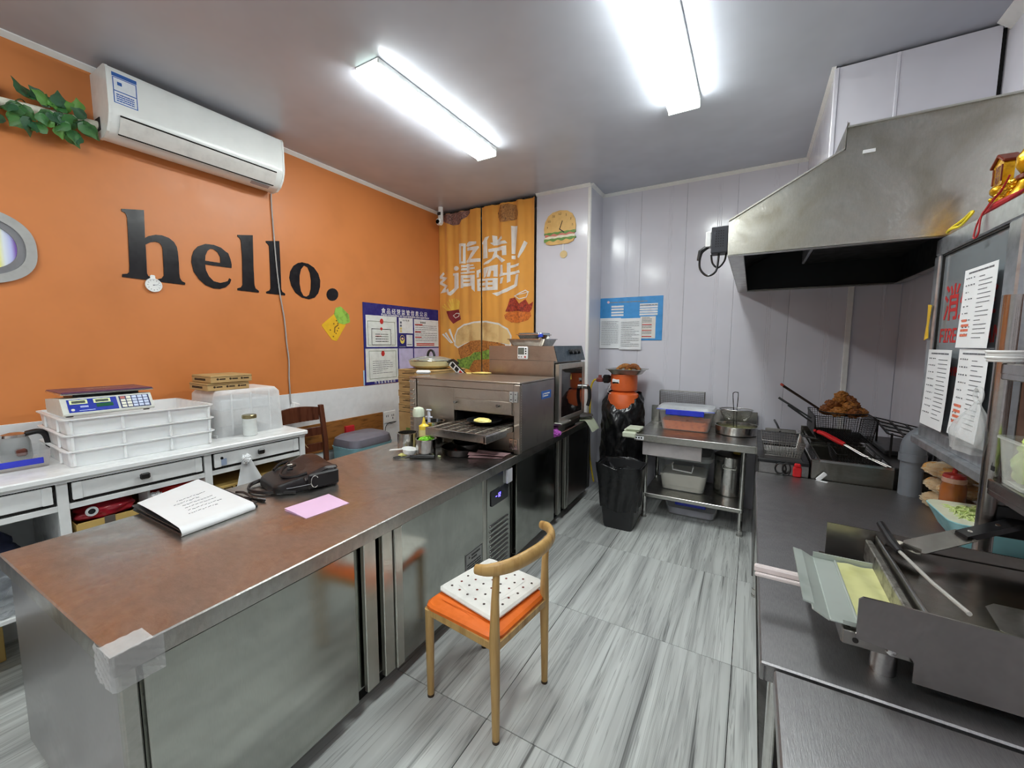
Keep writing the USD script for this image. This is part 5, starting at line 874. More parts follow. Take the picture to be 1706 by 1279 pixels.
# round strainer with the chicken
t = thing('wire_strainer', 'round wire strainer holding fried chicken, its two rods leaning left', 'strainer', (.545, 3.5, 1.118))
part(t, 'rim', tube([(.135 * math.cos(a), .135 * math.sin(a), .03) for a in np.linspace(0, 2 * PI, 40, endpoint=False)], .004, 6, closed=True), BLACKWIRE)
bw = [tube([(.135 * math.sin(p) * math.cos(a), .135 * math.sin(p) * math.sin(a), .03 - .028 * math.cos(p)) for p in np.linspace(0, PI / 2, 7)], .001, 4) for a in np.linspace(0, 2 * PI, 40, endpoint=False)] + [tube([(r_ * math.cos(a), r_ * math.sin(a), .03 - .028 * math.sqrt(max(0, 1 - (r_ / .135) ** 2))) for a in np.linspace(0, 2 * PI, 30, endpoint=False)], .001, 4, closed=True) for r_ in (.03, .06, .09, .115)]
part(t, 'wire_mesh', cat(bw), BLACKWIRE, kind='stuff')
h_ = part(t, 'handle', cat(tube([(-.12, .02, .035), (-.345, -.03, .195)], .005, 6), tube([(-.12, -.01, .03), (-.345, -.04, .185)], .005, 6)), steel('handle_brown', (96, 84, 78), rough=.4))
part(h_, 'tip', mv(bx(-.012, .012, -.012, .012, -.008, .008, .004), (-.35, -.035, .196), ry=35), M('tip_red', (170, 60, 44), rough=.5))
CHKM = [M('chicken_crust', (136, 78, 30), rough=.6, scale=55, dark=(58, 28, 10), bump=.8, bscale=70), M('chicken_gold', (168, 108, 44), rough=.55, scale=48, dark=(84, 42, 14), bump=.8, bscale=60)]
g = random.Random(5); spots_ = [(-.085, -.03, 0), (-.03, -.075, 0), (.05, -.08, 0), (.1, -.03, 0), (.09, .05, 0), (.0, .09, 0), (-.07, .05, 0), (0, 0, .0), (-.05, -.03, .045), (.03, -.045, .045), (.065, .01, .045), (.0, .045, .045), (-.045, .03, .05), (-.02, -.01, .085), (.035, .015, .085), (-.005, .03, .115)]
CH_LAB = ['fried chicken piece ' + s + ' in the strainer' for s in ('at the far left of the bottom ring', 'at the front left of the bottom ring', 'at the front right of the bottom ring', 'at the far right of the bottom ring', 'at the back right of the bottom ring', 'at the very back of the bottom ring', 'at the back left of the bottom ring', 'buried in the middle of the heap', 'on the left of the second layer', 'at the front of the second layer', 'on the right of the second layer', 'at the back of the second layer', 'at the back left of the second layer', 'on the left of the upper pair', 'on the right of the upper pair', 'at the very top of the heap')]
for i, (x, y, z) in enumerate(spots_):
    one('fried_chicken', mv(blob(g.uniform(.036, .046), g.uniform(.03, .038), g.uniform(.026, .032), 4, .42, 2.7, i), (.545 + x, 3.5 + y, 1.152 + z * .85), rz=g.uniform(0, 180), rx=g.uniform(-25, 25)), CHKM[i % 2], CH_LAB[i], 'fried chicken', 'fried chicken pieces in the strainer')
t = thing('tongs', 'long wire tongs with a red handle lying across the oil tank', 'tongs', (.4, 3.3, 1.03))
part(t, 'handle', tube([(0, 0, 0), (.03, -.03, -.006), (.085, -.09, -.03), (.12, -.12, -.044)], [.013, .015, .016, .013], 10), M('handle_red', (206, 34, 40), rough=.35))
for s in (-1, 1): part(t, 'arm', tube([(.115 + .006 * s, -.115, -.042), (.2 + .008 * s, -.19, -.085), (.3 + .01 * s, -.28, -.118)], .0035, 6), STRIP)
part(t, 'hook', tube([(-.01, .01, 0), (-.018, .02, .004)], .009, 8), M('handle_red', (0, 0, 0)))
t = thing('wire_rack', 'dark wire grid rack propped on the fryer behind the grey pipe', 'rack', (.74, 3.28, 1.06))
gr = []
for i in range(5): gr.append(mv(bx(0, .26, i * .1 - .006, i * .1 + .006, -.003, .003), (0, 0, 0)))
for i in range(4): gr.append(mv(bx(i * .085 - .006, i * .085 + .006, 0, .4, -.003, .003)))
part(t, 'grid', mv(cat(gr), (0, 0, .0), rx=6, ry=12), BLACKWIRE); part(t, 'white_panel', mv(bx(.02, .24, .1, .38, -.006, -.004), rx=6, ry=12), M('dull_white', (190, 190, 192), rough=.5))
part(t, 'stand', cat(bx(.02, .03, .02, .03, -.15, 0), bx(.22, .23, .02, .03, -.15, -.04), bx(.02, .03, .36, .37, -.15, .03), bx(.22, .23, .36, .37, -.15, 0)), BLACKWIRE)
t = thing('cable_coil', 'small coil of black cable hanging on the front of the black-topped fryer', 'cable', (.2, 2.966, .802))
part(t, 'loop', tube([(.028 * math.cos(a) - .012, -.006, .035 + .036 * math.sin(a)) for a in np.linspace(0, 2 * PI, 24, endpoint=False)], .005, 6, closed=True), BLACK)
part(t, 'loop', tube([(.02 * math.cos(a) + .018, -.012, .04 + .036 * math.sin(a)) for a in np.linspace(0, 2 * PI, 24, endpoint=False)], .005, 6, closed=True), BLACK)
t = thing('thermostat_plug', 'red switch block with a pull tab on the front of the black-topped fryer', 'switch', (.272, 2.955, .802))
part(t, 'block', bx(-.022, .022, -.012, .016, 0, .06, .006), M('switch_red', (204, 26, 32), rough=.35)); part(t, 'cap', bx(-.017, .017, -.014, .01, .06, .082, .006), M('switch_red', (0, 0, 0)))
t = thing('foil_packet', 'crumpled white packet leaning on the front corner of the stainless fryer', 'packet', (.37, 2.945, .801))
part(t, 'packet', mv(bx(-.012, .012, -.006, .006, 0, .062, .004), ry=38), PAPER); part(t, 'flap', mv(bx(-.006, .05, -.01, .01, 0, .004, .001), (.0, -.01, .0), rz=-20), PAPER)
# ------------------------------------------------------------------ flat-top griddle on the right worktable
GRD = steel('griddle_steel', (172, 169, 163), rough=.22, scale=3, stain=(118, 114, 108), scr=.1)
SPL = steel('splash_steel', (168, 163, 160), rough=.2, scale=2.5, stain=(150, 146, 142), scr=.06)
t = thing('flat_griddle', 'flat-top griddle with splash guards and a pale greasy drip tray', 'griddle', (.228, 1.215, .8))
part(t, 'base', cat(bx(0, .7, .012, .03, .068, .104, .002), bx(0, .018, .03, .46, .06, .104, .002), bx(.13, .7, .03, .46, .06, .12)), GRD)
for x in (.09, .62):
    for y in (.06, .42): part(t, 'foot', cyl(.026, 0, .066, (x, y), 16), DARKST)
ns = Polygon([(.03, .205), (.09, .205), (.7, .188), (.7, .03), (.127, .03), (.127, .078), (.121, .088), (.022, .1), (.022, .197)])
part(t, 'near_splash', xz(ns, -.004, .005), SPL)
part(t, 'bolt', mv(lathe([(0, 0), (.011, 0), (.008, .006), (0, .008)], 14), (.09, .008, .084), rx=90), BRIGHT)
part(t, 'hole', mv(cyl(.006, 0, .003, n=12), (.025, .0125, .084), rx=90), DARKGAP)
fs = Polygon([(.022, .08), (.022, .2), (.7, .188), (.7, .06), (.12, .06), (.12, .08)])
part(t, 'far_splash', xz(fs, .482, .005), SPL)
part(t, 'griddle_plate', bx(.135, .7, .006, .478, .12, .158, .003), steel('griddle_top', (146, 142, 136), rough=.13, scale=3, stain=(112, 106, 96), scr=.12, stain_rough=.12))
part(t, 'front_bar', bx(.122, .14, .006, .478, .1, .168, .003), steel('worn_bar', (190, 188, 180), rough=.4, scale=26, stain=(110, 104, 96), scr=.3))
part(t, 'inner_bar', bx(.146, .154, .01, .474, .155, .188, .002), GRD)
ZINC = M('zinc_tray', (176, 184, 178), rough=.38, metal=.3, scale=6, dark=(150, 160, 152))
GRS = M('pale_grease', (206, 206, 146), rough=.3, scale=9, dark=(184, 184, 116), coat=.3)
tr_ = part(t, 'drip_tray', cat(bx(-.025, .125, .018, .37, .112, .118, .002), mv(bx(-.002, .002, .018, .37, 0, .04), (-.026, 0, .114), ry=-62), mv(bx(-.002, .002, .06, .38, 0, .024), (-.056, -.02, .134), ry=-80), bx(-.025, .125, .366, .371, .114, .135), bx(.0, .125, .017, .021, .114, .125)), ZINC)
part(tr_, 'grease', mv(grid_sheet(lambda u, v: (.034 + .09 * u, .024 + .336 * v, .1212 + .002 * math.sin(u * 9 + v * 5)), 10, 20, .002)), GRS)
part(tr_, 'tray_step', bx(.028, .034, .02, .366, .117, .124, .002), ZINC)
part(t, 'tray_handle', cat(bx(-.188, -.055, .196, .216, .105, .126, .004), bx(-.186, -.05, .182, .192, .098, .11, .003)), M('handle_pale', (226, 214, 212), rough=.35))
t = thing('griddle_scraper', 'long thin scraper lying along the griddle, black handle towards the fryers', 'scraper', (.4, 1.5, .962))
part(t, 'handle', tube([(-.012, .205, .06), (-.006, .1, .045), (0, .05, .04)], [.011, .012, .009], 10), BLACK)
part(t, 'rod', tube([(0, .05, .04), (.022, -.12, .041), (.042, -.262, .05)], .005, 8), M('rod_grey', (206, 204, 198), rough=.3, metal=.4))
part(t, 'blade', hullpts([(.0, .14, .045), (.055, .085, .046), (.06, .1, .02), (.005, .155, .02)]), GRD)
def spatula(lab, o, a, dz, tilt, L=.2, w=.085):
    t = thing('spatula', lab, 'spatula', o, a)
    bl = extr(Polygon([(0, -w / 2 + .012), (.018, -w / 2), (L, -.028), (L, .028), (.018, w / 2), (0, w / 2 - .012)]), .0022)
    part(t, 'blade', mv(bl, rx=tilt, ry=-dz), GRD)
    hd = hullpts([(L - .02, y, z) for y in (-.016, .016) for z in (-.009, .012)] + [(L + .3, y, z) for y in (-.017, .017) for z in (-.011, .012)])
    h = part(t, 'handle', mv(hd, rx=tilt, ry=-dz), BLACK)
    for x in (L + .01, L + .11): part(h, 'rivet', mv(cyl(.006, .011, .0135, (x, 0), 10), rx=tilt, ry=-dz), BRIGHT)
spatula('wide steel spatula with a black handle resting across the griddle guard', (.432, 1.60, .998), 38, 8, 12, w=.06)
spatula('wide steel spatula at the right edge of the photo near the griddle front', (.5, 1.3, .985), 4, 3, 20, L=.15)

# ------------------------------------------------------------------ rack, bowl, sauce, bread bags on the right
RK = steel('rack_steel', (178, 174, 170), rough=.16)
t = thing('shelf_rack', 'steel shelf rack standing on the worktable at the right edge of the photo', 'rack', (.67, 1.85, .8))
part(t, 'post', tube([(0, 0, 0), (0, 0, .95)], .022, 20), RK); part(t, 'post', tube([(.315, 0, 0), (.315, 0, .95)], .018, 20), RK); part(t, 'post', tube([(.315, -.45, 0), (.315, -.45, .95)], .018, 20), RK); part(t, 'post', tube([(.315, -.225, .385), (.315, -.225, .95)], .012, 12), RK)
for z in (.385, .745): part(t, 'shelf', cat(bx(-.012, .335, -.47, .012, z - .035, z, .004), bx(-.012, .008, -.47, -.02, z - .05, z - .03, .003)), RK)
part(t, 'lower_brace', bx(.006, .26, -.012, .0, .2, .3, .003), BLACK)
t = thing('cable_roll', 'white cable wound round the top of the rack post', 'cable', (.67, 1.85, 1.546))
part(t, 'winding', cat([tube([((.034 + .004 * (k % 2)) * math.cos(a), (.034 + .004 * (k % 2)) * math.sin(a), .006 + k * .009) for a in np.linspace(0, 2 * PI, 24, endpoint=False)], .005, 6, closed=True) for k in range(4)]), WHITEP, kind='stuff')
CLEAR = see_through('clear_plastic', (232, 236, 232), .07, .12)
t = thing('lettuce_box', 'clear ribbed plastic box of pale green lettuce on the rack shelf', 'box', (.716, 1.742, 1.186))
part(t, 'box', tub(.085, .13, .105, .16, .14, .002, .02, .006), CLEAR)
LET1 = M('lettuce_pale', (196, 218, 120), rough=.5, scale=16, dark=(150, 190, 70), sss=.1)
part(t, 'lettuce', mv(cat(mv(blob(.042, .06, .055, 3, .3, 3, 3), (0, 0, .06)), mv(blob(.034, .05, .035, 3, .4, 4, 5), (.0, -.01, .115))), (0, 0, 0)), LET1)
part(t, 'dark_tag', bx(-.062, -.06, .05, .07, .03, .045), BLACK)
one('paper_mat', grid_sheet(lambda u, v: (.682 + .15 * u, 1.55 + .26 * v, 1.1875 + .006 * max(0, .2 - u) / .2 * math.sin(v * 9) ** 2), 8, 12, .001), PAPER, 'white paper mat under the lettuce box on the rack shelf', 'mat')
BAG = see_through('thin_bag', (232, 236, 236), .2, .15)
def bag_shape(u, v):
    a = 2 * PI * u; r = (.01 + .075 * math.sin(min(1, v * 1.15) * PI * .62) ** 1.2) * (1 + .13 * math.sin(a * 7 + v * 4) * (1 - .5 * v) + .06 * math.sin(a * 13 + v * 11)); return (.02 + r * .5 * math.cos(a), r * 1.15 * math.sin(a) + .02 * v, -.02 - .165 * v)
t = thing('plastic_bag', 'crumpled clear plastic bag hanging beside the taped papers', 'bag', (.63, 1.93, 1.43))
part(t, 'bag', grid_sheet(bag_shape, 44, 18), BAG, smooth=True)
part(t, 'knot', tube([(.02, .024 * math.cos(a), .004 + .024 * math.sin(a)) for a in np.linspace(0, 2 * PI, 18, endpoint=False)], .006, 8, closed=True), BAG)
AQ = M('aqua_ceramic', (148, 208, 214), rough=.2, var=.02); CR = M('cream_inside', (226, 230, 206), rough=.25, var=.02)
t = thing('salad_bowl', 'pale blue square bowl of shredded cabbage beside the rack post', 'bowl', (.85, 2.32, .8))
def shell(w0, w1, h, t_, d0=None, d1=None, r=.04): return loft([rr_ring(w0, d0 or w0, r * .6, 0), rr_ring(w1, d1 or w1, r, h)])
rr0 = [rr_ring(.18, .18, .03, 0), rr_ring(.24, .24, .04, .04), rr_ring(.31, .31, .05, .115)]
part(t, 'outside', loft(rr0 + [rr_ring(.304, .304, .05, .117)], cap=False), AQ)
part(t, 'inside', loft([rr_ring(.306, .306, .05, .1168), rr_ring(.294, .294, .048, .112), rr_ring(.225, .225, .04, .043), rr_ring(.17, .17, .03, .006)]), CR)
g = random.Random(11); cab_ = []
for k in range(190):
    x, y = g.uniform(-.1, .1), g.uniform(-.1, .1); h0 = .085 + .03 * (1 - (x * x + y * y) / .03)
    a = g.uniform(0, PI); l = g.uniform(.02, .045); z = h0 + g.uniform(0, .012)
    cab_.append(tube([(x - l * math.cos(a), y - l * math.sin(a), z), (x, y, z + g.uniform(.004, .014)), (x + l * math.cos(a), y + l * math.sin(a), z)], g.uniform(.0022, .004), 5))
part(t, 'cabbage', cat(mv(blob(.12, .12, .034, 3, .2, 3, 2), (0, 0, .078)), *cab_), M('cabbage', (206, 220, 150), rough=.45, scale=40, dark=(164, 196, 92)), kind='stuff')
SAUCE = M('chilli_sauce', (112, 44, 22), rough=.25, coat=.4); SAUCE2 = M('sauce_amber', (158, 90, 42), rough=.2, coat=.4)
t = thing('sauce_bottle', 'squeeze bottle of dark red sauce with a red cap behind the blue bowl', 'bottle', (.812, 2.545, .8))
part(t, 'lower_sauce', lathe([(0, 0), (.04, 0), (.043, .01), (.043, .1), (0, .1)], 28), SAUCE)
part(t, 'upper_sauce', lathe([(.043, .1), (.0425, .165), (.037, .185), (0, .185)], 28), SAUCE2)
part(t, 'neck', lathe([(.037, .185), (.04, .188), (.04, .205), (.036, .21), (0, .21)], 28), M('neck_pink', (214, 170, 150), rough=.3))
part(t, 'cap', lathe([(.037, .205), (.039, .21), (.035, .222), (.01, .23), (.006, .252), (.004, .262), (0, .262)], 28), M('cap_red', (176, 50, 44), rough=.3))
BREAD = M('bread_crust', (196, 144, 74), rough=.6, scale=9, dark=(140, 88, 36)); FILM = see_through('bread_film', (236, 222, 190), .22, .1)
for i, (x, y, z, lab) in enumerate(((.868, 2.725, .8, 'clear bag of bread at the bottom of the pile by the grey pipe'), (.876, 2.725, .877, 'clear bag of bread in the middle of the pile by the grey pipe'), (.868, 2.728, .954, 'clear bag of bread on top of the pile by the grey pipe'))):
    t = thing('bread_bag', lab, 'bread', (x, y, z), 8 * i)
    k = 0
    for dx in (-.045, .045):
        for dy in (-.06, .06):
            k += 1; part(t, 'roll', mv(blob(.048, .052, .033, 3, .06, 2, i * 5 + k), (dx * .9, dy * .85, .036)), BREAD)
    part(t, 'bag', mv(blob(.104, .112, .04, 4, .2, 6, i + 20), (0, 0, .038)), FILM)

# ------------------------------------------------------------------ combi oven behind the conveyor oven
t = thing('combi_oven', 'glass-door combi oven with knobs standing behind the conveyor oven', 'oven', (-2.02, 3.06, 0))
W, D = .66, .62
part(t, 'body', cat(bx(0, W - .03, 0, D, .9, 1.46, .004), xz(Polygon([(0, 1.46), (W - .03, 1.46), (W + .0, 1.45), (W - .035, 1.578), (0, 1.578)]), 0, D)), OVEN)
part(t, 'side_seam', bx(.01, W - .04, -.002, 0, 1.455, 1.46), DARKST)
part(t, 'control_panel', xz(Polygon([(W + .002, 1.448), (W - .033, 1.578), (W - .028, 1.58), (W + .008, 1.45)]), .0, D), M('panel_blue_grey', (66, 78, 88), rough=.3, metal=.4))
for i in range(3):
    k = mv(cyl(.02, 0, .03, n=18), ry=75); part(t, 'control_knob', mv(k, (W - .014, .3 + .09 * i, 1.525)), BLACK)
part(t, 'buttons', cat([mv(bx(-.006, .004, y - .008, y + .008, -.005, .005, .002), (W - .02, 0, 1.545)) for y in (.28, .34, .4)]), DARKST)
dr = part(t, 'door', cat(bx(W - .03, W + .012, .02, .07, .945, 1.435, .004), bx(W - .03, W + .012, D - .075, D - .01, .945, 1.435, .004), bx(W - .03, W + .012, .07, D - .075, 1.385, 1.435, .004), bx(W - .03, W + .012, .07, D - .075, .945, .985, .004)), STRIP)
part(dr, 'door_glass', bx(W - .01, W + .009, .07, D - .075, .985, 1.385), M('oven_glass', (26, 18, 18), rough=.05, spec=.7))
part(dr, 'door_gasket', bx(W - .045, W - .03, .01, D, .94, 1.44), MATT)
part(dr, 'door_handle', tube(curve([(W + .045, D - .03, 1.2), (W + .062, D - .02, 1.18), (W + .066, D - .015, 1.1), (W + .05, D - .02, 1.02)], 6), .016, 10), BLACK)
part(dr, 'handle_hub', cat(mv(cyl(.022, 0, .05, n=16), (W + .005, D - .04, 1.2), ry=90)), BRIGHT)
part(dr, 'sticker', plane_map(extr(Polygon([(0, 0), (.03, 0), (.015, .05)]), .0006), (W + .0095, .26, 1.29), *YZ), M('sticker_yellow', (200, 180, 70), rough=.5))
part(t, 'drip_ledge', bx(W - .02, W + .05, -.01, .2, .935, .95, .003), STRIP)
part(t, 'drain_box', bx(W - .03, W + .02, .0, .14, .862, .93, .004), DARKST)
part(t, 'plinth', bx(.02, W - .03, .02, D - .02, .86, .905, .003), DARKST)
for x in (.05, W - .08):
    for y in (.05, D - .05): part(t, 'foot', cyl(.02, .84, .862, (x, y), 12), BLACK)
t = thing('kitchen_timer', 'white digital kitchen timer stuck to the side of the combi oven', 'timer', (-1.725, 3.058, 1.465))
part(t, 'case', bx(0, .1, -.016, 0, 0, .108, .008), WHITEP); part(t, 'screen', bx(.01, .068, -.018, -.015, .042, .1, .002), M('lcd_grey', (98, 104, 98), rough=.2))
for z in (.05, .07, .09): part(t, 'button', mv(cyl(.006, 0, .003, n=12), (.084, -.016, z), rx=90), INK)
for x in (.02, .042): part(t, 'button', mv(cyl(.006, 0, .003, n=12), (x, -.016, .022), rx=90), M('button_grey', (120, 110, 110), rough=.4))
part(t, 'button', mv(cyl(.008, 0, .003, n=12), (.078, -.016, .022), rx=90), M('button_red', (170, 50, 56), rough=.4))
for i, (w, d, h, z, c, lab) in enumerate(((.36, .26, .06, 1.579, (-1.67, 3.22), 'lower deep steel tray on top of the combi oven'), (.24, .2, .045, 1.632, (-1.66, 3.23), 'smaller steel tray stacked on another on the combi oven'))):
    t = thing('steel_tray', lab, 'tray', (*c, z), 0); part(t, 'tray', tub(w * .85, d * .85, w, d, h, .002, .03, .012), BRIGHT)
    if i: part(t, 'lid', cat(mv(loft([rr_ring(w, d, .03, .045), rr_ring(w - .01, d - .01, .03, .058), rr_ring(w - .1, d - .1, .03, .062)]))), BRIGHT); part(t, 'blue_clip', bx(.09, .13, -.108, -.08, .02, .05, .004), M('clip_blue', (40, 70, 190), rough=.4))
t = thing('control_remote', 'small white rounded case lying on the front left of the conveyor oven', 'case', (-2.415, 2.64, 1.337), 35)
part(t, 'case', bx(-.06, .06, -.028, .028, 0, .034, .012), WHITEP); part(t, 'seam', bx(-.0605, .0605, -.0285, .0285, .016, .018), GREYP)
one('serving_spoon', cat(mv(blob(.085, .035, .009, 3, .15, 2, 3), (-2.005, 2.99 - .07, 1.346), rz=20), tube([(-2.09, 2.885, 1.342), (-2.13, 2.87, 1.342)], .006, 6)), M('bread_yellow', (232, 206, 116), rough=.5, scale=12, dark=(208, 170, 80)), 'flat yellow wooden spoon lying on top of the conveyor oven', 'spoon')
t = thing('black_pan', 'black pan with a pale filling on the conveyor belt at the tunnel mouth', 'pan', (-1.6, 2.36, 1.036))
part(t, 'pan', lathe([(0, 0), (.07, 0), (.1, .012), (.125, .03), (.128, .033), (.122, .033), (.096, .016), (.07, .005), (0, .005)], 32), BLACK)
part(t, 'filling', mv(blob(.068, .05, .022, 3, .2, 3, 8), (.0, -.02, .024)), M('egg_pale', (238, 226, 140), rough=.4, scale=16, dark=(226, 200, 84)))
# boxes behind the oven
CB = M('cardboard', (186, 152, 100), rough=.75, scale=5, dark=(164, 128, 80)); CBD = M('cardboard_print', (62, 46, 26), rough=.8)
def carton(name, lab, x0, x1, y0, y1, z0, z1, group=None, prints=(), mat=None, cat_='box'):
    t = thing(name, lab, cat_, ((x0 + x1) / 2, (y0 + y1) / 2, z0), 0, group); w, d, h = (x1 - x0) / 2, (y1 - y0) / 2, z1 - z0
    part(t, 'carton', bx(-w, w, -d, d, 0, h, .0025), mat or CB)
    part(t, 'lid_seam', cat(bx(-w - .0006, w + .0006, -d - .0006, d + .0006, h * .78, h * .78 + .003)), CBD)
    return t, w, d, h
carton('large_carton', 'large upright brown carton at the bottom of the stack left of the ovens', -2.83, -2.4, 2.75, 3.2, 0, .98)
part('/World/large_carton', 'green_print', decal([sbox(0, 0, .05, .12)], (-2.74 + 2.615, -.2258, .2 + .5), *XZ), M('print_green', (98, 124, 52), rough=.7))
part('/World/large_carton', 'tape_line', bx(-.2153, .2153, -.2256, -.22, .965, .97), CBD)
for i in range(6):
    lab = ('lowest', 'second', 'third', 'fourth', 'fifth', 'topmost')[i]
    t, w, d, h = carton('pizza_carton', f'flat brown carton, {lab} of the stack left of the ovens', -2.83 + .004 * (i % 2), -2.4 + .004 * (i % 3), 2.75 + .003 * (i % 2), 3.2, .982 + .0635 * i, .982 + .0635 * (i + 1) - .002, 'flat cartons left of the ovens')
    part(t, 'print', decal([sbox(.05, .022, .2, .028), sbox(.08, .034, .24, .038)], (-w, -d - .0004, 0), *XZ), CBD)
t = thing('frying_pan', 'cream frying pan with a glass lid on the stack of flat cartons', 'pan', (-2.6, 2.95, 1.3635))
part(t, 'pan', lathe([(0, 0), (.13, 0), (.19, .03), (.205, .07), (.2, .075), (.183, .034), (.125, .006), (0, .006)], 36), M('pan_cream', (222, 212, 164), rough=.3))
part(t, 'lid', lathe([(.205, .074), (.19, .09), (.1, .112), (0, .118)], 36), see_through('lid_glass', (160, 166, 160), .3, .05))
part(t, 'lid_rim', tube([(.203 * math.cos(a), .203 * math.sin(a), .078) for a in np.linspace(0, 2 * PI, 40, endpoint=False)], .005, 6, closed=True), BRIGHT)
part(t, 'lid_knob', tube([(.04 * math.cos(a), 0, .115 + .055 * math.sin(a)) for a in np.linspace(0, PI, 12)], .011, 8), BLACK)
part(t, 'handle', tube([(-.19, .03, .06), (-.28, .05, .075)], [.018, .014], 8), BLACK)
part(t, 'long_handle', tube([(.19, 0, .068), (.28, -.02, .085), (.36, -.06, .06)], .012, 8), BLACK)
t = thing('price_tag', 'white card tag with black print leaning behind the conveyor oven', 'tag', (-2.3, 2.965, 1.3))
part(t, 'card', mv(bx(-.11, .11, -.004, .004, -.032, .032, .003), (0, 0, .06), ry=38), PAPER)
part(t, 'border', mv(cat(bx(-.112, .112, -.005, .003, .028, .036), bx(-.112, -.104, -.005, .003, -.03, .03)), (0, 0, .06), ry=38), BLACK)
part(t, 'print', mv(decal([sbox(-.085, -.02, -.045, .018), sbox(-.03, -.02, .01, .018)], (0, -.0042, 0), *XZ), (0, 0, .06), ry=38), INK); part(t, 'red_print', mv(decal([sbox(.025, -.02, .06, .018)], (0, -.0042, 0), *XZ), (0, 0, .06), ry=38), REDINK)

# ------------------------------------------------------------------ gas cylinder, bin, back table things
ORG = M('gas_orange', (216, 98, 44), rough=.4, var=.05); BBAG = M('black_bag', (22, 22, 24), rough=.2, var=.1, bump=.9, bscale=24)
t = thing('gas_cylinder', 'orange gas cylinder wrapped in a black bag with a regulator and yellow hose', 'gas cylinder', (-1.125, 4.22, 0))
part(t, 'body', lathe([(0, .02), (.165, .02), (.178, .06), (.178, .95), (.172, 1.02), (.145, 1.09), (.09, 1.125), (.06, 1.14), (0, 1.14)], 40), ORG)
cl = lathe([(.125, 1.135), (.132, 1.135), (.132, 1.29), (.125, 1.29), (.125, 1.135)], 40)
part(t, 'collar', lathe([(.06, 1.12), (.128, 1.125), (.133, 1.14), (.133, 1.285), (.13, 1.29), (.124, 1.285), (.124, 1.15), (.06, 1.14)], 40), ORG)
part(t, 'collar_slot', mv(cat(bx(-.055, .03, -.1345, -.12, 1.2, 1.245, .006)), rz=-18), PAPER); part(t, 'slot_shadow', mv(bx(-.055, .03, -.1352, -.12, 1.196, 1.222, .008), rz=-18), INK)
g = random.Random(4)
def wrap(u, v):
    a = -PI / 2 + 2 * PI * u; front = max(0, math.cos(a + PI / 2)); top = 1.09 - .135 * front ** 3 + .02 * math.sin(a * 3)
    z = .06 + (top - .06) * v; r = .2 + .018 * math.sin(v * PI) + .026 * (meshkit.fbm(np.array([math.cos(a) * 3, math.sin(a) * 3, z * 6]), 4, 3) - .5) * 2 + .006 * math.sin(a * 9 + z * 14 + 2 * math.sin(z * 7)) + .03 * max(0, .5 - v) * .6
    if v > .93: r -= (v - .93) * .5
    return (r * math.cos(a), r * math.sin(a), z)
part(t, 'bag_wrap', grid_sheet(wrap, 130, 70), BBAG, smooth=True)
part(t, 'bag_tie', tube([(-.08, -.185, 1.1), (-.13, -.15, 1.12), (-.11, -.09, 1.18)], .003, 5), M('tie_white', (200, 200, 200), rough=.5))
part(t, 'valve', cat(mv(bx(-.045, .03, -.03, .03, -.04, .045, .014), (-.155, -.06, 1.235)), tube([(-.15, -.06, 1.235), (-.07, -.03, 1.235)], .016, 10)), BLACK)
part(t, 'regulator', cat(mv(lathe([(0, -.02), (.035, -.02), (.04, -.01), (.04, .01), (.032, .02), (0, .022)], 20), (-.235, -.06, 1.225)), tube([(-.235, -.06, 1.245), (-.235, -.06, 1.275)], [.02, .016], 12)), M('regulator_brown', (120, 60, 56), rough=.4))
part(t, 'hose', tube(curve([(-.26, -.06, 1.225), (-.3, -.06, 1.215), (-.335, -.05, 1.14), (-.34, -.05, 1.0), (-.345, -.04, .85), (-.345, -.02, .4), (-.3, 0, .1)], 8), .0095, 8), M('hose_yellow', (206, 176, 40), rough=.4))
t = thing('food_tray', 'small steel tray of fried snacks on top of the gas cylinder', 'tray', (-1.09, 4.2, 1.291))
part(t, 'tray', tub(.26, .2, .34, .28, .055, .002, .025, .018), STEEL)
for i, (x, y, a) in enumerate(((-.03, 0, 20), (.05, .03, 70), (.06, -.04, -15))): part(t, 'snack', mv(tube(curve([(-.07, 0, .02), (-.02, .0, .06), (.04, 0, .06), (.08, 0, .03)], 4), [.022] * 5 + [.026] * 5 + [.02] * 3, 10), (x, y, .02), rz=a), (CHKM[1], M('snack_yellow', (214, 160, 60), rough=.4, scale=14), CHKM[0])[i])
t = thing('waste_bin', 'black waste bin with a black liner beside the small steel table', 'bin', (-.935, 3.515, 0))
BINM = M('bin_plastic', (36, 36, 38), rough=.4)
part(t, 'bin', loft([rr_ring(.24, .2, .03, 0), rr_ring(.255, .215, .03, .03), rr_ring(.37, .31, .04, .555), rr_ring(.36, .3, .04, .555), rr_ring(.25, .2, .03, .03)]), BINM)
def liner(u, v):
    a = 2 * PI * u; ca, sa = math.cos(a), math.sin(a); k = (abs(ca) ** 5 + abs(sa) ** 5) ** (-1 / 5)
    s = v * 2 - 1                                                 # -1 inside, 0 rim, 1 outside
    n = meshkit.fbm(np.array([ca * 3, sa * 3, v * 3]), 3, 6) - .5
    z = .575 - (.4 * s if s > 0 else .16 * -s) + .03 * n + .012 * math.sin(a * 5); w = .19 + .012 * (1 - abs(s)) + .016 * n + .006 * math.sin(a * 14 + s * 4) * max(0, s) - (.05 * -s if s < 0 else .035 * s)
    return (ca * k * w, sa * k * w * .86, z)
part(t, 'liner', grid_sheet(liner, 110, 26), BBAG, smooth=True)
part(t, 'rubbish', mv(blob(.13, .1, .05, 3, .5, 4, 7), (.02, 0, .45)), M('rubbish_grey', (150, 150, 154), rough=.5, dark=(60, 60, 64), scale=20))
TUB = see_through('tub_plastic', (230, 232, 234), .06, .25)
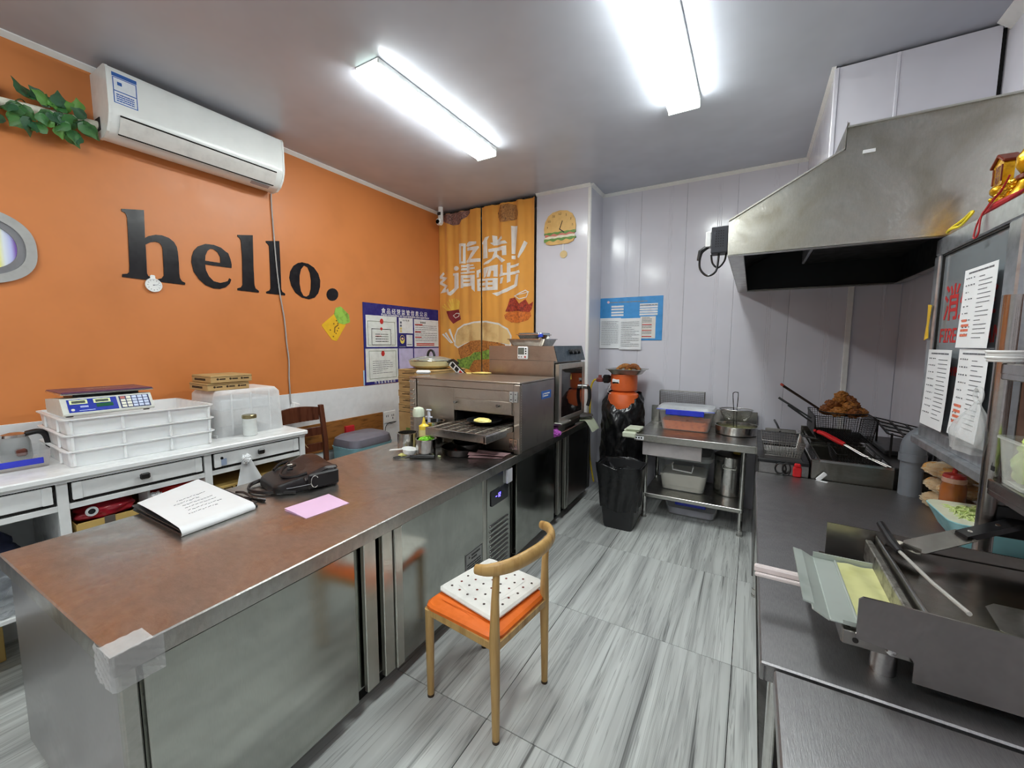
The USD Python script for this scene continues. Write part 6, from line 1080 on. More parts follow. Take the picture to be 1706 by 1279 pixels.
t = thing('storage_box', 'clear plastic box with a blue clip holding orange marinated chicken on the steel table', 'box', (-.51, 4.19, .79))
part(t, 'box', mv(loft([rr_ring(.4, .24, .05, 0), rr_ring(.48, .29, .055, .19), rr_ring(.472, .282, .05, .19), rr_ring(.394, .234, .046, .005)])), TUB)
part(t, 'lid', loft([rr_ring(.5, .31, .06, .186), rr_ring(.505, .315, .06, .2), rr_ring(.48, .29, .055, .222), rr_ring(.38, .2, .05, .232), rr_ring(.36, .18, .05, .228)]), see_through('lid_plastic', (220, 224, 228), .55, .25))
part(t, 'clip', bx(-.165, .165, -.166, -.152, .148, .2, .006), M('clip_royal', (44, 60, 206), rough=.35)); part(t, 'clip_line', bx(-.252, .252, -.159, -.15, .192, .202, .004), M('clip_pale', (130, 140, 220), rough=.4))
mar = grid_sheet(lambda u, v: ((u - .5) * .4, (v - .5) * .24, .075 + .035 * meshkit.fbm(np.array([u * 9, v * 6, 1.]), 3, 5)), 34, 22, .0)
vv = np.asarray(mar.vertices); under = vv.copy(); under[:, 2] = .007
part(t, 'marinated_meat', cat(mar, loft([rr_ring(.385, .225, .045, .007), rr_ring(.412, .245, .047, .09)])), M('marinade', (232, 128, 66), rough=.4, scale=24, dark=(196, 88, 38), bump=.6, bscale=40, coat=.4))
t = basket('wire_tray', 'upright wire grid tray leaning at the back of the steel table', -.80, -.38, 4.385, 4.445, .795, 1.125, .016, mat=WIRE, taper=.004)
t = thing('wire_skimmer', 'deep wire ladle with a long loop handle standing in the steel pan', 'skimmer', (-.1, 4.25, .85))
part(t, 'rim', tube([(.135 * math.cos(a), .1 * math.sin(a), .155) for a in np.linspace(0, 2 * PI, 36, endpoint=False)], .004, 6, closed=True), WIRE)
part(t, 'wire_mesh', cat([tube([((.13 - .05 * (1 - q) ** 2) * math.cos(a), (.095 - .04 * (1 - q) ** 2) * math.sin(a), .05 + .105 * q) for q in np.linspace(0, 1, 6)], .0011, 4) for a in np.linspace(0, 2 * PI, 60, endpoint=False)] + [tube([((.13 - .05 * (1 - q) ** 2) * math.cos(a), (.095 - .04 * (1 - q) ** 2) * math.sin(a), .05 + .105 * q) for a in np.linspace(0, 2 * PI, 40, endpoint=False)], .0011, 4, closed=True) for q in np.linspace(0, 1, 9)]), WIRE, kind='stuff')
part(t, 'handle', tube(curve([(-.012, -.06, -.0), (-.016, -.06, .14), (-.03, -.06, .29), (-.022, -.06, .315), (.0, -.06, .318), (.012, -.06, .3), (.008, -.06, .14), (.012, -.06, 0)], 5), .0035, 6), BLACKWIRE)
t = thing('round_pan', 'round shallow steel pan of seasoning on the right of the small steel table', 'pan', (-.09, 4.2, .79))
part(t, 'pan', lathe([(0, 0), (.15, 0), (.168, .006), (.172, .075), (.18, .08), (.166, .08), (.16, .008), (0, .004)], 40), BRIGHT)
part(t, 'seasoning', lathe([(0, .052), (.08, .05), (.155, .044), (.163, .03)], 30), M('seasoning', (150, 148, 100), rough=.7, scale=30, dark=(96, 92, 56), bump=.6, bscale=60))
one('folded_cloth', cat(bx(-.99, -.85, 3.76, 3.92, .795, .815, .006), mv(bx(-.97, -.84, 3.74, 3.9, .815, .832, .006), rz=0), mv(bx(-.06, .06, -.03, .03, 0, .05, .008), (-.93, 3.73, .75))), M('cloth_pale', (206, 212, 190), rough=.8, scale=8), 'pale folded cloth at the left end of the small steel table', 'cloth')
part('/World/steel_worktable_002', 'label_sticker', decal([sbox(0, 0, .085, .03)], (.0, -.0005, .742), *XZ), PAPER); part('/World/steel_worktable_002', 'label_print', decal([sbox(x, .008, x + .014, .022) for x in (.012, .036, .058)], (.0, -.0012, .742), *XZ), INK)
t = thing('flour_bin', 'clear lidded bin half full of flour on the shelf of the small steel table', 'bin', (-.5, 4.14, .236))
part(t, 'bin', loft([rr_ring(.36, .3, .05, 0), rr_ring(.45, .36, .055, .31), rr_ring(.442, .352, .05, .31), rr_ring(.353, .293, .046, .005)]), see_through('bin_grey_clear', (200, 206, 208), .04, .2))
fl_ = [rr_ring(.352, .292, .045, .006), rr_ring(.398, .324, .048, .15), rr_ring(.4, .326, .048, .152)]
top_ = fl_[-1].copy(); top_[:, 2] += .055 * np.sin(top_[:, 0] * 9 + 1.2) + .03 * np.sin(top_[:, 0] * 31) * .5
part(t, 'flour', loft([fl_[0], fl_[1], top_]), M('flour', (246, 242, 230), rough=.8, var=.02))
part(t, 'lid', loft([rr_ring(.47, .38, .06, .3), rr_ring(.5, .4, .065, .31), rr_ring(.5, .4, .065, .34), rr_ring(.46, .36, .055, .358)]), see_through('lid_frost', (190, 194, 194), .6, .3))
part(t, 'handle', tube([(-.08, -.172, .27), (-.085, -.2, .265), (-.075, -.205, .215), (.085, -.205, .205), (.095, -.2, .255), (.09, -.172, .262)], .007, 8), WHITEP)
t = thing('stock_pot', 'tall shiny steel stock pot on the shelf under the round pan', 'pot', (-.12, 4.18, .236))
part(t, 'pot', lathe([(0, 0), (.125, 0), (.13, .006), (.13, .35), (.135, .354), (.122, .354), (.122, .01), (0, .01)], 40), BRIGHT)
part(t, 'ring_handle', tube([(-.05, -.13, .29), (-.055, -.145, .285), (-.05, -.15, .26), (.05, -.15, .26), (.055, -.145, .285), (.05, -.13, .29)], .004, 6), STRIP)
part(t, 'lid', cat(lathe([(.132, .356), (.12, .366), (.03, .376), (0, .376)], 36), mv(bx(-.02, .06, -.03, .03, .376, .41, .01), (.03, 0, 0))), DARKST); part(t, 'sponge', bx(.02, .08, -.06, -.02, .378, .41, .008), M('sponge_yellow', (160, 140, 50), rough=.8))
t = thing('storage_box', 'low clear box with a blue clip on the floor under the small steel table', 'box', (-.42, 4.13, 0))
part(t, 'box', loft([rr_ring(.4, .26, .05, 0), rr_ring(.47, .3, .05, .15), rr_ring(.46, .29, .05, .15), rr_ring(.39, .25, .045, .005)]), TUB)
part(t, 'lid', loft([rr_ring(.49, .32, .06, .148), rr_ring(.49, .32, .06, .165), rr_ring(.45, .28, .05, .175)]), _mats['lid_plastic']); part(t, 'clip', bx(-.13, .13, -.166, -.152, .11, .16, .005), M('clip_royal', (0, 0, 0)))
part(t, 'contents', loft([rr_ring(.385, .245, .045, .006), rr_ring(.41, .26, .045, .07)]), M('contents_lilac', (196, 194, 206), rough=.5))
t = thing('cloth', 'pale green cloth draped over the counter corner under a dark pan', 'cloth', (-1.47, 3.9, .841))
part(t, 'cloth', grid_sheet(lambda u, v: ((u - .45) * .3, (v - .5) * .22, .006 + .004 * math.sin(u * 9 + v * 7) - max(0, u - .76) ** 1.1 * .5), 20, 12, .003), M('cloth_green', (206, 216, 190), rough=.85), smooth=True)
t = thing('flat_pan', 'dark flat pan on the pale green cloth at the end of the counter', 'pan', (-1.5, 3.93, .853))
part(t, 'pan', lathe([(0, 0), (.12, 0), (.14, .022), (.146, .024), (.118, .006), (0, .004)], 32), DARKST)
part(t, 'rim', tube([(.143 * math.cos(a), .143 * math.sin(a), .024) for a in np.linspace(0, 2 * PI, 36, endpoint=False)], .003, 6, closed=True), BLACK)
one('purple_cloth', mv(blob(.055, .04, .03, 3, .4, 4, 9), (-1.368, 3.035, .868), rz=30), M('cloth_purple', (182, 84, 186), rough=.8), 'bunched bright purple cloth on the counter edge beside the conveyor oven', 'cloth')
# ------------------------------------------------------------------ things on the island
t = thing('clipboard', 'black folder with a handwritten white sheet folded over its edge on the worktable', 'folder', (-2.2, .845, .8405), 0)
A_, B_, C_, D_ = (-.18, -.145), (-.325, .155), (.262, .128), (.292, -.165)
LEA = M('black_leather', (26, 25, 28), rough=.35, bump=.3, bscale=220)
fo = Polygon([(-.19, -.15), (-.32, .16), (.24, .15), (.285, -.15)]).buffer(.008)
part(t, 'cover', extr(fo, .006), LEA); part(t, 'page_block', mv(extr(Polygon([(-.17, -.14), (-.3, .145), (.2, .135), (.25, -.14)]), .014), (0, 0, .006)), M('paper_edge', (210, 210, 214), rough=.7))
part(t, 'back_cover', mv(extr(fo, .004), (.006, -.004, .02)), LEA)
def sheet(u, v):
    a, b = np.array(A_), np.array(B_); d, c = np.array(D_), np.array(C_)
    # folded over the right (near) edge
    p = (a * (1 - v) + b * v) * (1 - min(u, .9) / .9) + (d * (1 - v) + c * v) * (min(u, .9) / .9); z = .027 + .012 * math.sin(u * PI) * (1 - v) * .5 + .006
    if u > .9: s = (u - .9) / .1; p = p + np.array((.02 * math.sin(s * PI * .8), -.0)); z -= .032 * s
    return (p[0], p[1], z)
part(t, 'sheet', grid_sheet(sheet, 40, 10, .0008), PAPER, smooth=True)
g = random.Random(2); hw = []
for i in range(6):
    u = .35 + .07 * i; v0, v1 = .25 + g.uniform(0, .1), .72 + g.uniform(-.15, .08); v = v0
    while v < v1:
        l = g.uniform(.015, .05); p0, p1 = np.array(sheet(u, v)), np.array(sheet(u + g.uniform(-.012, .012), v + l)); hw.append(tube([p0 + (0, 0, .0012), p1 + (0, 0, .0012)], .0012, 4)); v += l + .015
part(t, 'handwriting', cat(hw), GREYINK, kind='stuff')
part(t, 'clip_strap', tube(curve([(.05, .16, .03), (.1, .168, .035), (.17, .165, .03), (.2, .15, .028)], 5), .006, 6), BLACK)
t = thing('briefcase', 'soft black leather bag lying flat with its flap open on the worktable', 'bag', (-2.1, 1.29, .8405), 78)
def bag_part(name, m, mat, smooth=32):
    p = np.asarray(m.vertices).copy(); p[:, 0] *= .72; m.vertices = p; return part(t, name, m, mat, smooth=smooth)
# local: x along length, y depth; front at -y
BLEA = M('bag_leather', (25, 22, 24), rough=.38, bump=.25, bscale=180, var=.08); BLEA2 = M('flap_leather', (40, 30, 30), rough=.34, bump=.2, bscale=180)
def bagtop(x, y): 
    u = (x + .2) / .4; return .045 + .05 * min(1, max(0, u * 1.6)) - .02 * max(0, abs(y) - .12) / .07 + .012 * math.sin(x * 40 + y * 25) * max(0, .55 - u)
def body_fn(k):
    z = k; return None
rings = []
for z_, s in ((0, .97), (.012, 1.0), (.04, 1.0), (.07, .99), (.088, .96), (.095, .9)):
    r_ = rr_ring(.43 * s, .36 * s, .05, z_); r_[:, 2] *= np.clip(.5 + (r_[:, 0] + .21) / .42 * .75, .45, 1.05); r_[:, 1] *= np.clip(.72 + (r_[:, 0] + .2) * .9, .7, 1); rings.append(r_)
bd = loft(rings); bag_part('body', bd, BLEA)
bag_part('flap', grid_sheet(lambda u, v: (-.035 + .235 * u, -.168 + .325 * v, .066 + .038 * min(1, u * 1.5) + .006 * math.sin(v * 6 + u * 3) - .012 * (v < .03)), 24, 24, .006), BLEA2, smooth=True)
bag_part('front_gusset', bx(-.02, .2, -.186, -.17, .008, .088, .01), BLEA)
bag_part('strap', tube(curve([(-.02, .08, .098), (-.09, .03, .082), (-.13, -.04, .07), (-.08, -.1, .07), (.0, -.13, .085)], 6), .009, 6), BLEA)
bag_part('strap', tube(curve([(-.12, .1, .07), (-.06, .14, .085), (.0, .12, .1)], 6), .008, 6), BLEA)
bag_part('shoulder_strap', tube(curve([(-.2, .13, .02), (-.27, .11, .014), (-.31, .03, .012), (-.27, -.05, .012), (-.2, -.1, .012), (-.1, -.17, .012)], 6), .01, 6), BLEA)
bag_part('ring', tube([(.02 + .026 * math.cos(a), -.191, .05 + .03 * math.sin(a)) for a in np.linspace(.6, 5.4, 22)], .0032, 6), BRIGHT)
bag_part('zip', tube(curve([(-.2, -.08, .03), (-.14, -.14, .03), (-.07, -.168, .035), (.0, -.188, .04)], 6), .0018, 5), GREYP)
bag_part('zip_pull', bx(-.06, -.02, .02, .03, .1, .106, .003), STRIP); bag_part('buckle_loops', cat(mv(bx(-.03, .03, -.008, .008, 0, .014, .005), (-.03, -.0, .092), rz=30), mv(bx(-.02, .02, -.006, .006, 0, .012, .005), (-.06, -.02, .085), rz=-20)), BLACK)
t = thing('pen', 'black ballpoint pen with a white band between the folder and the leather bag', 'pen', (-2.055, 1.03, .847), 14)
part(t, 'barrel', mv(tube([(-.06, 0, 0), (.075, 0, 0)], .0065, 10), (0, 0, 0)), BLACK); part(t, 'band', tube([(-.09, 0, 0), (-.055, 0, 0)], .0068, 10), PAPER); part(t, 'clip', bx(.03, .08, -.002, .002, .005, .009), GREYP)
t = thing('pink_paper', 'folded pale pink paper on the worktable beside the leather bag', 'paper', (-1.72, 1.145, .8405))
pk = Polygon([(-.083, -.108), (-.09, .123), (.1, .098), (.085, -.112)])
part(t, 'lower_leaf', extr(pk, .0008), M('pink', (228, 190, 222), rough=.7, var=.015))
part(t, 'upper_leaf', grid_sheet(lambda u, v: (-.083 - .007 * v + u * (.168 + .022 * v), -.108 + .231 * v + u * (-.004 - .021 * v), .0015 + .008 * (1 - u) * (1 - v)), 8, 8, .0006), M('pink', (0, 0, 0)))
def pot(lab, c, r, h, filling=None):
    t = thing('steel_pot', lab, 'pot', (*c, .8405))
    part(t, 'pot', lathe([(0, 0), (r * .96, 0), (r, .006), (r, h - .004), (r + .008, h), (r - .004, h), (r - .004, .01), (0, .008)], 32), BRIGHT)
    return t
pot('empty steel pot nearest the power socket on the worktable', (-2.105, 2.12), .068, .125)
t = pot('steel pot of chopped green onion in front of the conveyor oven', (-1.875, 2.06), .066, .12)
part(t, 'green_onion', mv(blob(.05, .05, .022, 3, .4, 6, 3), (.008, 0, .112)), M('green_onion', (126, 206, 50), rough=.5, scale=50, dark=(70, 150, 24)))
pot('steel pot with a plastic pump, half hidden behind the conveyor belt', (-2.01, 2.3), .075, .19)
t = thing('pump_bottle', 'white plastic pump standing in the pot behind the belt', 'pump', (-2.03, 2.27, .98))
part(t, 'stem', tube([(0, 0, 0), (0, 0, .12)], .011, 10), M('pump_white', (214, 220, 236), rough=.3)); part(t, 'grip', cat(bx(-.03, .03, -.008, .008, .075, .085, .003), bx(-.022, .022, -.01, .01, .125, .137, .004)), M('pump_white', (0, 0, 0))); part(t, 'plunger', tube([(0, 0, .085), (0, 0, .13)], .006, 8), WHITEP)
t = thing('squeeze_bottle', 'squeeze bottle of pale sauce with a yellow nozzle cap by the conveyor oven', 'bottle', (-1.992, 2.172, .8405))
part(t, 'bottle', lathe([(0, 0), (.034, 0), (.037, .006), (.037, .14), (.03, .155), (0, .155)], 24), M('sauce_cream', (228, 214, 150), rough=.3, coat=.3)); part(t, 'cap', lathe([(.034, .15), (.035, .175), (.014, .19), (.009, .215), (.004, .235), (0, .235)], 24), M('cap_yellow', (240, 208, 70), rough=.35))
t = thing('tall_bottle', 'tall clear bottle with a pale rounded cap behind the squeeze bottle', 'bottle', (-2.17, 2.31, .8405))
part(t, 'bottle', lathe([(0, 0), (.036, 0), (.038, .006), (.038, .21), (0, .215)], 24), see_through('bottle_clear', (170, 160, 150), .45, .15)); part(t, 'cap', lathe([(.042, .205), (.044, .21), (.044, .25), (.036, .268), (.015, .276), (0, .277)], 24), M('cap_pale', (216, 226, 204), rough=.4))
t = thing('dipper', 'small white dipper with a flat handle in front of the steel pots', 'dipper', (-1.97, 2.0, .8405), -160)
part(t, 'cup', mv(lathe([(0, 0), (.04, 0), (.05, .03), (.052, .032), (.047, .032), (.037, .006), (0, .005)], 28), (0, 0, .018), ry=-8), WHITEP); part(t, 'handle', hullpts([(.045, y, z) for y in (-.011, .011) for z in (.042, .048)] + [(.14, y, z) for y in (-.01, .01) for z in (.03, .036)]), WHITEP); part(t, 'scraps', mv(blob(.03, .02, .01, 2, .5, 3, 1), (.04, .02, .01)), M('scrap_yellow', (224, 220, 140), rough=.5))
t = thing('knife', 'kitchen knife with a thick black handle in front of the steel pots', 'knife', (-1.9, 1.965, .8405), 30)
part(t, 'handle', tube([(-.02, 0, .012), (.05, 0, .014), (.14, 0, .012)], [.011, .014, .012], 10), BLACK); part(t, 'blade', extr(Polygon([(-.14, -.004), (-.11, .018), (-.02, .016), (-.02, -.014), (-.1, -.014)]), .002), BRIGHT); part(t, 'loop', tube(curve([(-.02, 0, .012), (-.09, -.015, .008), (-.13, -.005, .008), (-.09, .02, .008)], 5), .004, 6), BLACK)
PANB = steel('pan_dark', (70, 66, 66), rough=.28)
for (c, z, r, lab, fill) in (((-1.72, 2.25), .8405, .14, 'round dark pan with chilli scraps under the conveyor belt', True), ((-1.66, 2.3), .915, .12, 'upper dark pan stacked under the conveyor belt', False)):
    if not fill: continue
    t = thing('baking_pan', lab, 'pan', (*c, z))
    part(t, 'pan', lathe([(0, 0), (r - .012, 0), (r - .006, .004), (r, .045), (r + .005, .048), (r - .004, .047), (r - .012, .008), (0, .005)], 36), PANB)
    g = random.Random(8)
    part(t, 'chilli_scraps', cat([mv(blob(.01, .006, .004, 1, .4, 3, i), (g.uniform(-.08, .08), g.uniform(-.08, .08), .01), rz=g.uniform(0, 90)) for i in range(24)]), M('chilli', (150, 40, 24), rough=.4, scale=20, dark=(80, 20, 10)), kind='stuff')
t = thing('baking_pan', 'inner pan standing askew behind the chilli pan under the belt', 'pan', (-1.66, 2.262, .892))
part(t, 'pan', mv(lathe([(0, 0), (.1, 0), (.112, .04), (.116, .043), (.106, .04), (.095, .006), (0, .005)], 32), rx=6), PANB)
one('pink_rag', cat(grid_sheet(lambda u, v: (-1.6 + .22 * u, 2.16 + .09 * v + .1 * u, .856 + .02 * math.sin(v * 8 + u) * (1 - u) + .004), 16, 12, .004), grid_sheet(lambda u, v: (-1.59 + .2 * u, 2.15 + .08 * v + .1 * u, .847 + .012 * math.sin(v * 6) * (1 - u)), 16, 10, .003)), M('rag_pink', (166, 132, 134), rough=.9, var=.08), 'folded dull pink rag pushed under the conveyor oven', 'rag', smooth=True)
for i, (x, y, l) in enumerate(((-1.78, 2.085, 'crumb of onion beside the knife handle'), )): one('onion_scrap', mv(blob(.014, .007, .006, 2, .3, 3, 2), (x, y, .846)), M('onion', (214, 224, 170), rough=.5), l, 'scrap')

# ------------------------------------------------------------------ things on the white counter
TRAYW = M('tray_white', (234, 234, 234), rough=.35, var=.015, sss=.05)
t = None
for i, lab in enumerate(('lowest of the three stacked white dough trays on the white counter', 'middle one of the three stacked white dough trays', 'top white dough tray of the stack, the scale standing on it')):
    t = thing('dough_tray', lab, 'tray', (-3.1, .917, CZ + .001 + .079 * i), -1.7, 'stacked white dough trays')
    w, d, h = .52, .62, .082
    part(t, 'tray', tub(w * .97, d * .975, w, d, h, .004, .022, .013), TRAYW)
    for y in (-.1, .1, .29, -.29):
        part(t, 'rib', bx(w / 2 - .006, w / 2 + .006, y - .006, y + .006, .004, h - .01, .003), TRAYW)
    for x in (-.12, .12): part(t, 'rib', bx(x - .006, x + .006, -d / 2 - .005, -d / 2 + .006, .004, h - .01, .003), TRAYW)
zs = CZ + .001 + .079 * 2 + .083
t = thing('weighing_scale', 'electronic scale with blue displays and a maroon plate on the dough trays', 'scale', (-2.905, .785, zs), -1.0)
SC = M('scale_grey', (206, 208, 200), rough=.4)
part(t, 'case', plane_map(extr(Polygon([(-.3, .028), (-.3, .075), (-.05, .092), (-.035, .09), (.012, .018), (.012, .01), (0, .006), (-.28, .006)]), .355), (0, .178, 0), (1, 0, 0), (0, 0, 1)), SC)
for x in (-.26, -.02):
    for y in (-.15, .15): part(t, 'foot', cyl(.014, 0, .01, (x, y), 12), BLACK)
o = np.array((-.035, 0, .0905)); dn = np.array((.047, 0, -.072)); dn /= np.linalg.norm(dn); rt = np.array((0., 1, 0))
def face(y0, y1, s0, s1, t_): return plane_map(extr(sbox(y0, -s1, y1, -s0), t_), o, rt, -dn)
BLU = M('scale_blue', (38, 56, 160), rough=.3)
f_ = part(t, 'display_panel', face(-.155, .03, .008, .08, .0015), BLU)
for y0, y1, s0, s1 in ((-.147, -.082, .012, .036), (-.06, .005, .012, .036)):
    part(f_, 'display_frame', face(y0, y1, s0, s1, .003), M('frame_lime', (222, 230, 176), rough=.4)); part(f_, 'lcd', face(y0 + .008, y1 - .008, s0 + .006, s1 - .005, .0036), M('lcd_dark', (84, 92, 84), rough=.2))
part(f_, 'green_window', face(-.052, .012, .04, .06, .0025), M('lcd_green', (40, 92, 66), rough=.2)); part(f_, 'round_mark', plane_map(extr(Point(-.14, -.066).buffer(.007), .002), o, rt, -dn), SC); part(f_, 'print', plane_map(cat([extr(p, .002) for p in (sbox(-.112, -.056, -.082, -.046), sbox(-.118, -.074, -.06, -.07))]), o, rt, -dn), M('print_pale', (170, 180, 226), rough=.5))
kp = part(t, 'keypad', face(.04, .165, .008, .08, .0015), M('keypad_navy', (40, 50, 96), rough=.4))
for i in range(5):
    for j in range(4):
        m_ = M('key_red', (190, 110, 100), rough=.4) if i == 0 and j == 0 else M('key_cream', (224, 222, 206), rough=.4) if i < 2 else M('key_blue', (196, 206, 230), rough=.4)
        part(kp, 'key', face(.045 + .0235 * i, .064 + .0235 * i, .0115 + .0172 * j, .025 + .0172 * j, .0035), m_)
pl = part(t, 'plate', bx(-.315, -.03, -.17, .19, .112, .122, .004), M('plate_maroon', (84, 48, 82), rough=.3)); part(pl, 'plate_edge', cat(bx(-.317, -.028, -.172, .192, .108, .1175, .003)), BRIGHT); part(pl, 'plate_print', decal([affinity.translate(p, -.04, .03) for p in lines_block(.18, .05, 2, 6, .4)], (-.2, 0, .1221), (0, 1, 0), (-1, 0, 0)), M('print_tan', (170, 140, 120), rough=.5))
part(t, 'spacer', bx(-.25, -.08, -.12, .14, .08, .11), BLACK)
t = thing('plastic_crate', 'large frosted plastic crate upside down on the white counter under flat boxes', 'crate', (-3.135, 1.51, CZ), -2)
FRO = see_through('frosted_crate', (250, 252, 253), .5, .35)
part(t, 'crate', loft([rr_ring(.4, .44, .04, 0), rr_ring(.38, .42, .04, .27), rr_ring(.34, .38, .04, .3), rr_ring(.32, .36, .04, .302)]), FRO)
part(t, 'contents', bx(-.15, .15, -.17, .17, .16, .235, .01), M('contents_grey', (206, 211, 218), rough=.6)); part(t, 'base_rim', cat(bx(-.205, .205, -.224, -.214, 0, .02, .004)), FRO)
for y in (-.12, .0, .12): part(t, 'rib', bx(.19, .199, y - .005, y + .005, .01, .28, .003), FRO)
for i, (dx, dy, lab) in enumerate(((-.01, .0, 'lower flat brown pizza box on the frosted crate'), (0, .014, 'upper flat brown pizza box on the frosted crate'))):
    t = thing('pizza_box', lab, 'box', (-3.11 + dx, 1.4 + dy, CZ + .303 + .0505 * i), -1.5 + i, 'flat pizza boxes on the crate')
    part(t, 'box', bx(-.13, .13, -.125, .125, 0, .049, .003), CB); part(t, 'lid_seam', bx(-.1306, .1306, -.1256, .1256, .036, .0385), CBD)
    part(t, 'print', cat(*[decal([Point(y, .024).buffer(.007), sbox(y + .01, .019, y + .045, .028)], (.1305, 0, 0), *YZ) for y in (-.085, -.01, .06)], decal([sbox(-.09, .014, .06, .028)], (0, -.1255, 0), *XZ)), CBD)
t = thing('glass_jar', 'white jar with a metal screw lid in front of the frosted crate', 'jar', (-2.86, 1.445, CZ))
part(t, 'jar', lathe([(0, 0), (.036, 0), (.041, .006), (.041, .115), (.037, .12), (0, .12)], 28), M('jar_white', (214, 218, 216), rough=.2, coat=.5)); part(t, 'lid', lathe([(.04, .117), (.0425, .12), (.0425, .137), (.039, .141), (0, .141)], 28), M('lid_brass', (150, 140, 104), rough=.3, metal=.8))
t = thing('storage_box', 'shallow clear box with a blue strip at the left end of the white counter', 'box', (-3.12, .36, CZ), -1)
part(t, 'box', tub(.22, .42, .24, .44, .085, .003, .02), TUB); part(t, 'blue_strip', bx(.112, .117, -.2, .19, .02, .05, .002), M('strip_blue', (50, 60, 200), rough=.4)); part(t, 'grey_block', bx(-.1, .08, -.2, -.02, .005, .03, .005), GREYP)
t = thing('coffee_pot', 'glass jug with a black handle behind the blue-striped box', 'jug', (-3.24, .5, CZ + .004))
part(t, 'jug', lathe([(0, .0), (.05, 0), (.056, .02), (.054, .1), (.046, .125), (.044, .13), (.05, .1), (.05, .02), (0, .01)], 28), see_through('jug_glass', (200, 206, 206), .3, .05)); part(t, 'lid', lathe([(.047, .128), (.047, .142), (.02, .15), (0, .15)], 28), BRIGHT)
part(t, 'handle', tube(curve([(.02, .035, .14), (.02, .08, .145), (.02, .105, .12), (.02, .115, .05)], 6), .014, 8), BLACK); part(t, 'spoon', mv(bx(-.004, .03, -.01, .03, .03, .07, .008), (.03, 0, 0)), M('spoon_brown', (110, 60, 50), rough=.4))
t = thing('dark_bottle', 'dark brown ribbed bottle at the left edge of the photo on the white counter', 'bottle', (-3.25, .36, CZ + .004))
part(t, 'bottle', lathe([(0, 0), (.045, 0), (.048, .01), (.048, .11), (.03, .135), (.026, .15), (0, .15)], 24), M('bottle_brown', (96, 70, 62), rough=.2, coat=.4)); part(t, 'cap', lathe([(.03, .145), (.03, .18), (0, .182)], 20), M('cap_brown', (60, 40, 36), rough=.4))
# shelf contents
RB = M('red_wrap', (170, 26, 44), rough=.25, scale=9, dark=(110, 12, 26), coat=.5); YC = M('carton_yellow', (206, 172, 100), rough=.7, scale=4)
RB2 = M('red_bag', (206, 44, 40), rough=.3, scale=6, dark=(150, 22, 24))
wc = lambda x, y, z: (WC[0] + x * math.cos(math.radians(WRZ)) - y * math.sin(math.radians(WRZ)), WC[1] + x * math.sin(math.radians(WRZ)) + y * math.cos(math.radians(WRZ)), z)
t = thing('open_carton', 'open yellow-brown carton on the shelf under the middle drawer', 'carton', wc(-.02, .44, .381), WRZ)
part(t, 'carton', cat(bx(-.5, 0, -.26, -.255, 0, .335), bx(-.5, 0, .255, .26, 0, .355), bx(-.006, 0, -.255, .255, 0, .34), bx(-.5, -.494, -.255, .255, 0, .33), bx(-.494, -.006, -.255, .255, 0, .006)), YC); part(t, 'print', decal([sbox(.28, .3, .3, .322), sbox(.31, .3, .33, .322), Point(.36, .312).buffer(.01), sbox(.39, .302, .43, .316)], (.0004, -.26, 0), *YZ), CBD); part(t, 'tape', bx(.0005, .0015, -.16, -.12, .2, .345), M('tape_grey', (96, 88, 82), rough=.5))
t = thing('red_packet', 'shiny red wrapped packet with a white-rimmed eyelet inside the open carton', 'packet', wc(-.1, .3, .69), WRZ)
part(t, 'packet', mv(blob(.07, .12, .05, 3, .3, 3, 6), (0, 0, .055)), RB, smooth=True); part(t, 'eyelet', plane_map(lathe([(.014, 0), (.024, 0), (.024, .005), (.014, .005), (.014, 0)], 20), (.066, -.06, .075), *YZ), PAPER); part(t, 'pupil', mv(cyl(.013, 0, .003, n=16), (.066, -.06, .075), ry=90), INK)
t = thing('white_sleeve', 'white card sleeve standing between the red packets under the drawer', 'card', wc(-.09, .46, .69), WRZ)
part(t, 'card', mv(bx(-.04, .04, -.006, .006, 0, .11, .002), rz=15), PAPER)
t = thing('red_bag', 'bright red crumpled bag tied with white under the right end of the middle drawer', 'bag', wc(-.1, .6, .69), WRZ)
part(t, 'bag', mv(blob(.07, .13, .05, 4, .5, 4, 12), (0, 0, .05)), RB2, smooth=True); part(t, 'tie', mv(blob(.03, .03, .03, 3, .5, 4, 2), (.05, -.1, .06)), PAPER)
one('brown_bundle', mv(blob(.07, .07, .05, 3, .3, 3, 4), wc(-.27, .54, .735)), M('dark_brown', (70, 44, 38), rough=.6), 'brown bundle behind the white tie under the middle drawer', 'bundle')
t = thing('printed_carton', 'brown carton with dark square prints on the shelf under the right drawer', 'carton', wc(-.2, 1.02, .381), WRZ)
part(t, 'carton', bx(-.19, .17, -.25, .25, 0, .34, .004), YC)
for i in range(3): part(t, 'square_print', decal([Polygon(sbox(0, 0, .05, .055).exterior.coords, [sbox(.006, .02, .044, .049).exterior.coords])], (.1705, -.2 + .065 * i, .27), *YZ), CBD)
t = thing('tissue', 'white tissue pulled out of the drawer front and hanging down', 'tissue', wc(.012, .93, .64), WRZ)
part(t, 'tissue', grid_sheet(lambda u, v: (.01 + .012 * math.sin(u * 7 + v * 3) * (1 - v), (u - .5) * (.03 + .17 * (1 - v)) + .02 * (1 - v), .255 * v + .03 * (u - .4) ** 2), 20, 20, .001), PAPER, smooth=True); part(t, 'upper_tuft', mv(blob(.022, .026, .03, 3, .5, 4, 3), (.02, 0, .235)), PAPER)
t = thing('navy_bag', 'dark navy bundle on the shelf at the left edge of the white counter', 'bag', wc(-.17, -.16, .382), WRZ)
part(t, 'bundle', mv(blob(.12, .2, .18, 4, .2, 3, 2), (-.06, 0, .185)), M('navy_cloth', (28, 34, 62), rough=.7), smooth=True)
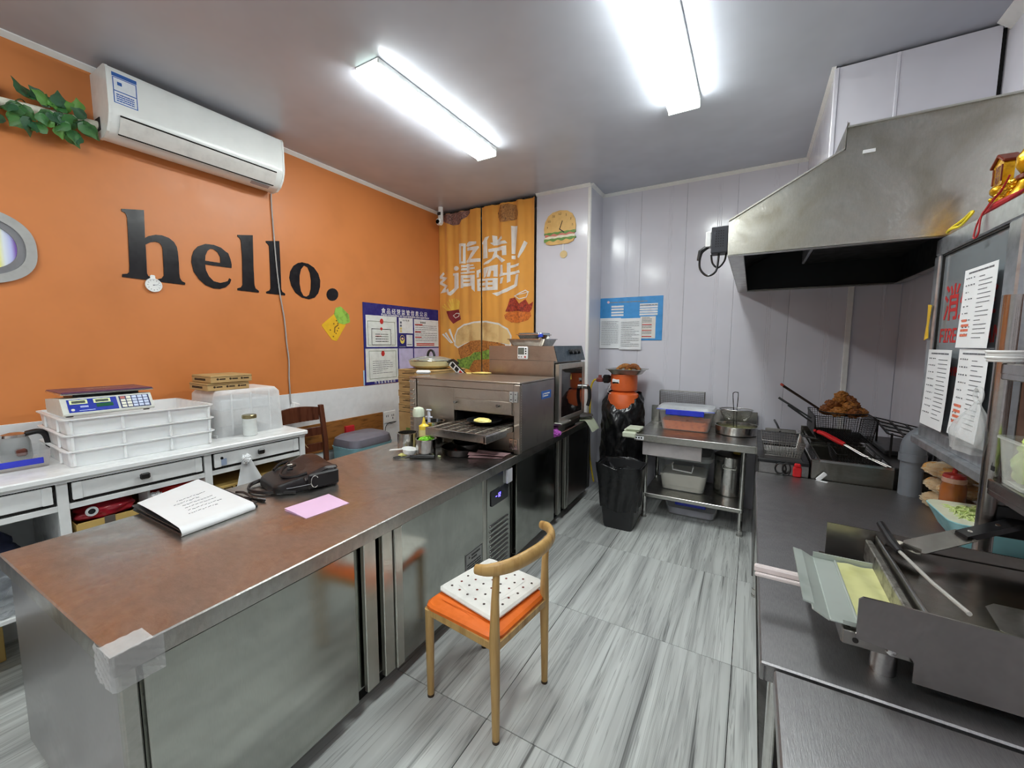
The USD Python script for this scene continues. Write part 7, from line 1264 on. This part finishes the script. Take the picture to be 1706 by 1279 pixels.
one('clear_bag', mv(blob(.05, .12, .13, 4, .5, 4, 8), wc(-.05, -.06, .51)), see_through('film_clear', (200, 206, 212), .2, .12), 'crumpled clear film bag in front of the navy bundle', 'bag', smooth=True)
carton('floor_carton', 'yellow-brown carton on the floor under the left end of the white counter', -3.36, -3.17, -.55, .38, 0, .35, mat=YC)

# ------------------------------------------------------------------ brown chair and bin by the left wall
BRW = M('dark_wood', (92, 50, 34), rough=.3, scale=4, stretch=(6, 6, 1), dark=(58, 28, 20))
t = thing('dining_chair', 'dark brown ladder-back wooden chair squeezed beside the white counter', 'chair', (-3.2, 2.03, 0))
for y in (-.2, .21):
    part(t, 'back_post', loft([rr_ring(.035, .04, .008, z, (dx, y)) for z, dx in ((0, .03), (.42, 0), (.75, -.01), (1.04, -.05), (1.06, -.055))]), BRW); part(t, 'front_leg', loft([rr_ring(.034, .034, .006, z, (.42, y)) for z in (0, .42)]), BRW)
part(t, 'seat', bx(-.02, .45, -.23, .24, .42, .455, .012), BRW)
for z0_, z1_ in ((.93, 1.04), (.8, .87), (.66, .73)):
    part(t, 'back_slat', grid_sheet(lambda u, v, z0_=z0_, z1_=z1_: (-.03 - .02 * math.sin(PI * u) - (.03 if z0_ > .9 else 0), -.185 + .38 * u, z0_ + (z1_ - z0_) * v + (.02 * math.sin(PI * u) * v if z0_ > .9 else 0)), 12, 4, .022), BRW)
part(t, 'twine', tube(curve([(-.015, -.03, .9), (.01, -.02, .83), (.02, -.0, .76), (.015, .03, .72)], 5), .003, 5), M('twine', (196, 176, 130), rough=.7))
t = thing('pedal_bin', 'pale blue bin with a rounded grey lid against the wood board', 'bin', (-3.2, 2.635, 0))
part(t, 'bin', loft([rr_ring(.3, .4, .06, 0), rr_ring(.34, .47, .07, .6), rr_ring(.35, .49, .07, .645)]), M('bin_blue', (138, 190, 202), rough=.4)); part(t, 'lid', loft([rr_ring(.35, .47, .08, .645), rr_ring(.36, .48, .09, .665), rr_ring(.34, .46, .09, .715), rr_ring(.28, .38, .08, .74)]), M('bin_lid', (120, 118, 130), rough=.45))
part(t, 'handle', tube(curve([(.165, -.15, .5), (.2, -.12, .58), (.2, 0, .6), (.195, .06, .52)], 5), .008, 8), M('bin_blue', (0, 0, 0)))
one('red_box', bx(-3.434, -3.392, 2.6, 2.7, .0, .785, .004), M('red_card', (186, 30, 40), rough=.5), 'red box peeping out behind the grey-lidded bin', 'box')

# ------------------------------------------------------------------ chair in the aisle
OAK = M('oak', (196, 158, 98), rough=.35, scale=3, stretch=(9, 9, 1), dark=(164, 124, 70))
t = thing('oak_chair', 'oak chair with a curved back rail and orange seat in the middle of the aisle', 'chair', (-.98, 1.475, 0))
def off(p): return (p[0] + .98, p[1] - 1.475, p[2])
LN, LL, LR, LF = (-.811, 1.27), (-1.186, 1.307), (-.771, 1.636), (-1.145, 1.681)
for (a, top, r0, r1) in ((LN, .72, .017, .02), (LR, .705, .017, .02)):
    dx = .01
    pts_ = [off((a[0], a[1], 0)), off((a[0] - .002, a[1] + .0, .2)), off((a[0] - .006, a[1], .43)), off((a[0] - .008, a[1] + .008, .6)), off((a[0] - .01, a[1] + .022 if a is LN else a[1] + .03, top))]
    l = part(t, 'back_leg', tube(pts_, [.015, .018, .022, .016, .013], 14), OAK); part(l, 'foot_cap', cyl(.0155, 0, .012, off((*a, 0))[:2], 14), M('foot_brown', (60, 44, 30), rough=.6))
for a in (LL, LF):
    l = part(t, 'front_leg', tube([off((*a, 0)), off((*a, .2)), off((*a, .425))], [.015, .018, .02], 14), OAK); part(l, 'foot_cap', cyl(.0155, 0, .012, off((*a, 0))[:2], 14), M('foot_brown', (0, 0, 0)))
def rail(a, b, z, h=.03, w=.02):
    a, b = np.array(off((*a, 0))), np.array(off((*b, 0))); d = (b - a) / np.linalg.norm(b - a); n = np.array((-d[1], d[0], 0)) * w / 2
    return hullpts([p + s * n + (0, 0, zz) for p in (a, b) for s in (-1, 1) for zz in (z - h, z)])
for a, b in ((LN, LL), (LL, LF), (LF, LR), (LR, LN)): part(t, 'seat_rail', rail(a, b, .425), OAK)
br = curve([off(p) for p in ((-.9, 1.262, .712), (-.84, 1.268, .722), (-.775, 1.32, .735), (-.735, 1.42, .742), (-.722, 1.52, .742), (-.738, 1.62, .738), (-.79, 1.70, .732), (-.845, 1.735, .722))], 7)
n_ = len(br); rings = []
tg = np.gradient(br, axis=0); tg /= np.linalg.norm(tg, axis=1, keepdims=True)
for i in range(n_):
    s = i / (n_ - 1); hh = .02 + .012 * math.sin(PI * s); ww = .014 + .006 * math.sin(PI * s); side = np.cross(tg[i], (0, 0, 1.)); side /= np.linalg.norm(side)
    rings.append(np.array([br[i] + side * ww * math.cos(a) + np.array((0, 0, 1.)) * hh * math.sin(a) for a in np.linspace(0, 2 * PI, 16, endpoint=False)]))
part(t, 'back_rail', loft(rings), OAK)
sc = [off(p) for p in ((-.822, 1.285, 0), (-1.2, 1.31, 0), (-1.165, 1.685, 0), (-.785, 1.64, 0))]
SP = Polygon([(p[0], p[1]) for p in sc]).buffer(-.03).buffer(.045, quad_segs=5)
def ring_n(poly, z, n=48): return np.array([[*poly.exterior.interpolate(k / n, normalized=True).coords[0], z] for k in range(n)])
part(t, 'seat_pad', loft([ring_n(SP.buffer(-.012), .418), ring_n(SP, .424), ring_n(SP, .438), ring_n(SP.buffer(-.012), .446), ring_n(SP.buffer(-.06), .45)]), M('orange_vinyl', (232, 112, 34), rough=.35, var=.04))
t = thing('seat_cushion', 'thin white dotted cushion lying on the orange chair seat', 'cushion', (-1.005, 1.54, .4505))
cc = [(-.865 + 1.005, 1.336 - 1.54), (-1.205 + 1.005, 1.40 - 1.54), (-1.146 + 1.005, 1.735 - 1.54), (-.806 + 1.005, 1.69 - 1.54)]
CP = Polygon(cc).buffer(-.015).buffer(.022, quad_segs=4)
part(t, 'cushion', loft([ring_n(CP.buffer(-.008), 0), ring_n(CP, .006), ring_n(CP, .012), ring_n(CP.buffer(-.01), .02), ring_n(CP.buffer(-.07), .023)]), M('cushion_white', (228, 226, 220), rough=.85, bump=.2, bscale=40))
P0, PU, PV = np.array(cc[1]), np.array(cc[0]) - np.array(cc[1]), np.array(cc[2]) - np.array(cc[1]); g = random.Random(9); dots = [[], []]
for i in range(6):
    for j in range(6):
        if (i + j) % 1 == 0:
            p = P0 + PU * (.12 + .152 * i + (.03 if j % 2 else 0)) + PV * (.12 + .152 * j); dots[(i + j) % 2].append(Point(*p).buffer(.0055, quad_segs=4))
for k, m_ in ((0, M('dot_brown', (70, 56, 52), rough=.8)), (1, M('dot_red', (120, 60, 56), rough=.8))):
    zz = [.0235 if CP.buffer(-.07).contains(p.centroid) else .0218 for p in dots[k]]
    part(t, 'printed_dots', cat([mv(extr(p, .0008), (0, 0, z)) for p, z in zip(dots[k], zz)]), m_, kind='stuff')
